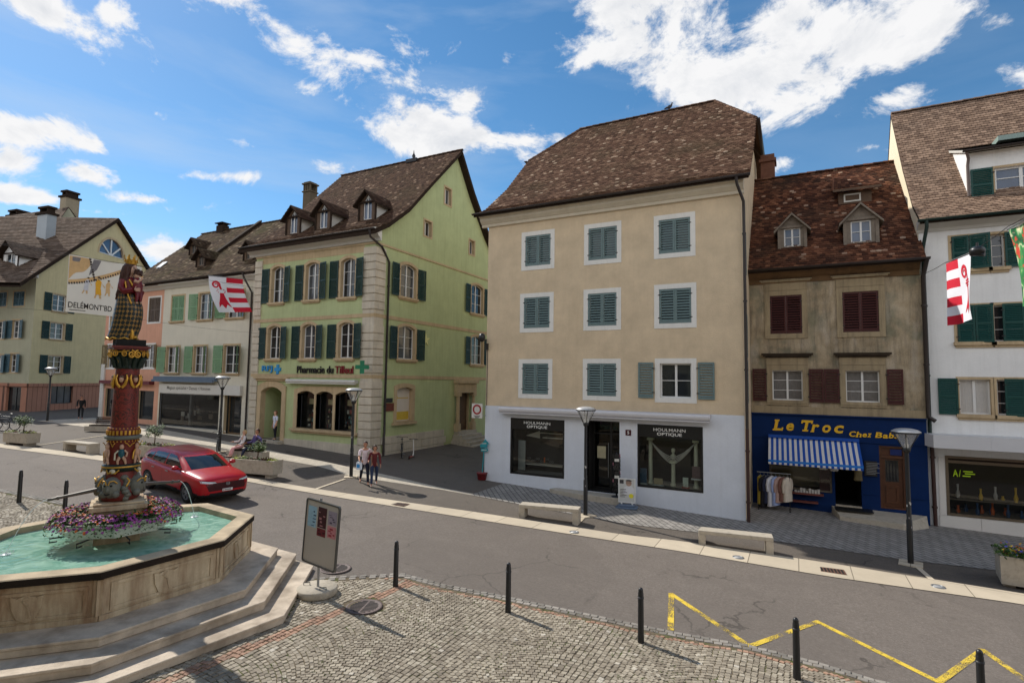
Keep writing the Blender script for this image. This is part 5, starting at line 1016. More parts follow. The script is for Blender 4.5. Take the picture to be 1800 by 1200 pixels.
# ------------------------------------------------------------------ white house at the right
def house_right():
 Y0 = 25.25; F = Fr((0, Y0, 0), (1, 0, 0), (0, -1, 0)); XL, XR = 4.30, 15.0
 B = thing('white_corner_house', 'tall white house with bottle green shutters and a broad roof dormer beside the weathered house', 'building', (9, Y0, G(9)))
 ze = F.px(1700, 388)[1]; zc = F.px(1700, 780)[1]
 g2 = F.rect(1670, 412, 1800, 470); a2 = F.rect(1686, 538, 1800, 600); a3 = F.rect(1686, 666, 1800, 728)
 H = []
 def row(px, top, bot): v1 = F.px(px, top)[1]; v0 = F.px(px, bot)[1]; return v0, v1
 r2 = row(1755, 411, 469); r1 = row(1750, 536, 600); r0 = row(1715, 666.6, 728); X = lambda p, y: F.px(p, y)[0]
 w = [(X(1672, 440), X(1735, 440), *r2), (X(1742, 440), X(1767, 440), *r2), (X(1682, 570), X(1742, 570), *r1), (X(1747, 570), X(1761, 570)+.75, *r1), (X(1687, 700), X(1742.5, 700), *r0), (X(1753, 700), X(1768, 700)+.75, *r0)]
 off = 4.9; w2 = [(a+off, b+off, c, d) for a, b, c, d in w]
 sh = (X(1663, 860), 12.5, F.px(1665, 905)[1], F.px(1662.4, 800)[1])
 wall(B, F, rectpoly(XL, XR, -6.5, ze+.3), [rectpoly(*q) for q in w+w2]+[rectpoly(*sh)], .22, [PL['right'], STONE])
 for i, q in enumerate(w+w2):
  i = i % 6; P = rectpoly(*q); window(B, F, P, .14, MAT['white'], MAT['glass'], 2 if i not in (3, 1, 5) else 1, 3 if i != 4 else 1, .055, surround=(STONE, .09, .02), sill=(STONE, .13, .12, .12), curtain=(MAT['curtain'], ((.06, .46), (.54, .94))) if i == 4 else None)
 for o in (0, off):
  s = lambda a, b, r, y, **k: shutter(B, F, X(a, y)+o, X(b, y)+o, r[0]-.03, r[1]+.03, SH['bright'], **k)
  s(1673, 1702, r2, 440, n=.02, hinge='l', angle=rad(8)); s(1703, 1740, r2, 440, n=.06, hinge='l', angle=rad(24)); s(1766, 1800, r2, 440, n=.04, angle=rad(6))
  s(1683, 1713, r1, 570, n=.03, angle=rad(4)); s(1714, 1745, r1, 570, n=.05, angle=rad(10)); s(1762, 1800, r1, 570, n=.05, angle=rad(4))
  s(1649, 1684, r0, 700, n=.04, hinge='r'); s(1766, 1800, r0, 700, n=.06, angle=rad(5))
 # shop: canopy, window, stone panels
 c0 = X(1641, 776)-.25; cz1 = F.px(1641, 764, 1.0)[1]; cz0 = F.px(1641, 786.6, 1.0)[1]; mb = MB(); uc = F.px(1641, 775, 1.0)[0]; mb.flatprism([(XL-.1, Y0-.003), (XL-.1, Y0-.2), (uc, Y0-1.0), (XR, Y0-1.0), (XR, Y0-.003)], cz0, cz1)
 for u in (F.px(1744, 780, 1.0)[0],): mb.box(F, u-.012, u+.012, cz0, cz1, 1.001, 1.008)
 mb.build('canopy', paint('white_canopy_panels', lin(206, 206, 208), .4, .04, 2), B)
 mb = MB(); frame_rect(mb, F, *sh, .09, -.14, .02); vt = F.px(1700, 812)[1]; mb.box(F, sh[0]+.09, sh[1]-.09, vt-.06, vt+.04, -.12, .012)
 o = mb.build('shop_window', paint('bronze_frame', lin(112, 100, 84), .4, .1, 6, metal=.4), B); pb = MB(); pb.quad(F(sh[0], sh[2], -.08), F(sh[1], sh[2], -.08), F(sh[1], sh[3], -.08), F(sh[0], sh[3], -.08)); pb.build('pane', MAT['clear'], o, fixn=False)
 mb = MB(); mb.box(F, sh[0]+.09, sh[1]-.09, vt+.04, sh[3]-.09, -.07, -.03); mb.build('transom_panel', MAT['board'], o)
 lb = MB(); a = F.px(1675, 831, -.07); letters(lb, F, 'A', a[0], F.px(1684, 831, -.07)[0], F.px(1680, 837, -.07)[1], F.px(1680, 825, -.07)[1], -.07, bold=.02); letters(lb, F, '/', F.px(1685.5, 831, -.07)[0], F.px(1689, 831, -.07)[0], F.px(1680, 837, -.07)[1], F.px(1680, 825, -.07)[1], -.07, bold=.02)
 for i, (x0, x1, y) in enumerate(((1693, 1710, 828), (1696, 1714, 832), (1692, 1706, 836))): lb.box(F, F.px(x0, y, -.07)[0], F.px(x1, y, -.07)[0], F.px(x0, y+1, -.07)[1], F.px(x0, y-1, -.07)[1], -.072, -.068)
 lb.build('lettering', paint('lime_lettering', lin(176, 214, 30), .5, .05, 5), o, fixn=False)
 room(B, F, sh[0], sh[1], sh[2], sh[3], 1.8, [paint('dim_shop_wall', (.03, .028, .025), .8, .3, 2), MAT['greywood']]); mb = MB()
 for i in range(30):
  u = random.uniform(sh[0]+.3, sh[0]+4.5); h = random.uniform(.12, .55); z = sh[2]+(.0 if i % 2 else .55); mb.lathe([(.05, z), (.07, z+h*.3), (.03, z+h*.6), (.04, z+h)], tuple(F(u, 0, -.6-.02*i)[:2]), 8, i % 4)
 mb.box(F, sh[0]+.1, sh[1], sh[2]+.5, sh[2]+.54, -1.2, -.5, 4); mb.build('display', [MAT['curtain'], paint('toy_orange', lin(190, 90, 40)), paint('toy_yellow', lin(210, 170, 60)), paint('toy_blue', lin(50, 80, 120)), MAT['greywood']], B)
 mb = MB(); PAN = paint('stone_panels', lin(214, 210, 204), .5, .05, 2); u = XL+.3
 while u < 12: mb.box(F, u, u+1.18, -6.5, sh[2]-.02, .003, .035); u += 1.19
 mb.box(F, XL+.32, sh[0]-.02, sh[2], sh[3]-.06, .003, .03); mb.build('plinth', PAN, B)
 # roof with flare
 moulding(B, F, XL-.05, XR, [(.002, ze-.3), (.06, ze-.3), (.1, ze-.2), (.46, ze-.02), (.48, ze+.08), (.002, ze+.1)], MAT['offwhite'])
 prof = [(-.55, ze+.05), (.8, ze+1.05), (2.6, ze+3.2), (5.1, ze+6.7)]; xl = lambda d: XL-.02; xr = lambda d: XR+.2
 rf = roof_slope(B, F, prof, xl, xr, [RT['right'], MAT['board']], tw=.2, th=.165, back=[(5.1, ze+6.7), (7.5, ze+3.3), (11, ze-.5)])
 mb = MB(); ridge_tiles(mb, F(XL, ze+6.72, -5.1), F(XR, ze+6.72, -5.1)); mb.build('ridge', RT['right'], rf, fixn=False)
 FL = Fr((XL, Y0, 0), (0, -1, 0), (-1, 0, 0)); wall(B, FL, [(0, -6.5), (0, ze+.3), (-.8, ze+.95), (-2.6, ze+3.08), (-5.1, ze+6.55), (-7.5, ze+3.1), (-10.5, ze), (-10.5, -6.5)], [], .1, [paint('cream_gable_render', lin(232, 218, 188), .85, .06, 4)], name='gable_wall')
 wall(B, Fr((XR, Y0, 0), (0, 1, 0), (1, 0, 0)), [(0, -6.5), (10.5, -6.5), (10.5, ze), (5.1, ze+6.55), (0, ze+.3)], [], .1, [PL['right']], name='gable_wall')
 gutter(B, F(XL-.1, ze+.06, .62), F(XR, ze+.06, .62), MAT['greenpipe'], .09)
 u = F.px(1627, 560, .1)[0]; g = F.px(1629, 400, .6)[0]; downpipe(B, [F(g, ze, .62), F(g, ze-.25, .6), F(u, ze-.95, .1), F(u, zc+.1, .1)], MAT['greenpipe'], .06, [F(u, 3, .1), F(u, .4, .1)]); downpipe(B, [F(u+.04, cz0-.01, .1), F(u+.06, G(4.5)-.05, .1)], MAT['brownpipe'], .065, [F(u+.05, -2.6, .1), F(u+.05, -4.4, .1)])
 # broad dormer
 u0, d0, z0 = hit(F, prof, 1697, 345); d0 = min(d0, 1.6); z0 = prof_z(prof, d0); D = Fr(F.O-F.N*d0, F.U, F.N); ul = D.px(1700, 300)[0]; ur = ul+4.6; zt = D.px(1702, 270)[1]; bk = prof_d(prof, zt+.95)-d0
 wa = (D.px(1749, 320)[0], D.px(1749, 320)[0]+1.55, D.px(1749, 351)[1], D.px(1749, 296)[1]); wb = (wa[0]+2.1, wa[1]+2.1, wa[2], wa[3]) if wa[1]+2.1 < ur else None
 mb = MB(); fill_holes(D, rectpoly(ul, ur, z0-.3, zt), [rectpoly(*wa)], 0, mb); mb.prism(D, rectpoly(*wa), 0, -.12, 0, caps=False)
 bw = prof_d(prof, zt)-d0
 for s in (ul, ur): mb.add([D(s, z0-.4, 0), D(s, zt, 0), D(s, zt+.93, -bk), D(s, z0-.4, -.2)], [(0, 1, 2, 3)], 0)
 dm = mb.build('dormer', [PL['right']], B, fixn=False); window(dm, D, rectpoly(*wa), .1, MAT['white'], MAT['glassblue'], 2, 3, .07, flat=True, surround=(STONE, .08, .02))
 shutter(dm, D, D.px(1706, 320)[0], wa[0]-.06, wa[2]-.02, wa[3]+.05, SH['bright'], n=.03, hinge='r', flat=True)
 rb = MB(); P = lambda u, v, n: D(u, v, n); a = [P(ul-.1, zt+.02, .35), P(ur+.2, zt+.02, .35), P(ur+.2, zt+1.0, -bk-.1), P(ul-.1, zt+1.0, -bk-.1)]; rb.add(a, [(0, 1, 2, 3)], 0); dn = np.array([0, 0, -.10]); rb.add([q+dn for q in a], [(3, 2, 1, 0)], 1); rb.add([a[0], a[1], a[1]+dn, a[0]+dn], [(0, 1, 2, 3)], 1); rb.add([a[0], a[3], a[3]+dn, a[0]+dn], [(0, 1, 2, 3)], 1)
 n = 11
 for i in range(n):
  for j in range(26):
   t0, t1 = i/n, min(1, (i+1.25)/n); L = lambda t: ul-.1; q = lambda t, s, h: P(L(t)+(ur+.2-L(t))*s, zt+.02+.98*t+h, .35-(.45+bk)*t); o_ = (.5 if i % 2 else 0)/26
   s0 = min(1, j/26+o_); s1 = min(1, (j+.95)/26+o_); rb.add([q(t0, s0, .035), q(t0, s1, .035), q(t1, s1, .008), q(t1, s0, .008)], [(0, 1, 2, 3)], 2)
 rb.build('dormer_roof', [MAT['board'], MAT['offwhite'], tiles('charcoal_tiles', [(0, lin(46, 42, 42)), (.6, lin(62, 57, 56)), (1, lin(80, 74, 72))], lin(50, 46, 44), .3)], dm, fixn=False)
 gutter(dm, P(ul-.2, zt+.0, .42), P(ur, zt+.0, .42), MAT['gutter']); downpipe(dm, [P(ul-.1, zt, .42), P(ul+.02, zt-.25, .15), P(ul+.0, zt-.5, .08), P(ul, z0-.05, .08)], paint('brown_dormer_pipe', lin(104, 92, 88), .5, .1, 5), .05)
 mb = MB(); t = .55; c = D.px(1775, 234, .35-(.45+bk)*t)[0]; mb.box(Fr(D(c, zt+.02+.98*t, .35-(.45+bk)*t), (1, 0, 0), (0, -1, 0)), -.45, .45, .03, .22, -.4, .35); mb.build('skylight', paint('pale_green_skylight', lin(140, 160, 152), .4, .1, 5), B)
 # bronze wall lamp / flag bracket
 return F, B
# ------------------------------------------------------------------ far corner house closing the street
def house_far():
 C = gnd(46, 724); C = np.array([C[0], C[1], 0]); g = np.array([-.461, .887, 0]); n = np.array([.887, .461, 0])
 B = thing('gabled_corner_house', 'beige gabled corner house with a fan window at the far end of the street', 'building', (C[0], C[1], G(C[0])))
 F = Fr(C, g, n); FL = Fr(C, (.992, .127, 0), (.127, -.992, 0)); zb = F.px(100, 676)[1]
 P = lambda x, y: F.px(x, y)
 wins = [F.rect(92, 516, 117, 549), F.rect(87.5, 566, 113, 597), F.rect(83.5, 625, 110, 655)]; gw = F.rect(91, 677, 126.5, 708); fc = P(196, 450); fr_ = abs(P(217.5, 450)[0]-P(174, 450)[0])/2; fan = disc_pts(fc, fr_, 14, 0, math.pi)
 wr = []
 for w in wins: c = (w[0]+w[1])/2; wr.append((c-.75, c+.75, w[2], w[3]))
 A = P(52, 487); ap = P(203, 386); E = P(257, 468); up = [(0, zb+.1), (14.4, zb+.1), (14.4, P(265, 478)[1]), E, ap, (A[0]+.6, A[1]+.4), (0, 7.9)]
 wall(B, F, up, [rectpoly(*w) for w in wr]+[fan], .22, [PL['far'], STONE])
 wall(B, F, rectpoly(0, 14.4, -6, zb+.095), [rectpoly(*gw)], .2, [PL['farbase'], PL['farbase']], name='base_wall'); window(B, F, rectpoly(*gw), .12, MAT['black'], MAT['glass'], 3, 1, .07, name='shop_window')
 for w in wr:
  window(B, F, rectpoly(*w), .14, MAT['white'], MAT['glass'], 2, 3, .07, surround=(STONE, .12, .02), sill=(STONE, .1, .1, .12)); h = .75
  shutter(B, F, w[0]-.16-h, w[0]-.14, w[2]-.05, w[3]+.05, SH['dark'], n=.04, hinge='r'); shutter(B, F, w[1]+.14, w[1]+.14+h, w[2]-.05, w[3]+.05, SH['dark'], n=.04)
 mb = MB(); mb.ring(F, disc_pts(fc, fr_+.2, 14, 0, math.pi), fan, .002, .04, 0); o = mb.build('fan_window', STONE, B); mb = MB(); mb.add([F(u, v, -.14) for u, v in fan], [tuple(range(len(fan)))]); mb.build('pane', MAT['glassblue'], o, fixn=False)
 mb = MB()
 for th in (40, 90, 140): c_, s_ = math.cos(rad(th)), math.sin(rad(th)); q = (-s_*.07, c_*.07); mb.prism(F, [(fc[0]+q[0], fc[1]+q[1]), (fc[0]-q[0], fc[1]-q[1]), (fc[0]+c_*fr_-q[0], fc[1]+s_*fr_-q[1]), (fc[0]+c_*fr_+q[0], fc[1]+s_*fr_+q[1])], -.13, -.06)
 mb.box(F, fc[0]-fr_, fc[0]+fr_, fc[1]-.02, fc[1]+.1, -.13, -.05); mb.build('glazing_bars', MAT['white'], o)
 b0, b1 = P(125, 443), P(245, 467); mb = MB(); mb.box(F, b0[0], b1[0], b0[1]-1.0, b0[1]-.8, .002, .04); mb.build('string_course', STONE, B)
 # left street wall
 Lw = [FL.rect(25, 513, 42, 537), FL.rect(0, 514, 11, 538), FL.rect(22.7, 563, 35.5, 594), FL.rect(-6, 565, 6.5, 595), FL.rect(18.7, 622, 30, 654), FL.rect(-9, 624, 3.5, 655)]; ds = FL.rect(35, 680, 44, 722); dd = (-2.9, -.9, G(-58)+.0, ds[3]); d2 = (-6.3, -4.9, G(-60)+.5, ds[3])
 zt = FL.px(20, 486)[1]; wall(B, FL, rectpoly(-28, 0, zb+.1, zt+.3), [rectpoly(*w) for w in Lw], .22, [PL['fargrey'], STONE]); wall(B, FL, rectpoly(-28, 0, -6, zb+.095), [rectpoly(*dd), rectpoly(*d2)], .25, [PL['farbase'], PL['farbase']], name='base_wall')
 for w in (dd, d2): window(B, FL, rectpoly(*w), .2, MAT['black'], MAT['glass'], 2, 1, .07, name='shop_door')
 for i, w in enumerate(Lw):
  window(B, FL, rectpoly(*w), .15, MAT['white'], MAT['glass'], 2, 3, .07, surround=(STONE, .12, .02)); c = (w[0]+w[1])/2
  if i < 2: shutter(B, FL, w[0], c-.01, w[2], w[3], SH['blue'], n=-.04); shutter(B, FL, c+.01, w[1], w[2], w[3], SH['blue'], n=-.04, hinge='r')
  else: shutter(B, FL, w[1]-.15, w[1]+.62, w[2], w[3], SH['blue'], n=.03, angle=rad(15)); shutter(B, FL, w[0]-.75, w[0]+.02, w[2], w[3], SH['blue'], n=.03, hinge='r')
 moulding(B, FL, -28, .3, [(.002, zt-.35), (.1, zt-.3), (.5, zt-.02), (.5, zt+.12), (.002, zt+.14)], MAT['offwhite']); mb = MB(); mb.box(FL, -28, -.01, zb-.12, zb+.13, .002, .1); mb.box(F, 0, 14.4, zb-.12, zb+.13, .002, .1); mb.build('string_course', PL['farbase'], B)
 # roofs: street gable, then the higher wing behind
 def sheet(mb, q, m=0, rows=1): mb.add(q, [(0, 1, 2, 3)], m)
 def tiled(mb, q, tw=.4, th=.33):
  q = [np.array(p) for p in q]; W = np.linalg.norm(q[1]-q[0]); H = np.linalg.norm(q[3]-q[0]); nu, nv = int(W/tw), int(H/th); nn = np.cross(q[1]-q[0], q[3]-q[0]); nn = nn/np.linalg.norm(nn); nn = nn*(1 if nn[2] > 0 else -1)
  pt = lambda s, t, h: (q[0]*(1-s)+q[1]*s)*(1-t)+(q[3]*(1-s)+q[2]*s)*t+nn*h
  for j in range(nv):
   for i in range(nu):
    s0, s1 = (i+(.5 if j % 2 else 0))/nu, min(1, (i+.95+(.5 if j % 2 else 0))/nu)
    if s0 >= 1: continue
    t0, t1 = j/nv, min(1, (j+1.15)/nv); mb.add([pt(s0, t0, .06), pt(s1, t0, .06), pt(s1, t1, .02), pt(s0, t1, .02), pt(s0, t0, 0), pt(s1, t0, 0)], [(0, 1, 2, 3), (0, 4, 5, 1)], 0)
 mb = MB(); back = -17; ov = .35; A2 = (A[0]-1.2, A[1]-.7); E2 = (15.2, P(257, 466)[1]-1.3); ap2 = (ap[0], ap[1]+.15)
 for a, b in ((A2, ap2), (E2, ap2)):
  q = [F(a[0], a[1], back), F(a[0], a[1], ov), F(b[0], b[1], ov), F(b[0], b[1], back)]; sheet(mb, q); dn = np.array([0, 0, -.35]); mb.add([p+dn for p in q], [(0, 1, 2, 3)], 1); mb.add([q[1], q[2], q[2]+dn, q[1]+dn], [(0, 1, 2, 3)], 1); tiled(mb, q)
 mb.build('roof', [RT['far'], MAT['board']], B, fixn=False)
 D = -9.0; rz = FL.px(85, 369.5, D)[1]; ur = FL.px(121, 367, D)[0]; mb = MB(); q = [FL(-28, zt, .55), FL(-1.2, zt, .55), FL(ur, rz, D), FL(-28, rz, D)]; sheet(mb, q); tiled(mb, q); mb.quad(FL(-28, rz, D), FL(ur, rz, D), FL(ur, zt, D-9), FL(-28, zt, D-9)); mb.add([FL(ur-.02, rz-.1, D), FL(ur-.3, rz-2.6, D+3), FL(ur-.02, zt, D-8)], [(0, 1, 2)], 1); mb.build('roof', [RT['far'], PL['fargrey']], B, fixn=False)
 pr = [(-.55, zt), (9.0, rz)]
 for cx, cy, w_ in ((17, 480, 2.2),):
  u, d, z = hit(FL, pr, cx, cy); dormer(B, FL, pr, u, d, w_, 1.9, 1.0, (MAT['white'], RT['far'], MAT['board']), (1.3, 1.5, .3, MAT['white'], MAT['glass'], 2, 2), over=.5, side=.4)
 u, d, z = hit(FL, pr, 12, 416); DD = Fr(FL.O-FL.N*d, FL.U, FL.N); mb = MB(); mb.box(DD, u-1.6, u+1.2, z-.3, z+.75, -1.2, 0, 1); mb.box(DD, u-.4, u+.4, z+.12, z+.65, .002, .05, 2); q = [DD(u-2.2, z+.7, .5), DD(u+2.0, z+.7, .5), DD(u+2.8, z+2.2, -3), DD(u-2.6, z+2.2, -3)]; mb.add(q, [(0, 1, 2, 3)], 0); mb.add([q[0], q[1], q[1]-np.array([0, 0, .25]), q[0]-np.array([0, 0, .25])], [(0, 1, 2, 3)], 3); mb.build('shed_dormer', [RT['far'], PL['fargrey'], MAT['glass'], MAT['board']], B, fixn=False)
 ZINC = paint('zinc_cladding', lin(150, 156, 160), .5, .08, 2, metal=.2)
 def stack(x0, x1, ytop, ybot, n_, M, dep=1.4, cap=True):
  a = FL.px(x0, ytop, n_); b = FL.px(x1, ytop, n_); zb_ = FL.px(x0, ybot, n_)[1]-1.5; mb = MB(); mb.box(FL, a[0], b[0], zb_, a[1], n_-dep, n_, 0); mb.box(FL, a[0]-.15, b[0]+.15, a[1]-.02, a[1]+.18, n_-dep-.15, n_+.15, 1)
  if cap:
   for u in (a[0]+.1, b[0]-.3): mb.box(FL, u, u+.2, a[1]+.18, a[1]+.6, n_-dep+.1, n_-.1, 1)
   mb.box(FL, a[0]-.05, b[0]+.05, a[1]+.6, a[1]+.8, n_-dep, n_, 1)
  return mb.build('chimney', [M, MAT['board']], B)
 stack(66, 83, 378, 424, -3.0, ZINC, .8); stack(106, 116, 347, 370, -9.2, paint('chimney_plaster', lin(150, 138, 116), .9, .2, 3)); stack(13, 28, 381, 390, -9.2, MAT['board'])
 return F, FL, B
# ------------------------------------------------------------------ row of houses on the camera's side of the street (seen in window reflections)
def houses_opposite():
 k = 0
 for x0, x1, h, col, lab in ((-70, -52, 4.5, PL['cream'], 'cream house on the near side, left end of the row'), (-51.9, -36, 5.4, PL['pink'], 'pink house on the near side next to the cream one'), (-35.9, -21, 4.2, PL['far'], 'beige house on the near side of the street'), (-20.9, -6.3, 5.2, PL['fargrey'], 'grey green house on the near side, left of the viewpoint'), (-6.2, 10, 4.8, PL['cream'], 'cream house holding the viewpoint window'), (10.1, 30, 5.3, PL['pink'], 'pink house on the near side, right end of the row')):
  Y = -1.5; F = Fr((0, Y, 0), (-1, 0, 0), (0, 1, 0)); B = thing('opposite_house', lab, 'building', ((x0+x1)/2, Y, G((x0+x1)/2))); holes = []; n = max(2, int((x1-x0)/3.2))
  for i in range(n):
   c = -(x0+(x1-x0)*(i+.5)/n)
   for v in (-4.2, -1.0, 2.0, 4.9):
    if v+1.7 < h: holes.append(rectpoly(c-.55, c+.55, v, v+1.7))
  wall(B, F, rectpoly(-x1, -x0, -7, h), holes, .2, [col, STONE]); mb = MB()
  for p in holes: mb.add([F(u, v, -.15) for u, v in p], [(0, 1, 2, 3)])
  mb.build('window', MAT['glass'], B, fixn=False); mb = MB(); mb.quad(F(-x1, h, .6), F(-x0, h, .6), F(-x0, h+4, -5), F(-x1, h+4, -5)); mb.quad(F(-x1, h+4, -5), F(-x0, h+4, -5), F(-x0, h, -11), F(-x1, h, -11)); mb.build('roof', RT['ph'], B, fixn=False)
OPT = house_optician(); PHA = house_pharmacy(); CRE = house_cream(); TRO = house_troc(); RIG = house_right(); FAR = house_far(); houses_opposite()
# ------------------------------------------------------------------ fountain
FC = np.array([-12.67, 6.56])
def mat_limestone(name, col, stain, amt=.6, vert=True):
 t = NT(name); n = t.noise(1.4, 6, .65); s = t.noise(1, 5, .65, vec=t.coord((2.6, 2.6, .5) if vert else (1.6, 1.6, 1.6))); f = t.noise(18, 4, .7); big = t.noise(.8, 3)
 c = t.ramp(t.rng(n, .3, .7), [(0, sc(col, .78)), (1, sc(col, 1.12))]); c = t.mix(t.rng(s, .42, .68, 0, amt), c, stain); c = t.mix(t.rng(f, .5, .8, 0, .35), c, sc(col, .6)); c = t.mix(t.rng(big, .5, .7, 0, .3), c, sc(stain, .6))
 v = t.n('ShaderNodeTexVoronoi', Vector=t.coord(), Scale=34.); t.bump(t.mth('ADD', f, t.rng(v.outputs[0], 0, .3)), .5, .01); return t.fin(c, .85, 0, .25)
LIME = mat_limestone('basin_limestone', lin(206, 188, 158), lin(122, 84, 54), .75); STEPM = mat_limestone('step_limestone', lin(206, 190, 170), lin(120, 104, 88), .55, False); COPE = mat_limestone('coping_limestone', lin(196, 176, 146), lin(112, 98, 80), .5, False)
WETDARK = mat_limestone('wet_stained_stone', lin(46, 36, 28), lin(24, 20, 18), .6)
OCT = [(-11.6, 8.92), (-10.37, 7.32), (-10.45, 5.2), (-11.75, 3.75), (-13.7, 3.85), (-15.05, 5.6), (-15.0, 7.6), (-13.6, 9.12)]
STEP2 = [(-10.89, 9.71), (-9.13, 7.42), (-9.38, 4.62), (-11.0, 2.8), (-14.0, 2.95), (-15.75, 5.2), (-15.7, 7.95), (-13.85, 9.85)]
STEP3 = [(-11.19, 9.41), (-9.58, 7.33), (-9.82, 4.92), (-11.35, 3.25), (-13.85, 3.4), (-15.5, 5.4), (-15.45, 7.75), (-13.8, 9.55)]
def mat_water():
 t = NT('basin_water'); P = t.coord(); n = t.noise(3.2, 5, .6, dist=.8); n2 = t.noise(9, 3, .6)
 hs = [t.mth('MULTIPLY', n, 1.0), t.mth('MULTIPLY', n2, .25)]
 for (x, y) in ((-13.0, 8.4), (-13.27, 4.96)):
  s = t.n('ShaderNodeVectorMath', operation='SUBTRACT', I0=P, I1=(x-FC[0], y-FC[1], 0)); L = t.n('ShaderNodeVectorMath', operation='LENGTH', I0=s.outputs[0]).outputs['Value']
  hs.append(t.mth('MULTIPLY', t.mth('SINE', t.mth('MULTIPLY', L, 46.)), t.rng(L, 0, 1.5, .55, 0)))
 h = hs[0]
 for x in hs[1:]: h = t.mth('ADD', h, x)
 c = t.mix(t.rng(n, .38, .64, 0, 1), lin(108, 156, 138), lin(158, 196, 176)); t.bump(h, .35, .03); return t.fin(c, .06, 0, .5)
def line_mesh(mb, F, pts, w, n0, n1, mat=0):
 for a, b in zip(pts, pts[1:]):
  a, b = np.array(a), np.array(b); d = (b-a)/max(1e-6, np.linalg.norm(b-a)); q = np.array([-d[1], d[0]])*w/2; a = a-d*w*.25; b = b+d*w*.25
  mb.prism(F, [tuple(a-q), tuple(b-q), tuple(b+q), tuple(a+q)], n0, n1, mat)
def build_fountain():
 B = thing('fountain', 'octagonal stone fountain on three steps with turquoise water and a painted column', 'fountain', (FC[0], FC[1], -4.13))
 for P, z0, z1 in ((STEP1, -5.3, -4.47), (STEP2, -4.465, -4.30), (STEP3, -4.295, -4.13)):
  mb = MB(); q = inset(P, .02); mb.flatprism(q, z0, z1-.05); mb.flatprism(P, z1-.048, z1); mb.build('step', STEPM, B, bevel=.012)
 mb = MB(); k = len(OCT); inn = inset(OCT, .26)
 for i in range(k):
  a, b = OCT[i], OCT[(i+1) % k]; mb.quad((*a, -4.13), (*b, -4.13), (*b, -3.43), (*a, -3.43))
  a2, b2 = inn[i], inn[(i+1) % k]; mb.quad((*a2, -4.1), (*b2, -4.1), (*b2, -3.43), (*a2, -3.43), 1)
  a_, b_ = np.array(a), np.array(b); L = np.linalg.norm(b_-a_); U = (b_-a_)/L; N = np.array([U[1], -U[0]]); N = N if N@(np.array(a)-FC) > 0 else -N
  F = Fr((*a, 0), (*U, 0), (*N, 0)); mb.ring(F, rectpoly(.16, L-.16, -4.0, -3.54), rectpoly(.22, L-.22, -3.95, -3.59), .001, .02); mb.box(F, -.0, L, -4.128, -4.04, .001, .03)
  mb.box(F, -.05, .09, -4.039, -3.45, .001, .018); mb.box(F, L-.09, L+.05, -4.039, -3.45, .001, .018)
  if i in (0, 1, 2):
   c = L*.5; sh = [(c+x*.24, -3.77+y*.24) for x, y in ((-.9, .75), (-.55, .6), (0, .8), (.55, .6), (.9, .75), (.8, -.1), (.5, -.75), (0, -1), (-.5, -.75), (-.8, -.1))]; mb.prism(F, sh, .001, .03)
   line_mesh(mb, F, [(c-.06, -3.92), (c-.02, -3.74), (c+.05, -3.66), (c-.01, -3.62)], .03, .031, .042)
 mb.build('basin', [LIME, paint('turquoise_basin_paint', lin(120, 186, 166), .4, .15, 3)], B, fixn=False)
 mb = MB(); out = inset(OCT, -.07); vs = [(*p, -3.43) for p in out]+[(*p, -3.315) for p in out]+[(*p, -3.30) for p in inset(OCT, -.05)]+[(*p, -3.30) for p in inset(OCT, .27)]+[(*p, -3.43) for p in inset(OCT, .27)]
 for r, m in ((0, 1), (1, 0), (2, 0), (3, 0), (4, 1)):
  r2 = (r+1) % 5
  for i in range(k): j = (i+1) % k; mb.add([vs[r*k+i], vs[r*k+j], vs[r2*k+j], vs[r2*k+i]], [(0, 1, 2, 3)], m)
 mb.build('coping', [COPE, WETDARK], B)
 mb = MB(); w = inset(OCT, .262); mb.add([(*p, -3.42) for p in w], [tuple(range(k))]); mb.build('water', mat_water(), B, fixn=False)
 # pedestal turned towards the street
 th = rad(-27.4); ca, sa = math.cos(th), math.sin(th)
 def sq(h): return [(FC[0]+x*ca-y*sa, FC[1]+x*sa+y*ca) for x, y in ((-h, -h), (h, -h), (h, h), (-h, h))]
 mb = MB(); mb.flatprism(sq(.46), -3.6, -2.76); mb.flatprism(sq(.58), -2.755, -2.66); mb.flatprism(sq(.51), -2.655, -2.61); mb.build('pedestal', LIME, B, bevel=.012)
 RED = paint('dark_red_paint', lin(104, 34, 26), .5, .25, 9, dirt=lin(50, 22, 18)); GRN = paint('blackish_green_paint', lin(24, 38, 32), .45, .25, 10); GREYF = paint('grey_stone_paint', lin(104, 104, 96), .6, .3, 9); SKIN = paint('painted_skin', lin(190, 150, 126), .55, .12, 9)
 # bulging base with masks
 mb = MB(); mb.lathe([(.36, -2.605), (.42, -2.56), (.40, -2.46), (.37, -2.3), (.34, -2.12), (.31, -2.02)], FC, 28, 0)
 U3 = np.array([.887, .461]); N3 = np.array([.461, -.887])
 def at_ang(a, r, z): d = math.cos(a)*N3+math.sin(a)*U3; return (FC[0]+d[0]*r, FC[1]+d[1]*r, z)
 def ringF(a, r): d = math.cos(a)*N3+math.sin(a)*U3; t = -math.sin(a)*N3+math.cos(a)*U3; return Fr((FC[0]+d[0]*r, FC[1]+d[1]*r, 0), (*t, 0), (*d, 0))
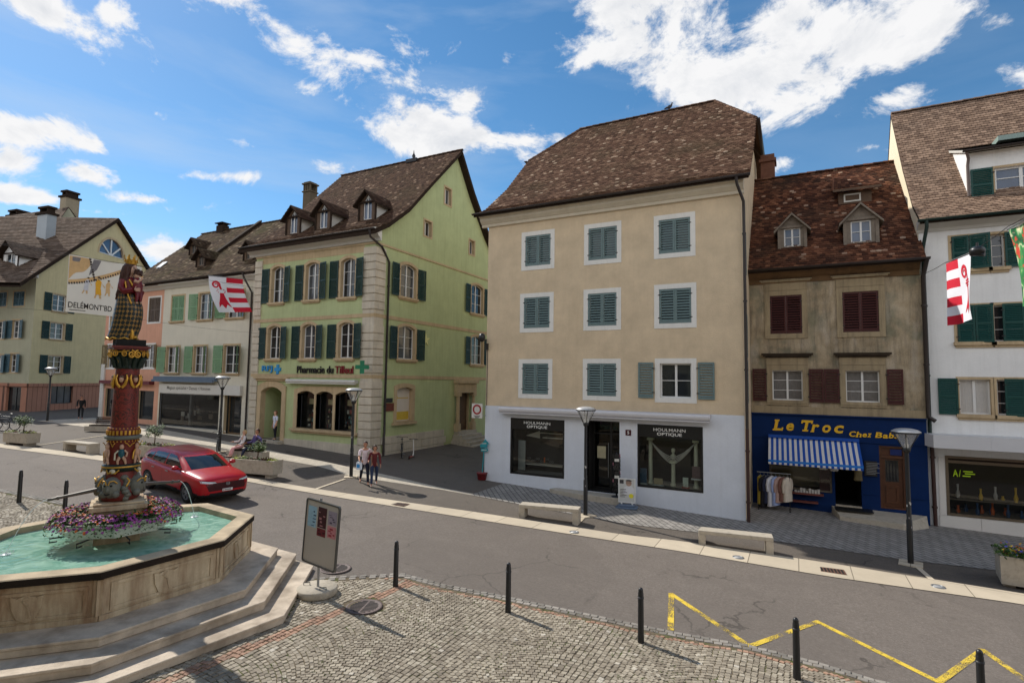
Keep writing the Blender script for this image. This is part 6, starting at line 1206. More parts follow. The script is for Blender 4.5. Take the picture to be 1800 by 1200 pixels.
 for a in (rad(8), rad(98), rad(188), rad(278)):
  F = ringF(a, .36); mb.ball(F(0, -2.32, 0), (.2, .2, .22), 12, 8, 1); mb.ball(F(0, -2.34, .19), (.035, .035, .07), 8, 6, 1); mb.ball(F(-.13, -2.44, .08), (.09, .09, .08), 8, 6, 1); mb.ball(F(.13, -2.44, .08), (.09, .09, .08), 8, 6, 1)
  for s in (-1, 1):
   mb.ball(F(s*.07, -2.26, .17), (.03, .03, .02), 6, 4, 3); mb.tube([F(s*.02, -2.24, .21), F(s*.05, -2.17, .2), F(s*.12, -2.16, .17), F(s*.17, -2.22, .1)], .014, 6, 2)
  mb.tube([F(-.06, -2.42, .2), F(0, -2.44, .215), F(.06, -2.42, .2)], .012, 6, 3)
 for a in (rad(53), rad(143), rad(233), rad(323)):
  F = ringF(a, .40)
  for i in range(7): mb.ball(F(.04*math.sin(i*1.7), -2.55+.07*i, -.02*abs(i-2)), (.09, .09, .06), 8, 5, 1)
  mb.tube([F(0, -2.12, -.05), F(.05, -2.2, .04), F(-.02, -2.3, .06)], .02, 6, 2)
 mb.build('masked_base', [RED, GREYF, MAT['gold'], MAT['dark']], B)
 # drum with relief figures between two gilded rings
 mb = MB(); mb.lathe([(.31, -2.02), (.38, -1.98), (.41, -1.93), (.41, -1.89), (.36, -1.86)], FC, 28, 1); mb.lathe([(.415, -1.925), (.425, -1.91), (.415, -1.895)], FC, 28, 2, cap=False)
 mb.lathe([(.32, -1.86), (.31, -1.42), (.33, -1.36)], FC, 28, 0); mb.lathe([(.33, -1.36), (.39, -1.33), (.40, -1.29), (.33, -1.27)], FC, 28, 3); mb.lathe([(.33, -1.27), (.345, -1.2), (.34, -1.14), (.30, -1.10)], FC, 28, 0)
 for i in range(26):
  a = i*2*math.pi/26; F = ringF(a, .345); mb.box(F, -.022, .022, -1.255, -1.165, -.01, .02, 2); mb.ball(F(.04, -1.125, -.02), .016, 6, 4, 2); mb.ball(F(0, -1.39, -.01), .018, 6, 4, 2); mb.ball(F(0, -1.905, .058), .014, 6, 4, 2)
 for i, a in enumerate((rad(-28), rad(32), rad(92), rad(152), rad(212), rad(272))):
  F = ringF(a, .315); m = 4 if i % 2 == 0 else 6
  mb.ball(F(0, -1.5, .03), (.05, .05, .06), 8, 6, 4); mb.ball(F(0, -1.63, .03), (.075, .07, .10), 8, 6, m); mb.tube([F(-.03, -1.7, .03), F(-.07, -1.78, .05), F(-.06, -1.85, .04)], [.035, .03, .022], 6, 4); mb.tube([F(.03, -1.7, .03), F(.08, -1.77, .05), F(.1, -1.85, .04)], [.035, .03, .022], 6, 4); mb.tube([F(.06, -1.57, .03), F(.12, -1.62, .05), F(.1, -1.7, .05)], .022, 6, 4); mb.tube([F(-.06, -1.57, .03), F(-.13, -1.63, .04), F(-.13, -1.76, .03)], .02, 6, 2 if m == 4 else 5)
  for s in (-1, 1): mb.tube([F(.16, -1.5, .0), F(.16+s*.05, -1.44, .0), F(.16+s*.1, -1.42, 0)], .01, 5, 2)
 for i in range(4):
  F = ringF(rad(8+90*i), .37); mb.ball(F(0, -1.99, .02), (.1, .05, .05), 8, 5, 5); mb.tube([F(-.14, -1.96, .0), F(-.08, -2.03, .05), F(0, -2.0, .06), F(.08, -2.03, .05), F(.14, -1.96, 0)], .018, 6, 2)
 mb.build('relief_drum', [RED, GRN, MAT['gold'], GREYF, SKIN, paint('ivory_relief', lin(200, 190, 168), .6, .15, 9), paint('teal_robe_paint', lin(30, 80, 92), .5, .2, 9)], B)
 # shaft with dark scrolls and winged cherub heads
 t = NT('scrolled_red_paint'); v = t.n('ShaderNodeTexVoronoi', Vector=t.coord((1, 1, .8)), Scale=11., feature='DISTANCE_TO_EDGE'); w = t.noise(10, 4, .6, dist=2.5); c = t.ramp(t.rng(w, .3, .7), [(0, lin(92, 28, 22)), (1, lin(128, 44, 34))]); c = t.mix(t.rng(t.noise(7, 2, .4, dist=3.5), .53, .57, 0, .75), c, lin(40, 26, 22)); SHM = t.fin(c, .5, 0, .4)
 mb = MB(); mb.lathe([(.285, -1.098), (.275, -.6), (.262, -.1), (.252, .12)], FC, 28, 0); mb.build('shaft', SHM, B)
 mb = MB()
 for i in range(6):
  F = ringF(rad(12+60*i), .262); mb.ball(F(0, -.10, .03), (.055, .05, .065), 10, 8, 1); mb.ball(F(0, -.055, .02), (.06, .05, .04), 8, 6, 2)
  for s in (-1, 1): mb.tube([F(s*.02, -.27, .02), F(s*.09, -.2, .03), F(s*.125, -.08, .02), F(s*.1, .0, .01)], [.03, .035, .03, .012], 6, 0)
 mb.build('cherub_frieze', [MAT['gold'], SKIN, MAT['wood']], B)
 mb = MB(); mb.lathe([(.25, .12), (.275, .125), (.275, .15), (.255, .16), (.26, .2), (.33, .36), (.36, .42), (.30, .45), (.30, .52)], FC, 28, 0)
 for i in range(12):
  F = ringF(rad(30*i), .27); mb.tube([F(0, .15, 0), F(0, .28, .04), F(0, .36, .10), F(0, .33, .14)], [.05, .055, .04, .015], 6, 0);
  if i % 3 == 0: mb.tube([F(0, .25, .07), F(0, .32, .1)], .012, 5, 1)
 for i in range(4):     # corner volutes and the scroll frieze between them
  F = ringF(rad(45+90*i+8), .40)
  for s in (-1, 1):
   P = [F(s*.07+.085*(1-j/22)*math.cos(s*j*.55+1.57)*1.0, .43+.085*(1-j/22)*math.sin(j*.55+1.57), .0) for j in range(20)]; mb.tube(P, .02, 6, 1)
 for i in range(4):
  F = ringF(rad(8+90*i), .37)
  for s in (-1, 1):
   P = [F(s*.11+.07*(1-j/20)*math.cos(s*j*.55+1.57), .44+.07*(1-j/20)*math.sin(j*.55+1.57), .03) for j in range(18)]; mb.tube(P, .016, 6, 1)
  mb.tube([F(-.2, .5, 0), F(0, .47, .04), F(.2, .5, 0)], .014, 6, 1)
 th8 = rad(-27.4+8)
 def sq2(h): return [(FC[0]+x*math.cos(th8)-y*math.sin(th8), FC[1]+x*math.sin(th8)+y*math.cos(th8)) for x, y in ((-h, -h), (h, -h), (h, h), (-h, h))]
 mb.flatprism(sq2(.36), .52, .555, 2); mb.flatprism(sq2(.40), .557, .60, 2); mb.flatprism(sq2(.31), .602, .74, 3); mb.build('capital', [GRN, MAT['gold'], RED, MAT['dark']], B)
 for o in B.children:
  if o.name.split('.')[0] in ('pedestal', 'masked_base', 'relief_drum', 'shaft', 'cherub_frieze', 'capital'):
   for v in o.data.vertices: v.co.x *= .84; v.co.y *= .84
 # spouts and jets
 WJ = NT('falling_water'); WJ.set(WJ.b, 'Alpha', .55); WJM = WJ.fin((.75, .8, .8), .1, 0, .8)
 for tip, lx, ly in (((-.21, 1.33), -13.0, 8.43), ((-.42, -1.02), -13.27, 4.96)):
  L = math.hypot(*tip); d = (tip[0]/L, tip[1]/L); p0 = (FC[0]+d[0]*.3, FC[1]+d[1]*.3, -2.36); p1 = (FC[0]+tip[0], FC[1]+tip[1], -2.48); pm = tuple((a+b)/2 for a, b in zip(p0, p1))
  mb = MB(); mb.tube([p0, pm, p1], [.042, .034, .026], 8); mb.tube([tuple(a+(b-a)*.86 for a, b in zip(p0, p1)), tuple(a+(b-a)*.9 for a, b in zip(p0, p1))], .04, 8); mb.tube([p1, (p1[0]+d[0]*.06, p1[1]+d[1]*.06, p1[2]+.0)], .03, 8); o = mb.build('spout', paint('iron_spout', lin(92, 86, 80), .5, .3, 12, metal=.3), B)
  P = [];
  for j in range(13): s = j/12; P.append((p1[0]+(lx-p1[0])*s, p1[1]+(ly-p1[1])*s, p1[2]+.05*s*4*(1-s)*.6-(.94)*s*s))
  mb = MB(); mb.tube(P, [.010-.004*j/12 for j in range(13)], 6); mb.lathe([(.0, -3.40), (.05, -3.39), (.09, -3.41)], (lx, ly), 10)
  for j in range(30): a = random.uniform(0, 6.28); r = random.uniform(.01, .12); mb.ball((lx+r*math.cos(a), ly+r*math.sin(a), -3.41+random.uniform(0, .08)), random.uniform(.005, .012), 5, 3)
  mb.build('jet', WJM, o)
 return B, ringF
FOUNT, RINGF = build_fountain()
def build_statue():
 B = thing('statue', 'painted statue of a crowned woman in a black and gold gown holding a child', 'statue', (FC[0], FC[1], .745))
 F = Fr((FC[0], FC[1], 0), (.887, .461, 0), (.461, -.887, 0))
 t = NT('gold_patterned_gown'); br = t.n('ShaderNodeTexBrick', offset=0., Vector=t.n('ShaderNodeMapping', Vector=t.coord(out='UV')).outputs[0], Scale=1.); br.inputs['Mortar Size'].default_value = .045; br.inputs['Brick Width'].default_value = 1.; br.inputs['Row Height'].default_value = 1.
 gr = t.n('ShaderNodeTexVoronoi', Vector=t.coord(out='UV'), Scale=1., Randomness=0.); ringm = t.rng(t.mth('ABSOLUTE', t.mth('SUBTRACT', gr.outputs[0], .22)), .10, .05)
 m = t.mth('MAXIMUM', br.outputs['Fac'], ringm); m = t.mth('MULTIPLY', m, t.rng(t.noise(16, 3, .7), .33, .5)); c = t.mix(m, lin(18, 28, 25), lin(156, 116, 54)); GOWN = t.fin(c, .4, 0, .5)
 REDV = paint('crimson_robe_paint', lin(104, 20, 30), .4, .2, 9); HAIR = paint('brown_hair_paint', lin(66, 36, 26), .5, .35, 14, bump=.5); SKIN = paint('face_paint', lin(196, 158, 136), .5, .08, 9); GOLD = MAT['gold']
 rings = [(.75, -.06, .35, .30), (.80, -.055, .33, .29), (1.0, .02, .34, .28), (1.24, .06, .34, .27), (1.36, .07, .335, .26), (1.48, .07, .31, .25), (1.60, .05, .275, .23), (1.72, .03, .25, .21)]
 def loft(rings, seg=44, fold=.045, nf=9, m=0, uv=True, top=True):
  mb = MB(); vs = []
  for i, (z, cu, ru, rn) in enumerate(rings):
   k = 1-i/(len(rings)-1)*.6
   for j in range(seg):
    a = 2*math.pi*j/seg; f = 1+fold*k*math.sin(nf*a+z*1.5)*(.6+.4*math.sin(2*a)); vs.append(F(cu+ru*f*math.cos(a), z+(.02*math.sin(nf*a) if i == 0 else 0), rn*f*math.sin(a)))
  mb.add(vs, [(i*seg+j, i*seg+(j+1) % seg, (i+1)*seg+(j+1) % seg, (i+1)*seg+j) for i in range(len(rings)-1) for j in range(seg)], m, True)
  if top: mb.add(vs[-seg:], [tuple(range(seg))], m)
  return mb, seg
 mb, seg = loft(rings); o = mb.build('gown', GOWN, B, fixn=False); uvl = o.data.uv_layers.new(name='uv');
 for p in o.data.polygons:
  for li in p.loop_indices:
   vi = o.data.loops[li].vertex_index; i, j = vi//seg, vi % seg
   if i >= len(rings): i, j = len(rings)-1, vi-len(rings)*seg
   jj = j if not (j == 0 and any(o.data.loops[q].vertex_index % seg == seg-1 for q in p.loop_indices)) else seg
   uvl.data[li].uv = (jj/seg*22, (rings[min(i, len(rings)-1)][0]-.75)/.098)
 hb = MB(); hb.tube([F(-.06+.352*(1+.045*math.sin(9*a+.75*1.5)*(.6+.4*math.sin(2*a)))*math.cos(a), .755+.02*math.sin(9*a), .302*(1+.045*math.sin(9*a+1.125)*(.6+.4*math.sin(2*a)))*math.sin(a)) for a in [2*math.pi*j/44 for j in range(45)]], .02, 6); hb.build('hem', GOLD, o)
 # trunk, neck and head: one continuous body
 mb, _ = loft([(1.70, .03, .24, .20), (1.82, .02, .215, .18), (1.95, .01, .215, .18), (2.04, .015, .19, .15), (2.09, .03, .11, .10)], 32, .02, 5, 0); mb.build('bodice', REDV, B, fixn=False)
 mb = MB(); mb.tube([F(.03, 2.05, 0), F(.05, 2.12, 0), F(.065, 2.17, 0)], [.075, .062, .07], 12, 0)
 prof = []
 mb.ball(F(.075, 2.27, 0), (.115, .115, .145), 18, 14, 0); mb.ball(F(.125, 2.22, 0), (.07, .07, .075), 12, 8, 0); mb.ball(F(.145, 2.17, 0), (.035, .04, .03), 8, 6, 0)
 mb.tube([F(.185, 2.30, 0), F(.215, 2.245, 0), F(.19, 2.235, 0)], [.012, .022, .014], 8, 0)
 for s in (-1, 1): mb.ball(F(.168, 2.285, s*.05), (.016, .02, .012), 8, 5, 1); mb.ball(F(.16, 2.31, s*.05), (.022, .03, .008), 8, 4, 2)
 mb.ball(F(.187, 2.197, 0), (.014, .03, .011), 8, 4, 3); mb.ball(F(.07, 2.26, .112), (.028, .012, .04), 8, 6, 0)
 mb.build('head', [SKIN, MAT['dark'], HAIR, REDV], B)
 # long hair down the back
 mb = MB(); mb.ball(F(.03, 2.31, 0), (.145, .145, .14), 16, 10, 0)
 for i in range(15):
  a = rad(60+240*i/14); r = .115; u = .03+r*math.cos(a); n = r*math.sin(a); wv = random.uniform(0, 6)
  P = [F(u+(-.05-.015*j*.4)*(j/7)+.012*math.sin(wv+j*1.3)-.02*j*.25, 2.33-.105*j, n*(1+.12*j*.6)+.012*math.cos(wv+j*1.5)) for j in range(8)]; mb.tube(P, [.05, .055, .058, .056, .052, .046, .038, .014], 7, 0)
 mb.build('hair', HAIR, B)
 # crown
 mb = MB(); c = F(.05, 0, 0)[:2]; mb.lathe([(.118, 2.375), (.13, 2.40), (.128, 2.43), (.145, 2.47)], c, 20, 0, cap=False); mb.lathe([(.105, 2.38), (.12, 2.47)], c, 20, 0, cap=False)
 for i in range(8):
  a = 2*math.pi*i/8; p = lambda da, r, z: (c[0]+r*math.cos(a+da), c[1]+r*math.sin(a+da), z); mb.add([p(-.2, .144, 2.47), p(.2, .144, 2.47), p(.1, .155, 2.52), p(.16, .165, 2.55), p(0, .16, 2.58), p(-.16, .165, 2.55), p(-.1, .155, 2.52)], [(0, 1, 2, 3, 4, 5, 6)]); mb.ball(p(.39, .138, 2.44), .02, 6, 5, 0)
 mb.build('crown', GOLD, B, fixn=False)
 # sash, arms
 mb = MB(); mb.tube([F(.06, 1.98, .18), F(.12, 1.84, .215), F(.2, 1.66, .235), F(.27, 1.5, .21)], .022, 6); mb.tube([F(.14, 2.02, .14), F(.2, 1.96, .16), F(.24, 1.88, .14)], .025, 6); mb.build('sash', GOLD, B)
 mb = MB(); mb.tube([F(-.02, 2.0, .17), F(.0, 1.84, .24), F(.12, 1.76, .27), F(.30, 1.80, .22)], [.08, .075, .07, .055], 10, 0); mb.tube([F(.0, 2.0, -.17), F(.06, 1.82, -.22), F(.28, 1.78, -.16)], [.08, .075, .055], 10, 0); mb.build('sleeves', REDV, B)
 mb = MB(); mb.ball(F(.35, 1.81, .2), (.05, .035, .028), 10, 6)
 for i in range(4): mb.tube([F(.37, 1.83-.018*i, .2+.01*i), F(.41, 1.84-.02*i, .17), F(.42, 1.84-.02*i, .13)], [.011, .010, .008], 6)
 mb.tube([F(.34, 1.84, .21), F(.36, 1.88, .2)], [.012, .009], 6); mb.build('hand', SKIN, B)
 # the child
 mb = MB(); mb.tube([F(.27, 1.76, .04), F(.28, 1.9, .05), F(.27, 2.02, .05), F(.26, 2.07, .05)], [.12, .125, .10, .05], 14, 0); mb.tube([F(.30, 1.78, .1), F(.36, 1.70, .13), F(.34, 1.56, .14)], [.06, .05, .032], 8, 0); mb.tube([F(.30, 1.78, 0), F(.37, 1.71, .02), F(.37, 1.57, .03)], [.06, .05, .032], 8, 0)
 mb.tube([F(.28, 2.0, .14), F(.36, 1.98, .14), F(.41, 2.04, .1)], [.04, .032, .022], 8, 1); mb.tube([F(.28, 2.0, -.05), F(.34, 1.93, -.06), F(.4, 1.94, -.02)], [.04, .032, .022], 8, 1)
 mb.ball(F(.42, 2.06, .09), (.03, .03, .03), 8, 6, 1); mb.ball(F(.26, 2.15, .05), (.082, .08, .092), 14, 10, 1); mb.ball(F(.185, 2.145, .05), (.014, .016, .016), 6, 4, 1); mb.ball(F(.36, 1.53, .14), (.045, .03, .02), 8, 5, 1); mb.ball(F(.39, 1.54, .03), (.045, .03, .02), 8, 5, 1)
 for s in (-1, 1): mb.ball(F(.19, 2.165, .05+s*.035), (.01, .012, .009), 6, 4, 2)
 o = mb.build('child', [REDV, SKIN, MAT['dark']], B); mb = MB(); mb.ball(F(.275, 2.185, .05), (.092, .09, .085), 12, 8, 0)
 for i in range(14): a = random.uniform(0, 6.28); mb.ball(F(.28+.075*math.cos(a), 2.19+random.uniform(-.05, .05), .05+.075*math.sin(a)), .03, 6, 5, 0)
 mb.build('hair', HAIR, o)
 mb = MB(); mb.tube([F(.26, .76, .1), F(.28, .9, .12), F(.24, 1.02, .14)], [.05, .045, .02], 8); mb.ball(F(.26, .79, .02), (.11, .07, .05), 10, 6); mb.build('golden_foot', GOLD, B); B.scale = (.84, .84, 1); B.location += Vector((-.106, -.055, 0))
build_statue()
PETALS = {'purple': paint('purple_petals', lin(150, 66, 140), .6, .35, 30), 'orange': paint('orange_petals', lin(206, 106, 48), .6, .25, 30), 'yellow': paint('yellow_petals', lin(236, 190, 50), .6, .2, 30), 'blue': paint('violet_blue_petals', lin(96, 90, 180), .6, .2, 30), 'white': paint('white_petals', lin(226, 222, 220), .6, .1, 30), 'red': paint('red_petals', lin(170, 40, 48), .6, .2, 30)}
def leafmat(name, a, b, c):
 t = NT(name); g = t.n('ShaderNodeNewGeometry'); col = t.ramp(g.outputs['Random Per Island'], [(0, a), (.55, b), (1, c)])
 t.set(t.b, 'Subsurface Weight', 0.0); return t.fin(col, .6, 0, .3)
LEAF = leafmat('green_leaves', lin(38, 62, 26), lin(66, 96, 38), lin(112, 132, 56)); LEAFY = leafmat('yellow_green_leaves', lin(120, 130, 40), lin(160, 168, 50), lin(190, 196, 80)); LEAFR = leafmat('dark_red_leaves', lin(60, 24, 26), lin(90, 36, 34), lin(120, 60, 44)); LEAFG = leafmat('shrub_leaves', lin(44, 66, 32), lin(78, 104, 52), lin(132, 150, 92))
def leaf(mb, p, size, mat=0, up=.4):
 a = random.uniform(0, 6.28); el = random.uniform(-.3, 1.1); d = np.array([math.cos(a)*math.cos(el), math.sin(a)*math.cos(el), math.sin(el)]); s = np.cross(d, [0, 0, 1]); s = s/max(1e-6, np.linalg.norm(s)); p = np.array(p); w = size*.28; sag = np.array([0, 0, -size*.12])
 mb.add([p, p+d*size*.5+s*w+sag*.3, p+d*size+sag, p+d*size*.5-s*w+sag*.3], [(0, 1, 2, 3)], mat)
def blossom(mb, p, r, mat=0, nrm=None):
 nrm = Vector(nrm if nrm is not None else (random.uniform(-.6, .6), random.uniform(-.6, .6), 1)).normalized(); a = nrm.orthogonal().normalized(); b = nrm.cross(a); p = Vector(p); vs = [p]
 for i in range(10): th = i*math.pi/5; rr = r*(1 if i % 2 == 0 else .72); vs.append(p+(a*math.cos(th)+b*math.sin(th))*rr+nrm*r*.25)
 mb.add(vs, [(0, i+1, (i+1) % 10+1) for i in range(10)], mat)
def build_trough():
 B = thing('flower_trough', 'ring of white troughs with purple and orange blossoms around the fountain column', 'flower trough', (FC[0], FC[1], -3.2)); k = 8; ph = rad(-75)
 def ringp(r): return [(FC[0]+r*math.cos(ph+2*math.pi*i/k), FC[1]+r*math.sin(ph+2*math.pi*i/k)) for i in range(k)]
 o, i_, ob = ringp(1.24), ringp(.74), ringp(1.12); mb = MB()
 for j in range(k):
  n = (j+1) % k; mb.quad((*o[j], -2.89), (*o[n], -2.89), (*ob[n], -3.18), (*ob[j], -3.18)); mb.quad((*i_[j], -2.89), (*i_[n], -2.89), (*i_[n], -3.18), (*i_[j], -3.18)); mb.quad((*ob[j], -3.18), (*ob[n], -3.18), (*i_[n], -3.18), (*i_[j], -3.18)); mb.quad((*o[j], -2.97), (*o[n], -2.97), (*i_[n], -2.97), (*i_[j], -2.97), 1)
  mb.tube([(*o[j], -2.885), (*o[n], -2.885)], .016, 6); mb.tube([(*o[j], -2.89), (*ob[j], -3.18)], .008, 5)
 mb.build('trough', [paint('white_trough_metal', lin(206, 208, 196), .5, .1, 5, dirt=lin(150, 150, 130)), MAT['soil']], B, fixn=False)
 for j in range(k):
  th = ph+2*math.pi*(j+.3)/k; d = (math.cos(th), math.sin(th)); t = (-d[1], d[0]); P = lambda r, z, s=0: (FC[0]+d[0]*r+t[0]*s, FC[1]+d[1]*r+t[1]*s, z); mb = MB(); mb.tube([P(.45, -3.22), P(1.26, -3.22), P(1.26, -3.30), P(1.12, -3.30)], .016, 6); mb.build('bracket', MAT['iron'], B)
 mb = MB(); fb = {c: MB() for c in ('purple', 'orange', 'red')}
 for i in range(7000):
  a = random.uniform(0, 6.283); r = random.uniform(.62, 1.36); e = (r-1.0)/.36; z = -2.93+max(0, .17*(1-e*e))*random.random()+random.uniform(-.02, .06)-(max(0, r-1.2)*random.uniform(.3, 1.6)); leaf(mb, (FC[0]+r*math.cos(a), FC[1]+r*math.sin(a), z), random.uniform(.05, .09))
 for i in range(1500):
  a = random.uniform(0, 6.283); r = random.uniform(.6, 1.36); e = (r-1.0)/.36; z = -2.91+.19*max(-.1, 1-e*e)*random.uniform(.75, 1.1)-(max(0, r-1.24)*random.uniform(.1, .9)); outer = r > 1.02+.2*math.sin(3*a+1)
  c = 'purple' if random.random() < (.85 if outer else .22) else ('orange' if random.random() < .8 else 'red'); n = (math.cos(a)*max(0, e)*1.2+random.uniform(-.5, .5), math.sin(a)*max(0, e)*1.2+random.uniform(-.5, .5), 1); blossom(fb[c], (FC[0]+r*math.cos(a), FC[1]+r*math.sin(a), z), random.uniform(.026, .040), 0, n)
 mb.build('foliage', LEAF, B, fixn=False)
 for c in fb: fb[c].build(c+'_blossoms', PETALS[c], B, fixn=False)
 B.scale = (.87, .87, .92)
build_trough()
# ------------------------------------------------------------------ street furniture
def gp(x, y): p = gnd(x, y); return (p[0], p[1], G(p[0])+.012)
def make_lamp():
 B = thing('street_lamp', 'x', 'street lamp', group='street lamps along the pavement edge'); mb = MB(); mb.lathe([(.075, .012), (.075, 1.2), (.062, 1.24), (.055, 3.05), (.05, 3.12)], seg=14); mb.build('pole', MAT['black'], B, world=False)
 mb = MB(); mb.bx(-.28, .28, -.28, .28, -.05, .02); mb.build('base_plate', MAT['kerbstone'], B, world=False)
 mb = MB(); mb.lathe([(.055, 3.1), (.09, 3.14), (.11, 3.24), (.09, 3.25)], seg=14)
 for i in range(6): a = i*math.pi/3; c, s = math.cos(a), math.sin(a); mb.tube([(.1*c, .1*s, 3.22), (.335*c, .335*s, 3.68)], .011, 5)
 mb.lathe([(.335, 3.66), (.36, 3.67), (.36, 3.70), (.33, 3.70)], seg=24, cap=False); mb.build('lantern_frame', MAT['black'], B, world=False)
 mb = MB(); mb.lathe([(.09, 3.24), (.325, 3.67)], seg=18, cap=False); mb.build('lantern_glass', MAT['lampglass'], B, world=False, fixn=False)
 mb = MB(); mb.lathe([(.36, 3.701), (.355, 3.72), (.28, 3.77), (.15, 3.80), (.0, 3.81)], seg=24); mb.build('cap', MAT['lampcap'], B, world=False)
 mb = MB(); mb.lathe([(.05, 3.25), (.05, 3.36), (.035, 3.37), (.03, 3.52), (.0, 3.54)], seg=10); mb.build('bulb', MAT['offwhite'], B, world=False)
 mb = MB(); R = random.Random(3)
 for i in range(14): a = R.uniform(0, 6.28); z = R.uniform(.95, 1.75); r = .0755 if z < 1.18 else .0625; w = R.uniform(.02, .05); h = R.uniform(.02, .06); mb.add([(r*math.cos(a+d), r*math.sin(a+d), zz+.0) for d, zz in ((-w*8, z), (w*8, z), (w*8, z+h), (-w*8, z+h))], [(0, 1, 2, 3)], i % 2)
 mb.build('stickers', [MAT['offwhite'], paint('grey_sticker', lin(150, 146, 150), .5)], B, world=False, fixn=False); return B
_t = NT('frosted_lamp_glass'); _t.set(_t.b, 'Alpha', .30); MAT['lampglass'] = _t.fin((.7, .72, .72), .15, 0, .6); MAT['lampcap'] = paint('grey_lamp_cap', lin(186, 186, 186), .35, .1, 6, metal=.3)
lamp = make_lamp()
LAMPS = [((83, 740), 'street lamp furthest down the street, in front of the gabled corner house'), ((385, 794), 'street lamp in front of the cream clothes shop, a bicycle leaning on it'), ((617, 838), 'street lamp by the pharmacy corner, beside the walking couple'), ((1029, 906), 'street lamp in front of the optician door behind a concrete bench'), ((1601, 991), 'street lamp in front of the blue second-hand shop door')]
for i, (p, l) in enumerate(LAMPS): o = lamp if i == 0 else copy_tree(lamp); place(o, gp(*p), rad(20*i), l)
def make_bollard():
 B = thing('bollard', 'x', 'bollard', group='black bollards along the plaza edge'); mb = MB(); mb.lathe([(.062, -.02), (.062, .12), (.058, .14), (.052, .90), (.050, .905), (.044, .93), (.044, .945)], seg=14); mb.build('post', MAT['black'], B, world=False); mb = MB(); mb.lathe([(.047, .945), (.047, .955), (.036, .985), (.018, 1.0), (0, 1.003)], seg=14); mb.build('cap', MAT['black'], B, world=False); mb = MB(); mb.lathe([(.0585, .80), (.0585, .835), (.0, .835)], seg=14, cap=False); mb.build('band', MAT['iron'], B, world=False); return B
bol = make_bollard()
for i, (p, l) in enumerate([((33, 884), 'black bollard standing alone on the cobbles, left of the fountain'), ((113, 905), 'black bollard just behind the fountain basin, crossed by a spout'), ((695, 1031), 'black bollard at the plaza corner by the red cobble band'), ((893, 1077), 'second black bollard along the plaza edge, nearest the middle of the photo'), ((1126.5, 1130), 'black bollard beside the start of the yellow zigzag'), ((1401, 1194), 'black bollard in front of the zigzag peak below the second bench'), ((1727, 1262), 'rightmost black bollard, its foot below the edge of the photo')]):
 o = bol if i == 0 else copy_tree(bol); place(o, gp(*p), 0, l)
def make_bench(L=2.05, D=.48, H=.46, name='bench'):
 B = thing(name, 'x', 'bench', group='concrete benches along the street'); mb = MB(); mb.bx(-L/2, L/2, -D/2, D/2, H-.11, H); mb.build('seat', MAT['concrete'], B, world=False, bevel=.012)
 for s in (-1, 1): mb = MB(); mb.bx(s*L/2-(.2 if s > 0 else 0), s*L/2+(.2 if s < 0 else 0), -D/2, D/2, -.05, H-.112); mb.build('leg', MAT['concrete'], B, world=False, bevel=.012)
 return B
def mid(a, b, off): a, b = gnd(*a), gnd(*b); d = (b-a)[:2]; th = math.atan2(d[1], d[0]); c = (a+b)/2; n = np.array([-math.sin(th), math.cos(th)]); x, y = c[0]+n[0]*off, c[1]+n[1]*off; return (x, y, G(x)+.012), th
bench = make_bench()
for i, (a, b, l) in enumerate([((912, 909), (1016, 923), 'concrete bench in front of the optician shop beside a lamp post'), ((1231, 958), (1357, 976), 'concrete bench on the right, near the drain in the kerb'), ((111.3, 792), (153.5, 798.8), 'concrete bench left of the fountain column, at the edge of the road')]):
 o = bench if i == 0 else copy_tree(bench); c, th = mid(a, b, .24); place(o, c, th, l)
def make_back_bench(label, c, th):
 B = thing('bench', label, 'bench', c, th, 'concrete benches along the street'); mb = MB(); L = 2.0
 mb.bx(-L/2, L/2, -.25, .25, .06, .36); mb.build('block', MAT['concrete'], B, world=False, bevel=.012); mb = MB(); mb.bx(-L/2+.25, L/2-.25, -.22, .2, .362, .44); mb.build('seat', MAT['board'], B, world=False, bevel=.01); mb = MB()
 for k in range(4): mb.bx(-L/2+.3, L/2-.3, .22+.03*k, .25+.03*k, .50+.1*k, .57+.1*k)
 for s in (-1, 1): mb.tube([(s*(L/2-.4), .2, .4), (s*(L/2-.4), .34, .88)], .015, 6)
 mb.build('backrest', MAT['board'], B, world=False); return B
c = gp(182, 759); make_back_bench('concrete bench with a dark backrest in front of the pink house', c, rad(28)); PB = gp(436, 806); PBT = rad(12); PBENCH = make_back_bench('concrete bench with a dark backrest where an elderly couple sits', PB, PBT)
def plants(parent, spots, leaves=260, h=.2, mats=(LEAF, LEAFY, LEAFR)):
 mb = MB(); R = random.Random(len(spots))
 for (x, y, z, r, m) in spots:
  for i in range(leaves):
   a = random.uniform(0, 6.28); q = r*math.sqrt(random.random()); leaf(mb, (x+q*math.cos(a), y+q*math.sin(a), z+random.uniform(0, h*(1-.6*q/r))), random.uniform(.05, .11), m)
 return mb.build('foliage', list(mats), parent, world=False, fixn=False)
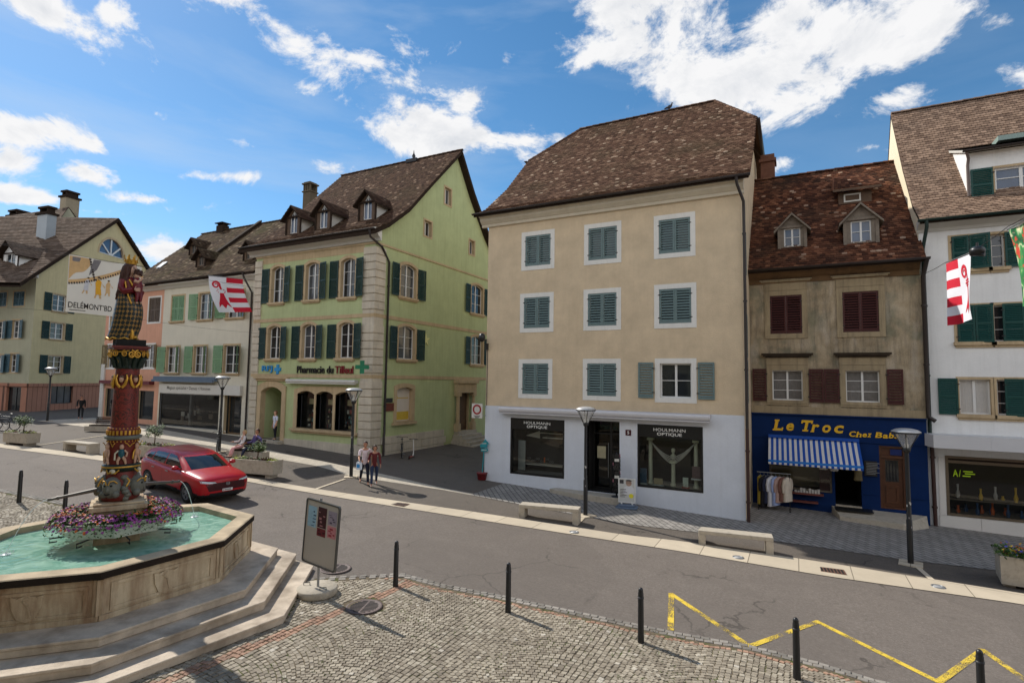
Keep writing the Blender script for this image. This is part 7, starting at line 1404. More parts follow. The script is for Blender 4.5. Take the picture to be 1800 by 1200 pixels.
def make_planter(loc, th, L, D, H, label, shrub=None, flowers=(), name='planter', spots=None, leaves=150):
 B = thing(name, label, 'planter', loc, th, 'concrete planters along the street'); mb = MB(); t = .07
 o = [(-L/2, -D/2), (L/2, -D/2), (L/2, D/2), (-L/2, D/2)]; i = [(-L/2+t, -D/2+t), (L/2-t, -D/2+t), (L/2-t, D/2-t), (-L/2+t, D/2-t)]; b = [(x*.985, y*.96) for x, y in o]
 for k in range(4):
  n = (k+1) % 4; mb.quad((*b[k], .1), (*b[n], .1), (*o[n], H), (*o[k], H)); mb.quad((*o[k], H), (*o[n], H), (*i[n], H), (*i[k], H)); mb.quad((*i[k], H), (*i[n], H), (*i[n], H-.12), (*i[k], H-.12))
 mb.quad(*[(*p, .1) for p in b]); mb.build('box', MAT['concrete'], B, world=False); mb = MB(); mb.quad(*[(*p, H-.07) for p in i]); mb.build('earth', MAT['soil'], B, world=False, fixn=False)
 for s in (-1, 1): mb = MB(); mb.bx(s*L*.36-.12, s*L*.36+.12, -D*.36, D*.36, -.06, .1); mb.build('foot', MAT['concrete'], B, world=False)
 plants(B, spots or [(x, random.uniform(-.08, .08), H-.08, D*.42, m) for x, m in zip(np.linspace(-L/2+.25, L/2-.25, 6), (1, 0, 2, 0, 2, 1))], leaves)
 if flowers:
  for c in set(flowers):
   mb = MB()
   for _ in range(26 if L > 1.5 else 48): blossom(mb, (random.uniform(-L/2+.1, L/2-.1), random.uniform(-D/2+.08, D/2-.08), H+random.uniform(.02, .22)), random.uniform(.022, .038))
   mb.build(c+'_blossoms', PETALS[c], B, world=False, fixn=False)
 if shrub:
  x0, hh, rr = shrub; mb = MB(); top = H+hh; mb.tube([(x0, 0, H-.1), (x0+.02, .01, H+hh*.35), (x0, 0, H+hh*.7)], [.028, .022, .016], 7)
  for k in range(7): a = k*.9; mb.tube([(x0+.01, 0, H+hh*.42+.03*k), (x0+rr*.6*math.cos(a), rr*.6*math.sin(a), H+hh*.6+.05*k)], [.012, .006], 5)
  mb.build('stem', MAT['wood'], B, world=False); mb = MB()
  for k in range(24):
   a = random.uniform(0, 6.28); q = rr*random.uniform(.2, 1); cz = H+hh*random.uniform(.5, 1.0); cx, cy = x0+q*math.cos(a), q*math.sin(a)
   for _ in range(42): leaf(mb, (cx+random.gauss(0, .07), cy+random.gauss(0, .07), cz+random.gauss(0, .06)), random.uniform(.05, .10))
  mb.build('crown', LEAFG, B, world=False, fixn=False)
 return B
c, th = mid((407.5, 833), (473, 842), .3); make_planter(c, th, 2.15, .62, .66, 'long concrete planter with a small leafy shrub beside the red car', (.05, .62, .3))
c, th = mid((7, 780), (44, 784.5), .28); make_planter(c, th, 1.85, .6, .6, 'concrete planter with a standard shrub near the parked bicycles at the left edge', (.1, .75, .36))
p = gnd(268, 806); make_planter((p[0], p[1], G(p[0])), rad(10), 2.1, .6, .62, 'concrete planter with a round shrub hidden partly by the red car', (.05, .85, .36))
make_planter((5.28, 18.95, G(5.5)), rad(-8), 1.25, 1.05, .80, 'square white planter overflowing with yellow and blue pansies at the right edge', None, ('yellow', 'blue', 'orange'), 'flower_planter', [(x, y, .76, .3, 0) for x in (-.4, 0, .4) for y in (-.3, .25)], 260)
# notice board on a round foot
def build_notice_board():
 p = gp(557, 1044); B = thing('notice_board', 'tilted grey notice board with small posters on a round concrete foot', 'notice board', p, rad(-4)); mb = MB(); mb.lathe([(.40, 0), (.42, .02), (.42, .13), (.40, .15), (0, .15)], seg=36); mb.build('foot', MAT['concrete'], B, world=False)
 mb = MB()
 for s in (-1, 1): mb.tube([(s*.26-.05, -.1, .15), (s*.26-.05, -.1, .2), (s*.26+.05, -.02, .2), (s*.26+.05, -.02, .15)], .01, 6)
 mb.build('lifting_loop', MAT['iron'], B, world=False); mb = MB(); mb.tube([(0, .02, .14), (0, .02, 2.0)], .026, 10); mb.build('pole', MAT['steel'], B, world=False)
 F = Fr((0.0, -.02, 0), (1, 0, 0), (0, -1, 0)); F.U = np.array([.9976, 0, -.07]); F.Z = np.array([.07, 0, .9976]); W, z0, z1 = .53, .58, 1.95
 rr = lambda w, a, b, r=.05: [(x+r*math.cos(t), y+r*math.sin(t)) for (x, y, s) in ((w-r, a+r, -90), (w-r, b-r, 0), (-w+r, b-r, 90), (-w+r, a+r, 180)) for t in (rad(s), rad(s+45), rad(s+90))]
 mb = MB(); mb.ring(F, rr(W, z0, z1), rr(W-.028, z0+.028, z1-.028), -.02, .03); fr = mb.build('frame', paint('dark_aluminium_frame', lin(92, 92, 90), .35, .1, 6, metal=.5), B, world=False)
 mb = MB(); mb.prism(F, rr(W-.027, z0+.027, z1-.027), -.01, .012); mb.build('panel', paint('grey_board_sheet', lin(178, 170, 158), .45, .06, 3, spec=.5), B, world=False)
 cols = [((-.45, -.18, 1.36, 1.80), lin(150, 184, 200), lin(40, 60, 90)), ((-.13, .14, 1.40, 1.83), lin(62, 26, 34), lin(170, 120, 120)), ((.19, .46, 1.52, 1.81), lin(150, 140, 152), lin(80, 66, 84)), ((-.13, .14, 1.22, 1.385), lin(110, 34, 44), lin(60, 24, 30)), ((.19, .46, 1.25, 1.50), lin(196, 130, 134), lin(150, 50, 60))]
 for (a, b, c, d), c1, c2 in cols:
  mb = MB(); mb.box(F, a, b, c, d, .0125, .016, 0);
  for i in range(5): u = random.uniform(a+.02, b-.08); z = c+.03+(d-c-.08)*i/5; mb.box(F, u, min(b-.01, u+random.uniform(.04, .1)), z, z+random.uniform(.01, .045), .0165, .018, 1)
  mb.build('poster', [paint('poster_sheet', c1, .4, .15, 20), paint('poster_print', c2, .4, .25, 20)], B, world=False)
build_notice_board()
def build_sandwich():
 p = gp(1102, 893); B = thing('pavement_sign', 'white framed pavement sign with a portrait and a yellow dot on a blue grey foot', 'sign', p, rad(8)); mb = MB(); mb.flatprism([(-.36, -.26), (.36, -.26), (.40, -.16), (.40, .16), (.36, .26), (-.36, .26), (-.4, .16), (-.4, -.16)], 0, .07); mb.flatprism([(-.3, -.18), (.3, -.18), (.3, .18), (-.3, .18)], .07, .14); mb.build('foot', paint('blue_grey_plastic', lin(92, 108, 128), .5, .12, 8), B, world=False, bevel=.02)
 F = LF; mb = MB()
 for s in (-.2, .2): mb.box(F, s-.03, s+.03, .14, .2, -.02, .02)
 mb.ring(F, rectpoly(-.32, .32, .2, 1.1), rectpoly(-.285, .285, .235, 1.065), -.02, .03); mb.build('frame', MAT['white'], B, world=False)
 mb = MB(); mb.box(F, -.283, .283, .237, 1.063, -.012, .014, 0); mb.box(F, -.27, -.12, .90, 1.04, .0145, .016, 1);
 mb.add([F(x*.11+.07, .93+y*.115, .017) for x, y in disc_pts((0, 0), 1, 16)], [tuple(range(17))], 2); mb.add([F(u, v, .0165) for u, v in ((-.16, .52), (.26, .5), (.27, .72), (.17, .83), (.02, .83), (-.10, .76))], [(0, 1, 2, 3, 4, 5)], 3); mb.add([F(x*.115+.07, 1.0+y*.06, .018) for x, y in disc_pts((0, 0), 1, 12, 0, math.pi)], [tuple(range(13))], 1)
 for s in (-1, 1): mb.ring(F, [(q[0]*.042+.07+s*.05, .945+q[1]*.035) for q in disc_pts((0, 0), 1, 10)][:10], [(q[0]*.03+.07+s*.05, .945+q[1]*.024) for q in disc_pts((0, 0), 1, 10)][:10], .018, .02, 1)
 for i in range(6): mb.box(F, -.25, -.25+[.22, .2, .26, .16, .24, .18][i], .68-.055*i, .70-.055*i, .018, .019, 1)
 mb.add([F(x*.085+.16, .46+y*.085, .0185) for x, y in disc_pts((0, 0), 1, 18)], [tuple(range(19))], 4); mb.build('poster', [paint('pale_grey_poster', lin(196, 196, 192), .4, .08, 6), paint('dark_print', lin(60, 58, 62), .5, .1, 9), paint('portrait_tone', lin(176, 146, 128), .5, .1, 9), paint('white_shirt_print', lin(214, 214, 216), .5, .06, 9), paint('yellow_dot', lin(226, 214, 60), .5, .05, 5)], B, world=False)
build_sandwich()
def build_rack():
 F = OPT[0]; u = F.px(1083, 830, .55)[0]; z = OPT[4][2]-.01; B = thing('card_rack', 'slim black revolving display rack standing by the optician door', 'display rack', (u, 20.95, z)); mb = MB(); mb.lathe([(.2, 0), (.2, .03), (.03, .05), (.02, 1.7), (0, 1.72)], seg=12); mb.build('stand', MAT['black'], B, world=False); mb = MB()
 for j in range(9):
  for a in range(4): c, s = math.cos(a*math.pi/2+.4), math.sin(a*math.pi/2+.4); Fm = Fr((0, 0, 0), (-s, c, 0), (c, s, 0)); mb.box(Fm, -.09, .09, .25+.16*j, .36+.16*j, .12, .14, 0 if (j*3+a) % 4 else 1+(j % 2)); mb.box(Fm, -.1, .1, .235+.16*j, .248+.16*j, .03, .16, 0)
 mb.build('holders', [MAT['black'], paint('card_pink', lin(170, 110, 120)), MAT['offwhite']], B, world=False)
build_rack()
def build_traffic_sign():
 a = atY(829.5, 708.5, 21.25); b = atY(847.5, 735, 21.25); F = Fr((0, 21.25, 0), (1, 0, 0), (0, -1, 0)); B = thing('traffic_sign', 'white traffic sign with a red ring, bracketed to the alley corner of the optician house', 'traffic sign', tuple((a+b)/2)); mb = MB(); mb.box(F, a[0], b[0], b[2], a[2], -.02, .0); mb.build('plate', MAT['offwhite'], B)
 c = ((a[0]+b[0])/2, a[2]-.27); mb = MB(); mb.ring(F, [(c[0]+.225*x, c[1]+.225*y) for x, y in disc_pts((0, 0), 1, 24)][:24], [(c[0]+.15*x, c[1]+.15*y) for x, y in disc_pts((0, 0), 1, 24)][:24], .001, .006); mb.build('red_ring', paint('traffic_red', lin(150, 30, 36), .4, .08, 5), B)
 mb = MB()
 for i, w in enumerate((.17, .12, .09)): z = c[1]-.285-.04*i; mb.box(F, c[0]-w, c[0]+w, z-.011, z+.011, .001, .003)
 mb.build('text_lines', MAT['black'], B); mb = MB()
 for z in (a[2]-.12, b[2]+.12): mb.tube([F(c[0], z, -.03), F(-12.42, z, -.03), F(-12.42, z, -.21)], .015, 6)
 mb.build('bracket', MAT['steel'], B)
build_traffic_sign()
def build_arrow_post():
 p = gp(851, 842); B = thing('arrow_post', 'leaning turquoise arrow post in a dark red pot at the optician corner', 'sign', (p[0], p[1]-.2, p[2])); TQ = paint('turquoise_paint', lin(40, 140, 150), .5, .12, 8); mb = MB(); mb.lathe([(.17, 0), (.19, .02), (.23, .26), (.25, .27), (.25, .33), (.22, .33)], seg=18); mb.build('pot', paint('dark_red_pot', lin(112, 30, 34), .5, .12, 6), B, world=False)
 mb = MB(); mb.tube([(0, 0, .2), (.10, 0, 1.45)], .025, 8); mb.build('post', TQ, B, world=False); F = Fr((.10, -.02, 1.5), (1, 0, .08), (0, -1, 0)); mb = MB(); mb.prism(F, [(-.2, -.06), (.16, -.06), (.16, .08), (.26, .08), (.06, .3), (-.16, .08), (-.2, .08)], -.015, .015); mb.box(F, -.16, .18, -.24, -.1, -.015, .015); mb.build('arrow_board', TQ, B, world=False); mb = MB(); mb.box(F, -.12, .12, .10, .13, .016, .018); mb.box(F, -.12, .14, -.19, -.16, .016, .018); mb.build('board_lines', MAT['offwhite'], B, world=False)
build_arrow_post()
def make_bike():
 B = thing('bicycle', 'x', 'bicycle', group='bicycles parked in the street'); T = MAT['black']
 for x in (-.53, .53):
  mb = MB(); mb.tube([(x+.33*math.cos(a), 0, .34+.33*math.sin(a)) for a in [2*math.pi*i/24 for i in range(25)]], .02, 6); w = mb.build('wheel', T, B, world=False); mb = MB(); mb.tube([(x+.305*math.cos(a), 0, .34+.305*math.sin(a)) for a in [2*math.pi*i/24 for i in range(25)]], .009, 5)
  for i in range(12): a = i*math.pi/6; mb.tube([(x, .02*(-1)**i, .34), (x+.3*math.cos(a), 0, .34+.3*math.sin(a))], .0025, 4)
  mb.build('rim', MAT['steel'], w, world=False)
 mb = MB(); P = {'bb': (-.08, 0, .3), 'seat': (-.25, 0, .8), 'head': (.37, 0, .85), 'hl': (.40, 0, .70), 'r': (-.53, 0, .34), 'f': (.53, 0, .34)}
 for a, b, r in (('bb', 'seat', .018), ('bb', 'hl', .02), ('seat', 'head', .017), ('head', 'hl', .022)): mb.tube([P[a], P[b]], r, 7)
 for s in (-.05, .05): mb.tube([P['bb'], (-.53, s, .34), P['seat']], .01, 6); mb.tube([P['hl'], (.44, s, .6), (.53, s, .34)], .012, 6)
 mb.build('frame', paint('bike_frame_paint', lin(30, 36, 46), .4, .1, 8), B, world=False); mb = MB(); mb.tube([(-.25, 0, .8), (-.28, 0, .95)], .014, 6); mb.ball((-.3, 0, .97), (.14, .07, .035), 10, 6); mb.build('saddle', T, B, world=False)
 mb = MB(); mb.tube([P['head'], (.35, 0, 1.0)], .014, 6); mb.tube([(.2, -.29, 1.0), (.32, -.22, 1.03), (.36, 0, 1.0), (.32, .22, 1.03), (.2, .29, 1.0)], .013, 6); mb.build('handlebar', T, B, world=False)
 mb = MB(); mb.tube([(-.08, -.07, .3), (-.04, -.08, .15), (-.04, -.16, .15)], .01, 5); mb.tube([(-.08, .07, .3), (-.12, .08, .45), (-.12, .16, .45)], .01, 5); mb.lathe([(.09, -.003), (.09, .003)], (0, 0), 16); mb.build('crank', MAT['steel'], B, world=False); mb = MB(); mb.bx(-.72, -.36, -.07, .07, .74, .76); mb.tube([(-.5, 0, .75), (-.53, 0, .34)], .008, 5); mb.build('carrier', T, B, world=False); return B
bike = make_bike()
for i, (p, th, l) in enumerate([((9, 756), rad(-150), 'black bicycle parked at the left edge of the photo behind the planter'), ((383, 796), rad(141), 'dark bicycle leaning on the lamp post outside the clothes shop'), ((706, 803), rad(128), 'bicycle leaning on the stone plinth at the pharmacy corner in the alley'), ((-14, 758), rad(-140), 'second black bicycle at the left edge, behind the first')]):
 o = bike if i == 0 else copy_tree(bike); place(o, gp(*p), th, l)
def build_scooter():
 p = gp(723, 806); B = thing('scooter', 'small white and red kick scooter leaning by the pharmacy plinth', 'scooter', p, rad(110)); W_ = MAT['white']
 for x in (-.36, .36): mb = MB(); mb.tube([(x+.085*math.cos(a), 0, .1+.085*math.sin(a)) for a in [2*math.pi*i/14 for i in range(15)]], .022, 6); mb.build('wheel', MAT['black'], B, world=False)
 mb = MB(); mb.bx(-.36, .22, -.06, .06, .09, .12); mb.build('deck', paint('scooter_red', lin(150, 40, 40), .4, .1, 6), B, world=False); mb = MB(); mb.tube([(.22, 0, .11), (.36, 0, .25)], .025, 7); mb.tube([(.36, 0, .1), (.34, 0, .55), (.28, 0, .98)], [.022, .03, .018], 8); mb.build('stem', W_, B, world=False); mb = MB(); mb.tube([(.27, -.24, .98), (.28, 0, 1.0), (.27, .24, .98)], .015, 6); mb.build('handlebar', MAT['black'], B, world=False)
build_scooter()
# covers, drains and ground lights
def manhole(p, r, label, slots=True):
 c = gp(*p); B = thing('manhole_cover', label, 'manhole cover', c, rad(20), 'iron covers in the ground'); M = paint('rusty_iron', lin(104, 90, 86), .7, .25, 12, bump=.3)
 mb = MB(); mb.lathe([(r, 0), (r, .012), (r*.9, .014), (r*.88, .008), (0, .008)], seg=36); mb.build('ring', M, B, world=False); mb = MB()
 for i in range(9):
  y = -r*.68+i*r*.17; L = math.sqrt(max(0, (r*.76)**2-y*y))
  for s in (-1, 1):
   if L > .08: mb.bx(min(s*.02, s*L), max(s*.02, s*L), y-.018, y+.018, .0085, .0115)
 mb.build('slots', MAT['dark'], B, world=False)
manhole((640, 1067), .37, 'round slotted iron cover set in the cobbles by the red band'); manhole((590, 1000), .36, 'round slotted iron cover in the road behind the notice board')
for p, l in (((1463, 1004), 'brown iron drain grate in the pale kerb strip by the second bench'), ((702, 887), 'brown iron drain grate in the pale kerb strip opposite the alley')):
 c = gp(*p); B = thing('drain_grate', l, 'drain grate', (c[0], c[1], c[2]+.012), rad(6), 'drain grates in the kerb strip'); mb = MB(); mb.bx(-.3, .3, -.2, .2, 0, .006); mb.build('frame', paint('brown_iron', lin(104, 70, 56), .7, .2, 9), B, world=False); mb = MB()
 for i in range(7): mb.bx(-.27+.08*i, -.22+.08*i, -.17, .17, .006, .009)
 mb.build('slots', MAT['dark'], B, world=False)
for i, (p, l) in enumerate((((1009, 936), 'round ground light in the kerb strip below the optician lamp'), ((1297.6, 980.5), 'round ground light in the kerb strip in front of the second bench'), ((1649, 1032), 'round ground light in the kerb strip near the right lamp'))):
 c = gp(*p); B = thing('ground_light', l, 'ground light', (c[0], c[1], c[2]+.012), 0, 'ground lights in the kerb strip'); mb = MB(); mb.lathe([(.15, 0), (.15, .012), (.11, .014), (.11, .004)], seg=24); mb.build('ring', MAT['steel'], B, world=False); mb = MB(); mb.lathe([(.11, .004), (.11, .008), (0, .010)], seg=20); mb.build('lens', MAT['lampcap'], B, world=False)
# window dressing of the optician
def build_display():
 F, B0, w1, w2, dr = OPT; IV = paint('ivory_plaster', lin(208, 212, 190), .6, .06, 6); u0, u1, v0, v1 = w2; top = v0+(v1-v0)*.78
 for i, (f, l) in enumerate(((.15, 'fluted ivory display column at the left of the right optician window'), (.86, 'fluted ivory display column at the right of the right optician window'), (.51, 'short ivory pedestal column in the centre of the right optician window'))):
  c = tuple(F(u0+(u1-u0)*f, 0, -.6)[:2]); B = thing('display_column', l, 'column', (*c, v0+.04), group='ivory columns in the shop window'); h = (top-v0-.06) if i < 2 else (top-v0)*.52; mb = MB(); mb.lathe([(.11, 0), (.11, .08), (.085, .1), (.075, h-.12), (.085, h-.1)], seg=16); mb.build('shaft', IV, B, world=False); mb = MB(); mb.bx(-.12, .12, -.12, .12, h-.1, h-.01); mb.build('capital', IV, B, world=False)
 c = tuple(F(u0+(u1-u0)*.51, 0, -.6)[:2]); z = v0+.04+(top-v0)*.52; B = thing('bust', 'ivory bust on the short central pedestal of the right optician window', 'bust', (*c, z)); mb = MB(); mb.lathe([(.07, 0), (.05, .05), (.12, .12), (.1, .2), (.045, .25), (.045, .3)], seg=14); mb.build('shoulders', IV, B, world=False); mb = MB(); mb.ball((0, 0, .37), (.07, .08, .10), 12, 8); mb.ball((0, -.08, .36), .016, 6, 4); mb.ball((0, .02, .42), (.078, .08, .06), 10, 6); mb.build('head', IV, B, world=False)
 B = thing('drape', 'white gauze drape swagged between the columns of the right optician window', 'drape', tuple(F((u0+u1)/2, top-.4, -.5))); mb = MB(); k = 28
 for j in range(5):
  P = []
  for i in range(k+1): s = i/k; sag = .75*(1-abs(2*s-1)**1.6)*(.8+.05*j); P.append(F(u0+(u1-u0)*(.15+.71*s), top-.12-sag-.03*j*(1-abs(2*s-1)), -.48-.01*j))
  mb.tube(P, .018, 5)
 mb.build('cloth', paint('gauze', lin(190, 190, 184), .8, .05, 9), B)
 for i, (f, h, w, cc, l) in enumerate(((.06, .62, .28, lin(70, 96, 120), 'blue portrait card in the left corner of the right optician window'), (.88, .5, .3, lin(110, 90, 92), 'portrait card at the right side of the right optician window'), (.30, .28, .34, lin(160, 150, 120), 'small framed card with spectacles left of the bust'), (.72, .40, .2, lin(200, 214, 204), 'pale upright card on a red stand right of the bust'))):
  p = F(u0+(u1-u0)*f, v0+.06+(.35 if i == 1 else 0), -.3); B = thing('display_card', l, 'card', tuple(p), group='cards in the shop window'); mb = MB(); mb.bx(-w/2, w/2, -.02, 0, .05, h); mb.build('card', paint('card_face', cc, .5, .3, 14), B, world=False); mb = MB(); mb.bx(-w/2-.03, w/2+.03, -.08, .1, 0, .05); mb.build('stand', paint('card_stand', lin(150, 60, 66) if i == 3 else lin(190, 196, 196), .5), B, world=False)
 u0, u1, v0, v1 = w1; B = thing('display_shelf', 'spectacle display with pale shelves in the left optician window', 'display', tuple(F((u0+u1)/2, v0, -.8))); mb = MB()
 for z, a, b in ((.35, .1, .95), (1.55, .5, .97), (1.75, .45, .97)): mb.box(F, u0+(u1-u0)*a, u0+(u1-u0)*b, v0+z, v0+z+.04, -1.1, -.6)
 mb.add([F(u0+.4, v0+1.6, -.7), F(u0+1.1, v0+1.85, -.7), F(u0+1.1, v0+1.52, -.7)], [(0, 1, 2)]); mb.build('shelf', MAT['offwhite'], B); mb = MB()
 for i in range(7):
  c = F(u0+.35+.22*i, v0+.52+.1*(i % 2), -.7)
  for s in (-1, 1): mb.tube([c+np.array([s*.05+.04*math.cos(a), 0, .04*math.sin(a)]) for a in [2*math.pi*j/10 for j in range(11)]], .007, 5)
 mb.build('spectacles', MAT['steel'], B); mb = MB(); mb.box(F, u0+.15, u0+.5, v0+.1, v0+1.4, -.5, -.48, 0); mb.box(F, u0+1.45, u0+1.5, v0+.55, v0+.75, -.4, -.36, 1); mb.build('panel', [paint('mirror_grey', lin(150, 156, 156), .2, .1, 4), PETALS['orange']], B)
build_display()
# clothes rail outside the blue shop
def garment(B, L, w, sleeve=True, m=None, skirt=False, mats=None):
 """thin hanging garment in its own local frame: x across the shoulders, z down from 0"""
 mb = MB(); t = .045; W_ = w/2
 def sheet(rows):
  vs = [];
  for x, z, d in rows: vs += [(-x, -d, z), (-x*.5, -d*1.5-.01, z), (x*.5, -d*1.5-.008*math.sin(z*17), z), (x, -d, z), (x, d, z), (x*.5, d*1.5, z), (-x*.5, d*1.5+.008*math.sin(z*13), z), (-x, d, z)]
  mb.add(vs, [(i*8+j, i*8+(j+1) % 8, (i+1)*8+(j+1) % 8, (i+1)*8+j) for i in range(len(rows)-1) for j in range(8)]+[tuple(range(8))], 0, True)
 sheet([(.06, 0, .02), (W_*.8, -.05, t), (W_, -.09, t), (W_*.93, -.3, t), (W_*.96, -L*.6, t), (W_*1.06, -L, t*1.1)])
 if sleeve:
  for s in (-1, 1): mb.tube([(s*W_*.95, 0, -.1), (s*(W_+.05), .01, -.32), (s*(W_+.02), .02, -.58)], [.06, .055, .045], 8)
 mb.build('cloth', m, B, world=False); hb = MB(); hb.tube([(-W_*.8, 0, -.03), (0, 0, .03), (W_*.8, 0, -.03)], .008, 5); hb.tube([(0, 0, .03), (0, 0, .08), (.0, .03, .11), (0, .0, .14)], .005, 5); hb.build('hanger', MAT['steel'], B, world=False)
def build_clothes():
 a = TRO[0].px(1343, 850, 1.0); x0, x1 = a[0]-.25, a[0]+.95; Y = 24.0; zg = G(-1)+.02; B = thing('clothes_rail', 'black clothes rail on castors outside the blue shop', 'clothes rail', ((x0+x1)/2, Y, zg)); mb = MB(); h = 1.42
 mb.tube([(x0, Y, zg+h), (x1, Y, zg+h)], .016, 8); mb.build('bar', MAT['steel'], B)
 for x in (x0+.05, x1-.05): mb = MB(); mb.tube([(x, Y, zg+.1), (x, Y, zg+h)], .014, 8); mb.tube([(x, Y-.25, zg+.08), (x, Y+.25, zg+.08)], .014, 6); mb.ball((x, Y-.25, zg+.035), .035, 8, 6); mb.ball((x, Y+.25, zg+.035), .035, 8, 6); mb.build('leg', MAT['black'], B)
 G_ = [('olive yellow skirt at the left end of the clothes rail', lin(140, 122, 44), 1.1, .34, False), ('black coat hanging second on the clothes rail', lin(26, 24, 28), 1.2, .42, True), ('navy jacket hanging beside the black coat on the rail', lin(40, 44, 66), 1.05, .44, True), ('white shirt hanging on the clothes rail next to the navy jacket', lin(206, 206, 210), 1.15, .42, True), ('pale blue dress hanging in the middle of the clothes rail', lin(150, 166, 206), 1.1, .4, True), ('dusty pink coat on the clothes rail right of the blue dress', lin(178, 148, 138), .98, .44, True), ('brown blouse on the clothes rail between pink and beige coats', lin(120, 84, 74), .9, .42, True), ('beige jacket at the right end of the clothes rail', lin(196, 184, 168), .92, .44, True)]
 for i, (l, c, L, w, s) in enumerate(G_):
  x = x0+.12+(x1-x0-.24)*i/7; B = thing('garment', l, 'garment', (x, Y, zg+h-.125), rad(58+random.uniform(-9, 9)), 'clothes hanging on the rail'); garment(B, L, w, s, paint('garment_cloth', c, .9, .15, 8))
 F = TRO[0]
 for i, (px, py, c, l, L) in enumerate(((1447, 820, lin(214, 212, 206), 'small white top hanging under the left of the striped awning', .3), (1466, 823, lin(206, 200, 190), 'cream cloth hanging under the middle of the striped awning', .26), (1508, 830, lin(96, 84, 56), 'olive bag cloth hanging in the shop doorway under the awning', .5))):
  p = F.px(px, py, .5); garment(thing('garment', l, 'garment', tuple(F(p[0], p[1]+.2, .5)), rad(10), 'clothes hung under the awning'), L, .26, False, paint('garment_cloth', c, .9, .15, 8))
build_clothes()
def build_box():
 p = atZ(168, 727, G(-53)); B = thing('utility_cabinet', 'pale grey utility cabinet on the wall side left of the pink house', 'cabinet', (p[0]+3, p[1], G(p[0]+3)), rad(20)); mb = MB(); mb.bx(-.45, .45, -.2, .2, .5, 1.6); mb.build('box', MAT['lampcap'], B, world=False, bevel=.02); mb = MB(); mb.bx(-.5, .5, -.22, .22, 1.602, 1.66); mb.build('lid', MAT['lampcap'], B, world=False)
 for s in (-1, 1): mb = MB(); mb.bx(s*.35-.05, s*.35+.05, -.1, .1, -.05, .499); mb.build('leg', MAT['iron'], B, world=False)
build_box()
def build_pigeon():
 p = atY(1176.5, 196, 29.0); B = thing('pigeon', 'small dark pigeon sitting on the ridge of the beige house', 'bird', (p[0], 29.0, 14.68), rad(20)); mb = MB(); M = paint('pigeon_grey', lin(60, 60, 66), .7, .2, 20)
 mb.ball((0, 0, .14), (.16, .085, .09), 12, 8, 0, Matrix.Rotation(-.5, 3, 'Y')); mb.tube([(.09, 0, .2), (.13, 0, .29), (.14, 0, .33)], [.06, .042, .03], 8); mb.ball((.15, 0, .345), (.042, .036, .038), 8, 6); mb.tube([(.185, 0, .34), (.22, 0, .33)], [.012, .003], 5); mb.tube([(-.12, 0, .10), (-.26, 0, .03)], [.06, .03], 6); mb.tube([(.02, .03, .07), (.03, .03, -.02)], .008, 5); mb.tube([(.02, -.03, .07), (.03, -.03, -.02)], .008, 5); mb.build('body', M, B, world=False)
build_pigeon()
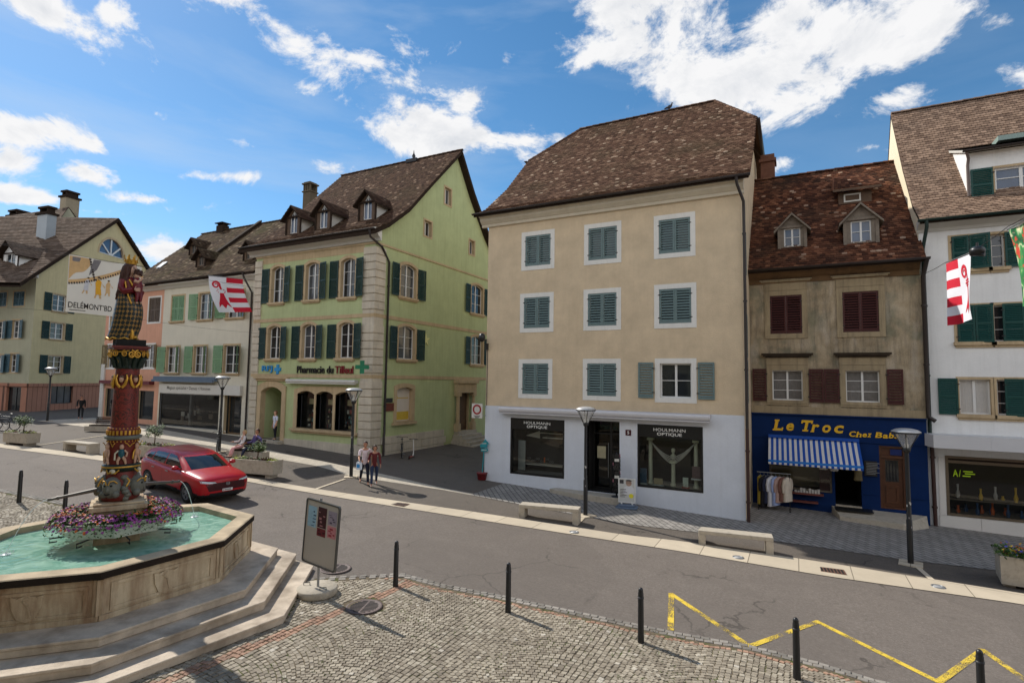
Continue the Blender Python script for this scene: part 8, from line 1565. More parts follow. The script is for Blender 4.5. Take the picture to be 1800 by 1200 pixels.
# ------------------------------------------------------------------ red car
from mathutils.bvhtree import BVHTree
def applied(o):
 """bake an object's modifiers into its mesh"""
 dg = bpy.context.evaluated_depsgraph_get(); dg.update(); me = bpy.data.meshes.new_from_object(o.evaluated_get(dg)); o.modifiers.clear(); o.data = me; return o
def build_car():
 px = gnd(328, 883); hd = rad(-5.4); H = np.array([math.cos(hd), math.sin(hd)]); Ls = np.array([-H[1], H[0]])
 wheel_r = np.array(px[:2]); c = wheel_r-H*1.28+Ls*.80; B = thing('parked_car', 'red hatchback car standing at the kerb behind the fountain', 'car', (c[0], c[1], G(c[0])+.012), hd)
 sl_ = math.atan((G(c[0]+1.3)-G(c[0]-1.3))/2.6); B.rotation_euler = (0, -sl_, hd); B.scale = (1.03, 1.0, .97)
 t = NT('red_car_paint'); f = t.noise(300, 2); t.set(t.b, 'Coat Roughness', .03); RED = t.fin(t.ramp(f, [(.3, lin(158, 3, 18)), (.7, lin(176, 8, 26))]), .35, 0, .35, .3)
 CG = glass('car_glass', (.008, .010, .010), .02, .8); RUB = paint('tyre_rubber', (.014, .014, .014), .8, .15, 20); ALU = paint('alloy_wheel', (.42, .43, .45), .3, .1, 6, metal=.8); BLK = paint('black_trim', (.012, .012, .013), .5, .1, 9)
 st = [(2.165, .56, .36, .74), (2.12, .70, .27, .84), (2.0, .82, .22, .915), (1.75, .875, .21, .965), (1.3, .895, .21, 1.01), (.9, .895, .21, 1.05), (.3, .895, .21, 1.04), (-.5, .895, .21, 1.06), (-1.2, .895, .21, 1.10), (-1.7, .885, .22, 1.12), (-2.0, .84, .25, 1.10), (-2.12, .77, .30, 1.02), (-2.165, .66, .40, .92)]
 mb = MB(); vs = []
 for x, w, zb, zt in st:
  h = [(0, zb), (.8*w, zb), (.965*w, zb+.10), (.985*w, zb+(zt-zb)*.36), (1.0*w, zb+(zt-zb)*.66), (.985*w, zt-.15), (.93*w, zt-.045), (.72*w, zt), (.35*w, zt+.025), (0, zt+.03)]
  ring = h+[(-y, z) for y, z in h[-2:0:-1]]; vs += [(x, y, z) for y, z in ring]
 k = len(ring); n = len(st); fs = [(i*k+j, i*k+(j+1) % k, (i+1)*k+(j+1) % k, (i+1)*k+j) for i in range(n-1) for j in range(k)]+[tuple(range(k)), tuple(range((n-1)*k, n*k))]
 mb.add(vs, fs, 0, True); body = mb.build('body', [RED, BLK], None, world=False); sd = body.modifiers.new('s', 'SUBSURF'); sd.levels = 2; sd.render_levels = 2
 cut = MB()
 for x in (1.28, -1.33):
  cut.tube([(x, -1.2, .335), (x, -.52, .335)], .375, 28); cut.tube([(x, .52, .335), (x, 1.2, .335)], .375, 28)
 co = cut.build('wheel_cutter', BLK, None, world=False); bo = body.modifiers.new('b', 'BOOLEAN'); bo.operation = 'DIFFERENCE'; bo.object = co; bo.solver = 'EXACT'; applied(body); bpy.data.objects.remove(co); body.parent = B
 for p in body.data.polygons:
  cx = p.center;
  if cx.z < .38 and abs(cx.y) > .2 or cx.z < .3: p.material_index = 1
  for x in (1.28, -1.33):
   if math.hypot(cx.x-x, cx.z-.335) < .365 and p.area > 0: p.material_index = 1
  p.use_smooth = True
 bm = bmesh.new(); bm.from_mesh(body.data); bvh = BVHTree.FromBMesh(bm)
 def stick(grid, axis, off=.006):
  out = []
  for row in grid:
   for a, b in row:
    if axis == 'x': o, d = Vector((4, a, b)), Vector((-1, 0, 0))
    elif axis == '-y': o, d = Vector((a, -3, b)), Vector((0, 1, 0))
    elif axis == 'y': o, d = Vector((a, 3, b)), Vector((0, -1, 0))
    else: o, d = Vector((a, b, 4)), Vector((0, 0, -1))
    h, nn, _, _ = bvh.ray_cast(o, d); out.append((h-d*off) if h else o+d*3)
  return out
 def patch(mb, poly4, axis, nu=8, nv=3, mat=0, off=.006):
  A = [np.array(p) for p in poly4]; g = [[tuple((A[0]*(1-s)+A[1]*s)*(1-t)+(A[3]*(1-s)+A[2]*s)*t) for s in np.linspace(0, 1, nu+1)] for t in np.linspace(0, 1, nv+1)]; v = stick(g, axis, off); w = nu+1; mb.add(v, [(j*w+i, j*w+i+1, (j+1)*w+i+1, (j+1)*w+i) for j in range(nv) for i in range(nu)], mat, True)
 # cabin
 lv = [(1.00, 1.18, -2.02, .80), (1.14, .92, -1.98, .775), (1.28, .64, -1.90, .73), (1.40, .38, -1.74, .67), (1.475, .12, -1.52, .60), (1.505, -.16, -1.25, .51)]
 def outline(xf, xr, w, k=10):
  P = [];
  for i in range(k+1): y = -w+2*w*i/k; e = abs(y/w); P.append((xf-.10*e**2-.22*max(0, e-.72)**1.0*1.0, y))
  for i in range(1, k): P.append((xf-.16+(xr+.10-xf+.16)*i/k, w*(1.0+.025*math.sin(math.pi*i/k))))
  for i in range(k+1): y = w-2*w*i/k; e = abs(y/w); P.append((xr+.08*e**3, y))
  for i in range(1, k): P.append((xr+.10+(xf-.16-xr-.10)*i/k, -w*(1.0+.025*math.sin(math.pi*i/k))))
  return P
 mb = MB(); rings = [outline(a[1], a[2], a[3]) for a in lv]; k = len(rings[0]); vs = [(x, y, lv[i][0]) for i, r in enumerate(rings) for x, y in r]; mb.add(vs, [(i*k+j, i*k+(j+1) % k, (i+1)*k+(j+1) % k, (i+1)*k+j) for i in range(len(lv)-1) for j in range(k)]+[tuple(range((len(lv)-1)*k, len(lv)*k))], 0, True); cab = mb.build('cabin', RED, B, world=False)
 bm2 = bmesh.new(); bm2.from_mesh(cab.data); bv2 = BVHTree.FromBMesh(bm2)
 def gl(poly, axis, name, nu=10, nv=6):
  m = MB(); A = [np.array(p, float) for p in poly]; v = []
  for t_ in np.linspace(0, 1, nv+1):
   for s in np.linspace(0, 1, nu+1):
    a, b = (A[0]*(1-s)+A[1]*s)*(1-t_)+(A[3]*(1-s)+A[2]*s)*t_
    o, d = (Vector((4, a, b)), Vector((-1, 0, 0))) if axis == 'x' else ((Vector((-4, a, b)), Vector((1, 0, 0))) if axis == '-x' else ((Vector((a, -3, b)), Vector((0, 1, 0))) if axis == '-y' else (Vector((a, 3, b)), Vector((0, -1, 0)))))
    h, nn, _, _ = bv2.ray_cast(o, d); v.append((h-d*.007) if h else o+d*3.2)
  w = nu+1; m.add(v, [(j*w+i, j*w+i+1, (j+1)*w+i+1, (j+1)*w+i) for j in range(nv) for i in range(nu)], 0, True); return m.build(name, CG, B, world=False, fixn=False)
 gl([(-.62, 1.05), (.62, 1.05), (.54, 1.43), (-.54, 1.43)], 'x', 'windscreen'); gl([(-.58, 1.10), (.58, 1.10), (.5, 1.36), (-.5, 1.36)], '-x', 'rear_window')
 for ax in ('-y', 'y'):
  gl([(-.28, 1.07), (.78, 1.06), (.28, 1.40), (-.28, 1.43)], ax, 'side_window'); gl([(-1.25, 1.10), (-.35, 1.075), (-.35, 1.43), (-1.12, 1.405)], ax, 'side_window'); gl([(-1.72, 1.14), (-1.31, 1.105), (-1.2, 1.36), (-1.48, 1.31)], ax, 'side_window', 5, 4)
 # lights, grille, plate, seams
 for s in (-1, 1):
  m = MB(); patch(m, [(s*.36, .735), (s*.80, .765), (s*.80, .835), (s*.42, .785)], 'x', 10, 3); m.build('headlight', paint('headlight_lens', (.55, .6, .64), .08, .15, 20, spec=.8), B, world=False, fixn=False)
  m = MB(); patch(m, [(s*.42, .785), (s*.80, .835), (s*.80, .845), (s*.42, .798)], 'x', 8, 1, 0, .008); m.build('headlight_trim', BLK, B, world=False, fixn=False)
 m = MB(); patch(m, [(-.60, .49), (.60, .49), (.70, .735), (-.70, .735)], 'x', 14, 5, 0, .004); m.build('front_shade', paint('dark_red_grille_shade', (.05, .002, .006), .3, .1, 8), B, world=False, fixn=False)  # shadow around the grille painted as a darker red patch
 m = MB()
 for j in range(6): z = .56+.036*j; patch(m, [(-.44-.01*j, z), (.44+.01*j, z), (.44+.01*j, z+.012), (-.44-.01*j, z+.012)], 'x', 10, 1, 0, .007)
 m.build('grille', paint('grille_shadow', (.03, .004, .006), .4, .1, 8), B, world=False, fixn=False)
 m = MB(); patch(m, [(-.52, .30), (.52, .30), (.58, .42), (-.58, .42)], 'x', 12, 3, 0, .008); m.build('lower_grille', BLK, B, world=False, fixn=False)
 m = MB(); xf = 2.19; m.box(Fr((xf, 0, 0), (0, 1, 0), (1, 0, 0)), -.17, .17, .455, .535, -.05, 0, 0)
 for i in range(5): m.box(Fr((xf, 0, 0), (0, 1, 0), (1, 0, 0)), -.09+.042*i, -.065+.042*i, .475, .515, .0005, .002, 1)
 m.box(Fr((xf, 0, 0), (0, 1, 0), (1, 0, 0)), -.15, -.118, .472, .515, .0005, .002, 2); m.build('number_plate', [MAT['white'], BLK, paint('plate_red', lin(160, 30, 30), .5)], B, world=False)
 m = MB(); E_ = Fr((2.185, 0, .695), (0, 1, 0), (1, 0, 0)); rr = [(.062*math.copysign(abs(math.cos(a))**.6, math.cos(a)), .05*math.copysign(abs(math.sin(a))**.6, math.sin(a))) for a in [2*math.pi*i/20 for i in range(20)]]; m.ring(E_, rr, [(x*.8, y*.8) for x, y in rr], -.05, .006)
 for s in (-1, 1): m.prism(E_, [(s*.022, -.036), (s*.034, -.036), (s*.04, .036), (s*.026, .036)], -.04, .007)
 m.box(E_, -.03, .03, -.006, .006, -.04, .0065); m.build('badge', MAT['steel'], B, world=False)
 for ax in ('-y', 'y'):
  m = MB()
  for x in (.82, -.32, -1.28): patch(m, [(x, .36), (x+.008, .36), (x+.008-.02, 1.0), (x-.02, 1.0)], ax, 1, 8, 0, .002)
  patch(m, [(-.95, .33), (.92, .33), (.92, .40), (-.95, .40)], ax, 8, 1, 0, .004); m.build('door_seam', BLK, B, world=False, fixn=False)
  for x in (-.12, -1.05):
   m = MB(); patch(m, [(x, .865), (x+.2, .865), (x+.2, .895), (x, .895)], ax, 4, 1, 0, .022); m.build('door_handle', RED if ax == 'y' else MAT['steel'], B, world=False, fixn=False)
  m = MB(); patch(m, [(-1.7, 1.045), (.95, .985), (.95, 1.0), (-1.7, 1.06)], ax, 12, 1, 0, .012); m.build('belt_trim', MAT['steel'], B, world=False, fixn=False)
 for s in (-1, 1):
  m = MB(); m.ball((.70, s*.99, 1.10), (.10, .115, .075), 14, 10); m.tube([(.70, s*.80, 1.03), (.71, s*.93, 1.06)], .03, 8); m.build('wing_mirror', RED, B, world=False)
 for x in (1.28, -1.33):
  for s in (-1, 1):
   m = MB(); y0 = s*.68; pr = [(.22, -.1), (.30, -.105), (.33, -.08), (.335, 0), (.33, .08), (.30, .105), (.22, .1)]; vs = []
   for r, d in pr:
    for q in range(30): a = 2*math.pi*q/30; vs.append((x+r*math.cos(a), y0+s*.1+d, .335+r*math.sin(a)))
   m.add(vs, [(i*30+q, i*30+(q+1) % 30, (i+1)*30+(q+1) % 30, (i+1)*30+q) for i in range(len(pr)-1) for q in range(30)], 0, True); w = m.build('wheel', RUB, B, world=False); m = MB(); yo = y0+s*.19; FWh = Fr((x, yo, .335), (1, 0, 0), (0, s, 0))
   m.ring(FWh, disc_pts((0, 0), .225, 28)[:28], disc_pts((0, 0), .20, 28)[:28], -.03, .005, 0); m.add([FWh(u, v, -.05) for u, v in disc_pts((0, 0), .21, 20)], [tuple(range(21))], 1)
   for q in range(5):
    a = 2*math.pi*q/5+.3; d = np.array([math.cos(a), math.sin(a)]); e = np.array([-d[1], d[0]])
    for o_ in (-.028, .028): m.prism(FWh, [tuple(d*.03+e*(o_*.3-.012)), tuple(d*.03+e*(o_*.3+.012)), tuple(d*.205+e*(o_*1.4+.012)), tuple(d*.205+e*(o_*1.4-.012))], -.03, .003, 0)
   m.ring(FWh, disc_pts((0, 0), .045, 14)[:14], disc_pts((0, 0), .01, 14)[:14], -.02, .008, 0); m.build('rim', [ALU, RUB], w, world=False)
build_car()
# ------------------------------------------------------------------ people
SKINS = {'a': paint('skin_light', lin(206, 160, 134), .55, .08, 12), 'b': paint('skin_tan', lin(176, 126, 100), .55, .08, 12)}
def skin_mesh(chains, name, mat, parent, sub=2):
 """chains: list of lists of (point, radius); the first point of a later chain is welded to an existing identical point"""
 V = []; R = []; E = []; idx = {}
 def vid(p, r):
  key = tuple(round(c, 4) for c in p)
  if key not in idx: idx[key] = len(V); V.append(tuple(map(float, p))); R.append(r)
  return idx[key]
 for ch in chains:
  ids = [vid(p, r) for p, r in ch]; E += [(a, b) for a, b in zip(ids, ids[1:])]
 me = bpy.data.meshes.new(name); me.from_pydata(V, E, []); o = bpy.data.objects.new(name, me); COL.objects.link(o); sk = o.modifiers.new('skin', 'SKIN'); sk.use_smooth_shade = True; sk.branch_smoothing = .3
 for i, sv in enumerate(me.skin_vertices[0].data): sv.radius = (R[i], R[i]) if not isinstance(R[i], tuple) else R[i]; sv.use_root = (i == 0)
 sb = o.modifiers.new('sub', 'SUBSURF'); sb.levels = sub; sb.render_levels = sub
 applied(o); o.data.materials.clear(); o.data.materials.append(mat)
 for p in o.data.polygons: p.use_smooth = True; p.material_index = 0
 o.parent = parent; return o
def person(label, loc, face, h=1.72, top=(.5, .5, .5), pants=(.02, .02, .04), shoes=(.1, .06, .04), hair=(.05, .03, .02), skin='a', hip=(0, 0), knee=(0, 0), arm=(0, 0), elbow=(10, 10), abd=(8, 8), lean=0, sit=False, long_sleeve=False, hair_style='short', female=False, tunic=0, cap=None, turn=0):
 """local frame: +y is forward, z up, hips carry the pose; angles in degrees, left side first"""
 B = thing('person', label, 'person', loc, face); S_ = SKINS[skin]; Z = lambda f: f*h; w = .94 if female else 1.0
 hipz = Z(.52); base = 0.0
 def rot(v, a): a = rad(a); return np.array([v[0], v[1]*math.cos(a)+v[2]*math.sin(a)*1.0, -v[1]*math.sin(a)+v[2]*math.cos(a)])
 def swing(L, a): a = rad(a); return np.array([0, L*math.sin(a), -L*math.cos(a)])
 legs = []; low = 9
 for s, hp, kn in ((-1, hip[0], knee[0]), (1, hip[1], knee[1])):
  H = np.array([s*Z(.055), 0, hipz]); K = H+swing(Z(.245), hp)+np.array([s*.01, 0, 0]); A = K+swing(Z(.235), hp-kn)+np.array([s*.005, 0, 0]); fa = rad(max(-35, min(25, (hp-kn)*.6))); T = A+np.array([s*.02, Z(.095)*math.cos(fa), Z(.095)*math.sin(fa)-Z(.022)]); Hl = A+np.array([0, -Z(.03), -Z(.022)]); legs.append((H, K, A, T, Hl)); low = min(low, A[2]-Z(.04), T[2]-Z(.018))
 dz = np.array([0, 0, -low]) if not sit else np.array([0, 0, (.47-hipz+Z(.06))])
 legs = [tuple(p+dz for p in l) for l in legs]; P0 = np.array([0, 0, hipz])+dz
 up = lambda f, y=0.: P0+np.array([0, math.sin(rad(lean))*Z(f)+y, math.cos(rad(lean))*Z(f)])
 waist, chest, shc, neck, headc = up(.09), up(.20), up(.285), up(.335), up(.415, .012)
 arms = []
 for s, am, el, ab in ((-1, arm[0], elbow[0], abd[0]), (1, arm[1], elbow[1], abd[1])):
  Sh = shc+np.array([s*Z(.112)*w, 0, 0]); ca = rad(ab); L1, L2 = Z(.172), Z(.15); d = swing(1, am+lean*0); d = np.array([s*math.sin(ca)*1.0, d[1]*math.cos(ca), d[2]*math.cos(ca)]); E = Sh+d*L1; d2 = swing(1, am+el); d2 = np.array([s*math.sin(ca)*.3, d2[1], d2[2]]); d2 /= np.linalg.norm(d2); Wr = E+d2*L2; arms.append((Sh, E, Wr, d2, s))
 k = h/1.72
 body = [[(P0, .10*k), (waist, .095*k*w), (chest, .11*k*w), (shc, .09*k), (neck, .05*k), (up(.365), .048*k), (headc, .075*k)]]
 for Sh, E, Wr, d2, s in arms:
  palm = Wr+d2*.065*k; body.append([(shc, .09*k), (Sh, .052*k), (E, .038*k), (Wr, .026*k), (palm, .034*k)])
  side = np.array([0, 1, 0])-d2*d2[1]; side = side/max(.2, np.linalg.norm(side)); out = np.cross(d2, side)*s
  for i, (o_, ln) in enumerate(((-.026, .062), (-.009, .075), (.009, .08), (.025, .07))):
   a = palm+side*o_*k+d2*.02*k; b = a+d2*ln*.55*k-out*.006*k; c = b+d2*ln*.4*k-out*.016*k; body.append([(palm, .034*k), (a, .0105*k), (b, .0095*k), (c, .008*k)])
  a = Wr+d2*.025*k+side*.03*k; body.append([(Wr, .026*k), (a, .013*k), (a+d2*.03*k+side*.022*k, .011*k), (a+d2*.058*k+side*.026*k, .009*k)])
 for H, K, A, T, Hl in legs: body.append([(P0, .10*k), (H, .078*k), (K, .05*k), (A, .034*k), (T, .028*k)])
 b = skin_mesh(body, 'body', S_, B); hm = MB(); ct, st = math.cos(rad(turn)), math.sin(rad(turn)); R3 = Matrix.Rotation(rad(turn), 3, 'Z'); hp_ = lambda x, y, z: headc+np.array([x*ct-y*st, x*st+y*ct, z])*k
 hm.ball(headc+np.array([0, 0, .012*k]), (.074*k, .092*k, .112*k), 18, 14, 0, R3); hm.ball(hp_(0, .028, -.055), (.056*k, .062*k, .058*k), 12, 8, 0, R3); hm.tube([hp_(0, .084, .022), hp_(0, .108, -.016), hp_(0, .09, -.024)], [.008*k, .015*k, .009*k], 7, 0)
 for s in (-1, 1): hm.ball(hp_(s*.075, -.004, -.002), (.012*k, .022*k, .03*k), 8, 6, 0, R3); hm.ball(hp_(s*.03, .081, .022), (.014*k, .008*k, .007*k), 8, 5, 1, R3); hm.ball(hp_(s*.032, .083, .043), (.02*k, .007*k, .004*k), 8, 4, 2, R3)
 hm.ball(hp_(0, .085, -.05), (.024*k, .008*k, .007*k), 8, 5, 3, R3); hdm = hm.build('face', [S_, MAT['dark'], paint('brow', hair, .7), paint('lips', lin(150, 84, 76), .5)], B, world=False)
 # join the head into the body so that the figure is one mesh
 import itertools
 bm = bmesh.new(); bm.from_mesh(b.data); off = len(b.data.materials); bm.from_mesh(hdm.data); me = b.data
 nb = len(b.data.polygons); mats = list(hdm.data.materials); hidx = [p.material_index for p in hdm.data.polygons]; bm.to_mesh(me); bm.free(); me.materials.clear()
 for m_ in mats: me.materials.append(m_)
 for i, p in enumerate(me.polygons): p.material_index = hidx[i-nb] if i >= nb else 0; p.use_smooth = True
 bpy.data.objects.remove(hdm)
 HM = paint('hair_colour', hair, .6, .3, 40, bump=.3); m = MB(); m.ball(hp_(0, -.014, .038), (.084*k, .098*k, .098*k), 16, 10, 0, R3)
 if hair_style == 'long':
  for i in range(9): a = rad(200+140*i/8); m.tube([hp_(.075*math.cos(a), .08*math.sin(a), .05), hp_(.085*math.cos(a), .09*math.sin(a)-.01, -.06), hp_(.08*math.cos(a), .085*math.sin(a)-.02, -.17)], [.035*k, .036*k, .016*k], 7)
 elif hair_style == 'bob':
  for i in range(11): a = rad(190+160*i/10); m.tube([hp_(.07*math.cos(a), .08*math.sin(a), .06), hp_(.082*math.cos(a), .09*math.sin(a)-.005, -.02), hp_(.07*math.cos(a), .08*math.sin(a)-.01, -.085)], [.034*k, .036*k, .014*k], 7)
 else:
  m.ball(hp_(0, -.03, -.01), (.078*k, .075*k, .08*k), 12, 8, 0, R3)
 # trim the hair off the face
 o = m.build('hair', HM, B, world=False); bm = bmesh.new(); bm.from_mesh(o.data); kill = []
 for v in bm.verts:
  q = (np.array(v.co)-headc)/k; y = -q[0]*st*-1*0 + (-q[0]*st+q[1]*ct);
  if y > .035 and q[2] < .055: kill.append(v)
 bmesh.ops.delete(bm, geom=kill, context='VERTS'); bm.to_mesh(o.data); bm.free()
 if cap is not None: m = MB(); m.ball(hp_(0, -.008, .06), (.09*k, .104*k, .075*k), 14, 8, 0, R3); m.tube([hp_(0, .07, .075), hp_(0, .16, .055)], [.07*k, .05*k], 8); m.build('cap', paint('cap_cloth', cap, .8, .1, 9), B, world=False)
 TM = paint('top_cloth', top, .85, .12, 14, bump=.3); PM = paint('trouser_cloth', pants, .85, .15, 14, bump=.3); SM = paint('shoe_leather', shoes, .5, .15, 12)
 sh = [[(up(-.055-tunic), (.128*k*w, .115*k)), (up(.02), .122*k*w), (waist, .112*k*w), (chest, .128*k*w), (shc, .098*k), (up(.315), .062*k)]]
 for Sh, E, Wr, d2, s in arms:
  if long_sleeve: sh.append([(shc, .098*k), (Sh, .066*k), (E, .052*k), (E+(Wr-E)*.93, .038*k)])
  else: sh.append([(shc, .098*k), (Sh, .066*k), (Sh+(E-Sh)*.85, .058*k)])
 skin_mesh(sh, 'shirt', TM, B); tr = [[(up(.03), .108*k), (P0, .112*k)]]
 for H, K, A, T, Hl in legs: tr.append([(P0, .112*k), (H, .092*k), (H+(K-H)*.5, .078*k), (K, .062*k), (A+(K-A)*.08, .050*k)])
 skin_mesh(tr, 'trousers', PM, B)
 for H, K, A, T, Hl in legs: skin_mesh([[(A+np.array([0, 0, .0]), .040*k), (A-np.array([0, .005, .02*k]), .042*k), (T, .032*k)], [(A-np.array([0, .005, .02*k]), .042*k), (Hl, .032*k)]], 'shoe', SM, B, 1)
 return B, arms
def face_to(dx, dy): return math.atan2(dy, dx)-math.pi/2
p = gp(640, 851); B1, arms1 = person('man in a pale short sleeved shirt striding past the lamp by the pharmacy', p, face_to(.75, -.66), 1.78, lin(222, 204, 208), lin(26, 30, 50), lin(110, 76, 50), lin(34, 24, 20), 'b', hip=(24, -20), knee=(6, 22), arm=(-14, 24), elbow=(12, 55), abd=(16, 10), lean=3, turn=-20)
R_ = Matrix.Rotation(B1.rotation_euler.z, 3, 'Z'); wr = Vector(p)+R_ @ Vector(arms1[1][2]+arms1[1][3]*.08)
bg = thing('shopping_bag', 'small white and blue bag carried by the man in the pale shirt', 'bag', tuple(wr)); m = MB(); m.box(LF, -.11, .11, -.36, -.08, -.05, .05, 0); m.box(LF, -.08, .08, -.28, -.14, .0505, .052, 1)
for s in (-.04, .04): m.tube([(-.06, s, -.08), (-.03, s*.3, 0.0), (.03, s*.3, 0.0), (.06, s, -.08)], .006, 5)
m.build('bag_body', [paint('bag_white', lin(214, 222, 232), .6, .1, 9), paint('bag_blue', lin(50, 140, 206), .5, .1, 9)], bg, world=False)
p = gp(657, 854); person('woman in a dark red top and white trainers walking beside the striding man', p, face_to(.7, -.71), 1.64, lin(96, 34, 36), lin(44, 56, 84), lin(220, 220, 224), lin(40, 26, 20), 'b', hip=(-14, 16), knee=(20, 6), arm=(18, -6), elbow=(30, 95), abd=(8, 12), lean=2, long_sleeve=True, hair_style='bob', female=True, turn=10)
Rb = Matrix.Rotation(PBT, 3, 'Z')
def on_bench(x): q = Rb @ Vector((x, -.06, 0)); return (PB[0]+q.x, PB[1]+q.y, PB[2])
person('seated blonde woman in a pale blouse and pink trousers on the back bench', on_bench(-.35), PBT+math.pi+rad(-28), 1.62, lin(214, 206, 204), lin(214, 160, 158), lin(90, 40, 50), lin(190, 160, 116), 'a', hip=(84, 80), knee=(70, 62), arm=(20, 30), elbow=(50, 60), abd=(10, 12), lean=-10, sit=True, long_sleeve=True, hair_style='bob', female=True)
person('seated man in a violet shirt and dark jeans leaning back beside the blonde woman', on_bench(.35), PBT+math.pi+rad(-30), 1.76, lin(84, 72, 120), lin(30, 34, 56), lin(40, 34, 34), lin(70, 46, 34), 'b', hip=(82, 78), knee=(58, 66), arm=(-20, 20), elbow=(10, 60), abd=(70, 14), lean=-12, sit=True, long_sleeve=True)
F_, FS_, B_, dr_, zd_ = PHA; u = F_.px(487, 760)[0]; person('woman in a white tunic and dark trousers standing in the pharmacy doorway', (u, 21.75, zd_), face_to(-.2, -1), 1.66, lin(214, 220, 238), lin(24, 24, 34), lin(30, 30, 34), lin(120, 84, 60), 'a', hip=(3, -4), knee=(2, 6), arm=(4, -4), elbow=(20, 14), abd=(9, 9), tunic=.09, female=True, hair_style='bob')
g0 = gnd(141, 737); person('person dressed all in black with a rucksack walking in front of the gabled corner house', (g0[0], g0[1], G(g0[0])+.01), face_to(.85, -.45), 1.78, (.012, .012, .013), (.012, .012, .014), (.02, .02, .02), (.015, .013, .012), 'b', hip=(16, -14), knee=(4, 16), arm=(-16, 18), elbow=(16, 30), abd=(5, 5), long_sleeve=True)
bk = thing('rucksack', 'black rucksack on the back of the person dressed in black', 'bag', (g0[0]-.16, g0[1]+.09, G(g0[0])+1.25)); m = MB(); m.ball((0, 0, 0), (.15, .16, .24), 14, 10); m.ball((-.08, .04, -.06), (.09, .11, .12), 10, 8); m.tube([(.08, -.1, .18), (.2, -.12, .1), (.16, -.12, -.15)], .02, 6); m.build('pack', MAT['dark'], bk, world=False)
# ------------------------------------------------------------------ flags, banner and cables across the street
FLAGW = paint('flag_white', lin(226, 226, 232), .8, .03, 4); FLAGR = paint('flag_red', lin(200, 24, 50), .75, .06, 5)
def crozier(T, red, mb):
 """red crozier emblem, in flag coordinates u 0..1 across its half, v 0..1 up"""
 def poly(pts, n=6):
  mb.add([T(u, v) for u, v in pts], [tuple(range(len(pts)))], red)
 c = (.36, .80); prev = None; N = 46; pts = []
 for i in range(N+1):
  t_ = i/N; a = rad(540*(1-t_)); r = .05+.17*t_; pts.append((c[0]+r*math.cos(a), c[1]+r*math.sin(a)*.55, .02+.045*t_, a))
 for (u0, v0, w0, a0), (u1, v1, w1, a1) in zip(pts, pts[1:]):
  d = lambda u, v, w, a, s: (u+s*w*math.cos(a), v+s*w*math.sin(a)*.55); poly([d(u0, v0, w0, a0, -1), d(u0, v0, w0, a0, 1), d(u1, v1, w1, a1, 1), d(u1, v1, w1, a1, -1)])
 e = pts[-1]; poly([(.495, .801), (.625, .801), (.70, .66), (.56, .66)])
 for v, a, b in ((.655, .40, .84), (.61, .34, .90), (.565, .40, .86)): poly([(a, v-.014), (b, v-.014), (b, v+.014), (a, v+.014)])
 K = 10
 L = lambda t_: .50-.20*t_**1.6; R = lambda t_: .76+.16*t_**1.6
 for i in range(K):
  t0, t1 = i/K, (i+1)/K; v0, v1 = .545-.33*t0, .545-.33*t1
  for j in range(4): s0, s1 = j/4, (j+1)/4; poly([(L(t0)+(R(t0)-L(t0))*s0, v0), (L(t1)+(R(t1)-L(t1))*s0, v1), (L(t1)+(R(t1)-L(t1))*s1, v1), (L(t0)+(R(t0)-L(t0))*s1, v0)])
 l, r = L(1), R(1); m = (l+r)/2; poly([(l, .215), (l-.07, .08), (l+.14, .18), (l+.2, .215)]); poly([(l+.12, .215), (l+.14, .18), (m+.0, .05), (r-.14, .18), (r-.12, .215)]); poly([(r-.2, .215), (r-.14, .18), (r+.07, .08), (r, .215)])
def jura_flag(label, A, Bp, drop, sway, mirrored):
 """A, Bp: top corners; the flag hangs by drop and swings by sway"""
 A, Bp = np.array(A, float), np.array(Bp, float); U = Bp-A; W = np.linalg.norm(U); N = np.cross(U/W, [0, 0, 1]); N = N/np.linalg.norm(N); Bt = thing('flag', label, 'flag', tuple((A+Bp)/2), group='red and white canton flags on the cables'); sway = np.array(sway)
 def T(u, v, off=0.):     # u 0..1 along the top, v 0..1 from the bottom
  d = 1-v; wv = .10*d*math.sin(5.2*u*1.2+2.2*d)+.05*math.sin(9*u-3*d)*d; return A+U*u-np.array([0, 0, drop])*d*(1-.05*u*d)+sway*d*d+N*(wv+off)
 mb = MB(); n = 28; vs = [T(i/n, j/n) for j in range(n+1) for i in range(n+1)]
 for j in range(n):
  for i in range(n):
   u, v = (i+.5)/n, (j+.5)/n; half = (u < .5) if mirrored else (u > .5); m = 0
   if half and int(v*7.0-1e-6) % 2 == 0: m = 1
   k = j*(n+1)+i; mb.add([vs[k], vs[k+1], vs[k+n+2], vs[k+n+1]], [(0, 1, 2, 3)], m, True)
 cl = mb.build('cloth', [FLAGW, FLAGR], Bt, fixn=False)
 for off in (.006, -.006):
  eb = MB(); crozier(lambda u, v: T((.5+.5*u) if mirrored else .5*u, .06+v*.88, off), 0, eb); eb.build('crozier_emblem', FLAGR, cl, fixn=False)
 rb = MB(); rb.tube([A+np.array([0, 0, .03])-U*.03, Bp+np.array([0, 0, .03])+U*.05], .016, 8); rb.build('rod', MAT['steel'], Bt); return Bt
def cable(label, pts, r=.008):
 pts = [np.array(p, float) for p in pts]; P = []
 for a, b in zip(pts, pts[1:]):
  for i in range(12): t_ = i/12; P.append(a+(b-a)*t_-np.array([0, 0, .012*np.linalg.norm(b-a)*4*t_*(1-t_)]))
 P.append(pts[-1]); B = thing('cable', label, 'cable', tuple(P[0]), group='cables spanning the street'); mb = MB(); mb.tube(P, r, 6); mb.build('wire', MAT['iron'], B)
a = atX(367, 485, -28.0); b = atX(427, 491, -28.0); jura_flag('red and white crozier flag hanging left of the pharmacy, in front of the cream house', a, b, 1.92, (.15, .55, 0), False)
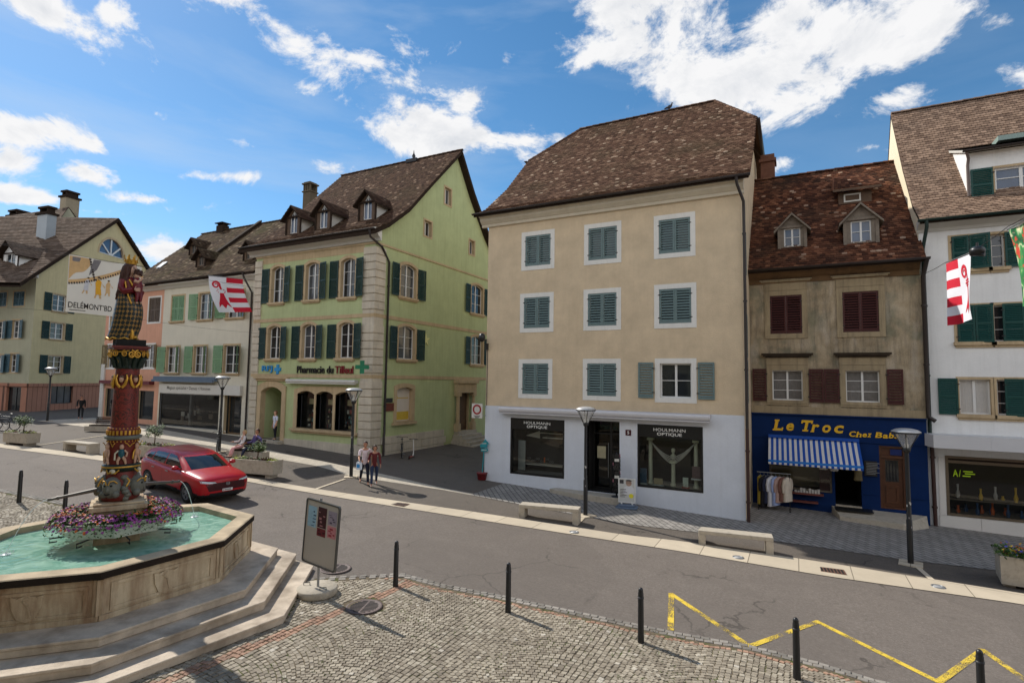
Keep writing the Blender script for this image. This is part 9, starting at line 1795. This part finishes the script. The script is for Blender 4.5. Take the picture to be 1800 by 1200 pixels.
cable('cable carrying the flag beside the pharmacy front', [(-28.2, 21.85, atX(458, 494, -28.2)[2]), b+np.array([0, 0, .04]), a+np.array([0, 0, .04]), (-28, -1.4, 5.2)])
a = atX(1663, 463.5, 4.1); d = ray(1706, 446); b = d*(18.55/d[1]); jura_flag('red and white crozier flag hanging in front of the white house', a, b, 1.86, (.05, .05, 0), True)
z0 = atX(1615, 483, 4.15)[2]; c3 = atX(1772, 402, 4.3); q = atX(1800, 394, 4.35); cable('cable from the rainwater pipe at the right carrying a flag and the painted banner', [(4.2, 24.85, atY(1615, 483, 24.85)[2]), a+np.array([0, 0, .05]), b+np.array([0, 0, .05]), c3+np.array([0, 0, .05]), (4.6, -1.4, 3.2)])
p = atX(1718, 441, 4.22); B = thing('cable_lantern', 'small black ball hanging on the cable at the right flag', 'lamp', tuple(p)); mb = MB(); mb.ball(p, (.17, .17, .13), 16, 10, 0); mb.tube([p+np.array([0, 0, .1]), p+np.array([0, 0, .22])], .03, 6); mb.tube([p+np.array([-.12, .1, -.05]), p+np.array([.12, -.1, -.12])], .05, 8); mb.build('housing', MAT['black'], B)
def painted_flag():
 t = NT('green_swirl_print'); w = t.n('ShaderNodeTexWave', Vector=t.coord(), Scale=1.1, Distortion=9., Detail=3.); n = t.noise(1.4, 4, .6, dist=2.)
 c = t.ramp(w.outputs['Fac'], [(0, lin(30, 110, 60)), (.35, lin(70, 150, 80)), (.55, lin(206, 214, 170)), (.75, lin(40, 130, 70)), (1, lin(20, 84, 52))]); c = t.mix(t.rng(n, .55, .62), c, lin(206, 70, 50)); c = t.mix(t.rng(t.noise(2.2, 3, .5, dist=1.), .60, .66), c, lin(232, 222, 180)); M = t.fin(c, .8)
 SW = (.12, -.15); A = atX(1773, 404, 4.3); Bp = A+np.array([.1, -1.75, -.05]); B = thing('flag', 'green painted flag with red and cream swirls at the right edge of the photo', 'flag', tuple(A)); mb = MB(); n = 20; U = Bp-A
 T = lambda u, v: A+U*u+np.array([SW[0]*v+.06*math.sin(6*u+3*v), SW[1]*v, -1.75*v]); vs = [T(i/n, j/n) for j in range(n+1) for i in range(n+1)]; mb.add(vs, [(j*(n+1)+i, j*(n+1)+i+1, (j+1)*(n+1)+i+1, (j+1)*(n+1)+i) for j in range(n) for i in range(n)], 0, True); mb.build('cloth', M, B, fixn=False); mb = MB(); mb.tube([A+np.array([0, .08, .03]), Bp+np.array([0, 0, .03])], .016, 8); mb.build('rod', MAT['steel'], B)
painted_flag()
def build_banner():
 X = -27.0; y0 = atX(122, 447, X)[1]; z1 = atX(122, 447, X)[2]; z0 = atX(118, 548, X)[2]; W = 2.85; F = Fr((X, y0, 0), (0, 1, 0), (1, 0, 0)); B = thing('street_banner', 'white comics festival banner hanging over the street with figures in yellow robes', 'banner', (X, y0+W/2, z1)); H = z1-z0
 def T(u, v, n=0): return F(u, z0+v, n+.03*math.sin(u*3.1)+.02*math.sin(u*1.3+v*2))
 mb = MB(); n = 14; vs = [T(W*i/n, H*j/n, 0) for j in range(n+1) for i in range(n+1)]; mb.add(vs, [(j*(n+1)+i, j*(n+1)+i+1, (j+1)*(n+1)+i+1, (j+1)*(n+1)+i) for j in range(n) for i in range(n)], 0, True); cl = mb.build('cloth', paint('banner_cloth', lin(222, 218, 208), .8, .03, 3), B, fixn=False)
 lb = MB(); letters(lb, T, 'DELÉMONT’BD', .07, 1.74, .20, .50, .012, bold=.006); lb.box(F, .12, .7, z0+.10, z0+.125, .05, .055); lb.build('lettering', paint('banner_black', lin(44, 40, 38), .8, .05, 4), cl, fixn=False)
 pb = MB(); OR, TAN, GRY = 0, 1, 2
 def strip(f0, f1, m, n=18, off=.010):
  for i in range(n): s0, s1 = i/n, (i+1)/n; pb.add([T(*f0(s0), off), T(*f0(s1), off), T(*f1(s1), off), T(*f1(s0), off)], [(0, 1, 2, 3)], m)
 top = H-.02; strip(lambda s: (.02+.75*s, top-.02), lambda s: (.02+.75*s, top-1.05+.75*s+.1*math.sin(s*6)), TAN); strip(lambda s: (.02+2.35*s, H*(.50+.16*s+.24*s*s)), lambda s: (.02+2.35*s, H*(.56+.20*s+.22*s*s)), TAN)
 for i in range(24): s = i/24; u = .02+2.2*s; v = H*(.50+.16*s+.24*s*s); pb.add([T(u, v+.04, .014), T(u+.05, v+.05, .014), T(u+.06, v-.04, .014), T(u+.0, v-.03, .014)], [(0, 1, 2, 3)], 3)
 for i in range(9): s = i/9; u = .72+.25*s; v = top-.95*s; pb.add([T(u, v, .014), T(u+.09, v-.01, .014), T(u+.08, v-.09, .014), T(u, v-.08, .014)], [(0, 1, 2, 3)], 3)
 strip(lambda s: (.9+.3*s, top-.02), lambda s: (.75+.3*s, top-.75+.3*s), GRY); strip(lambda s: (.12+.3*s, top-.05), lambda s: (.12+.25*s, top-.4+.15*s), GRY, off=.013)
 def fig(u, v, h, lean=0, robe=OR):
  k = h; P = lambda a, b: T(u+a*k+lean*b*k, v+b*k, .013)
  pb.add([P(-.10, .42), P(.10, .42), P(.13, .78), P(.05, .86), P(-.07, .84), P(-.13, .72)], [tuple(range(6))], robe); pb.add([P(-.11, .45), P(.12, .45), P(.16, .16), P(-.10, .18)], [(0, 1, 2, 3)], robe); pb.add([P(-.09, .2), P(-.02, .2), P(-.08, 0), P(-.15, .0)], [(0, 1, 2, 3)], TAN); pb.add([P(.04, .2), P(.13, .18), P(.16, 0), P(.08, 0)], [(0, 1, 2, 3)], TAN)
  pb.add([T(u+lean*.92*k+.06*k*math.cos(a), v+.93*k+.07*k*math.sin(a), .015) for a in [2*math.pi*i/10 for i in range(10)]], [tuple(range(10))], TAN); pb.add([T(u+lean*.95*k+.065*k*math.cos(a), v+.97*k+.045*k*math.sin(a), .017) for a in [2*math.pi*i/10 for i in range(10)]], [tuple(range(10))], 3); pb.add([P(.1, .78), P(.14, .72), P(.30, .55), P(.26, .52)], [(0, 1, 2, 3)], TAN)
 fig(.62, .86, .72, .18, 4); fig(1.14, .72, .95, .02); fig(1.52, .88, .70, .05, TAN); fig(2.05, .42, 1.45, .05)
 pb.add([T(2.0, 1.35, .013), T(2.5, 1.05, .013), T(2.5, 1.0, .013), T(1.98, 1.30, .013)], [(0, 1, 2, 3)], TAN); pb.add([T(1.95, 1.30, .013), T(2.9, 2.05, .013), T(2.95, 1.98, .013), T(2.0, 1.25, .013)], [(0, 1, 2, 3)], TAN)
 pb.build('printed_figures', [paint('print_yellow', lin(226, 168, 50), .8, .15, 9), paint('print_tan', lin(206, 170, 122), .8, .15, 9), paint('print_grey', lin(122, 118, 120), .8, .2, 9), paint('print_dark', lin(60, 50, 46), .8, .15, 9), paint('print_white', lin(200, 200, 206), .8, .1, 9)], cl, fixn=False)
 cable('cable holding the top edge of the festival banner', [(X, 21.85, z1+.06), (X, y0+W, z1+.03), (X, y0, z1+.03), (X, -1.4, z1+.1)]); cable('thin cable holding the foot of the festival banner', [(X-.02, 21.85, z0-.1), (X, y0+W, z0-.01), (X, y0, z0-.01), (X, -1.4, z0+.2)], .005)
build_banner()
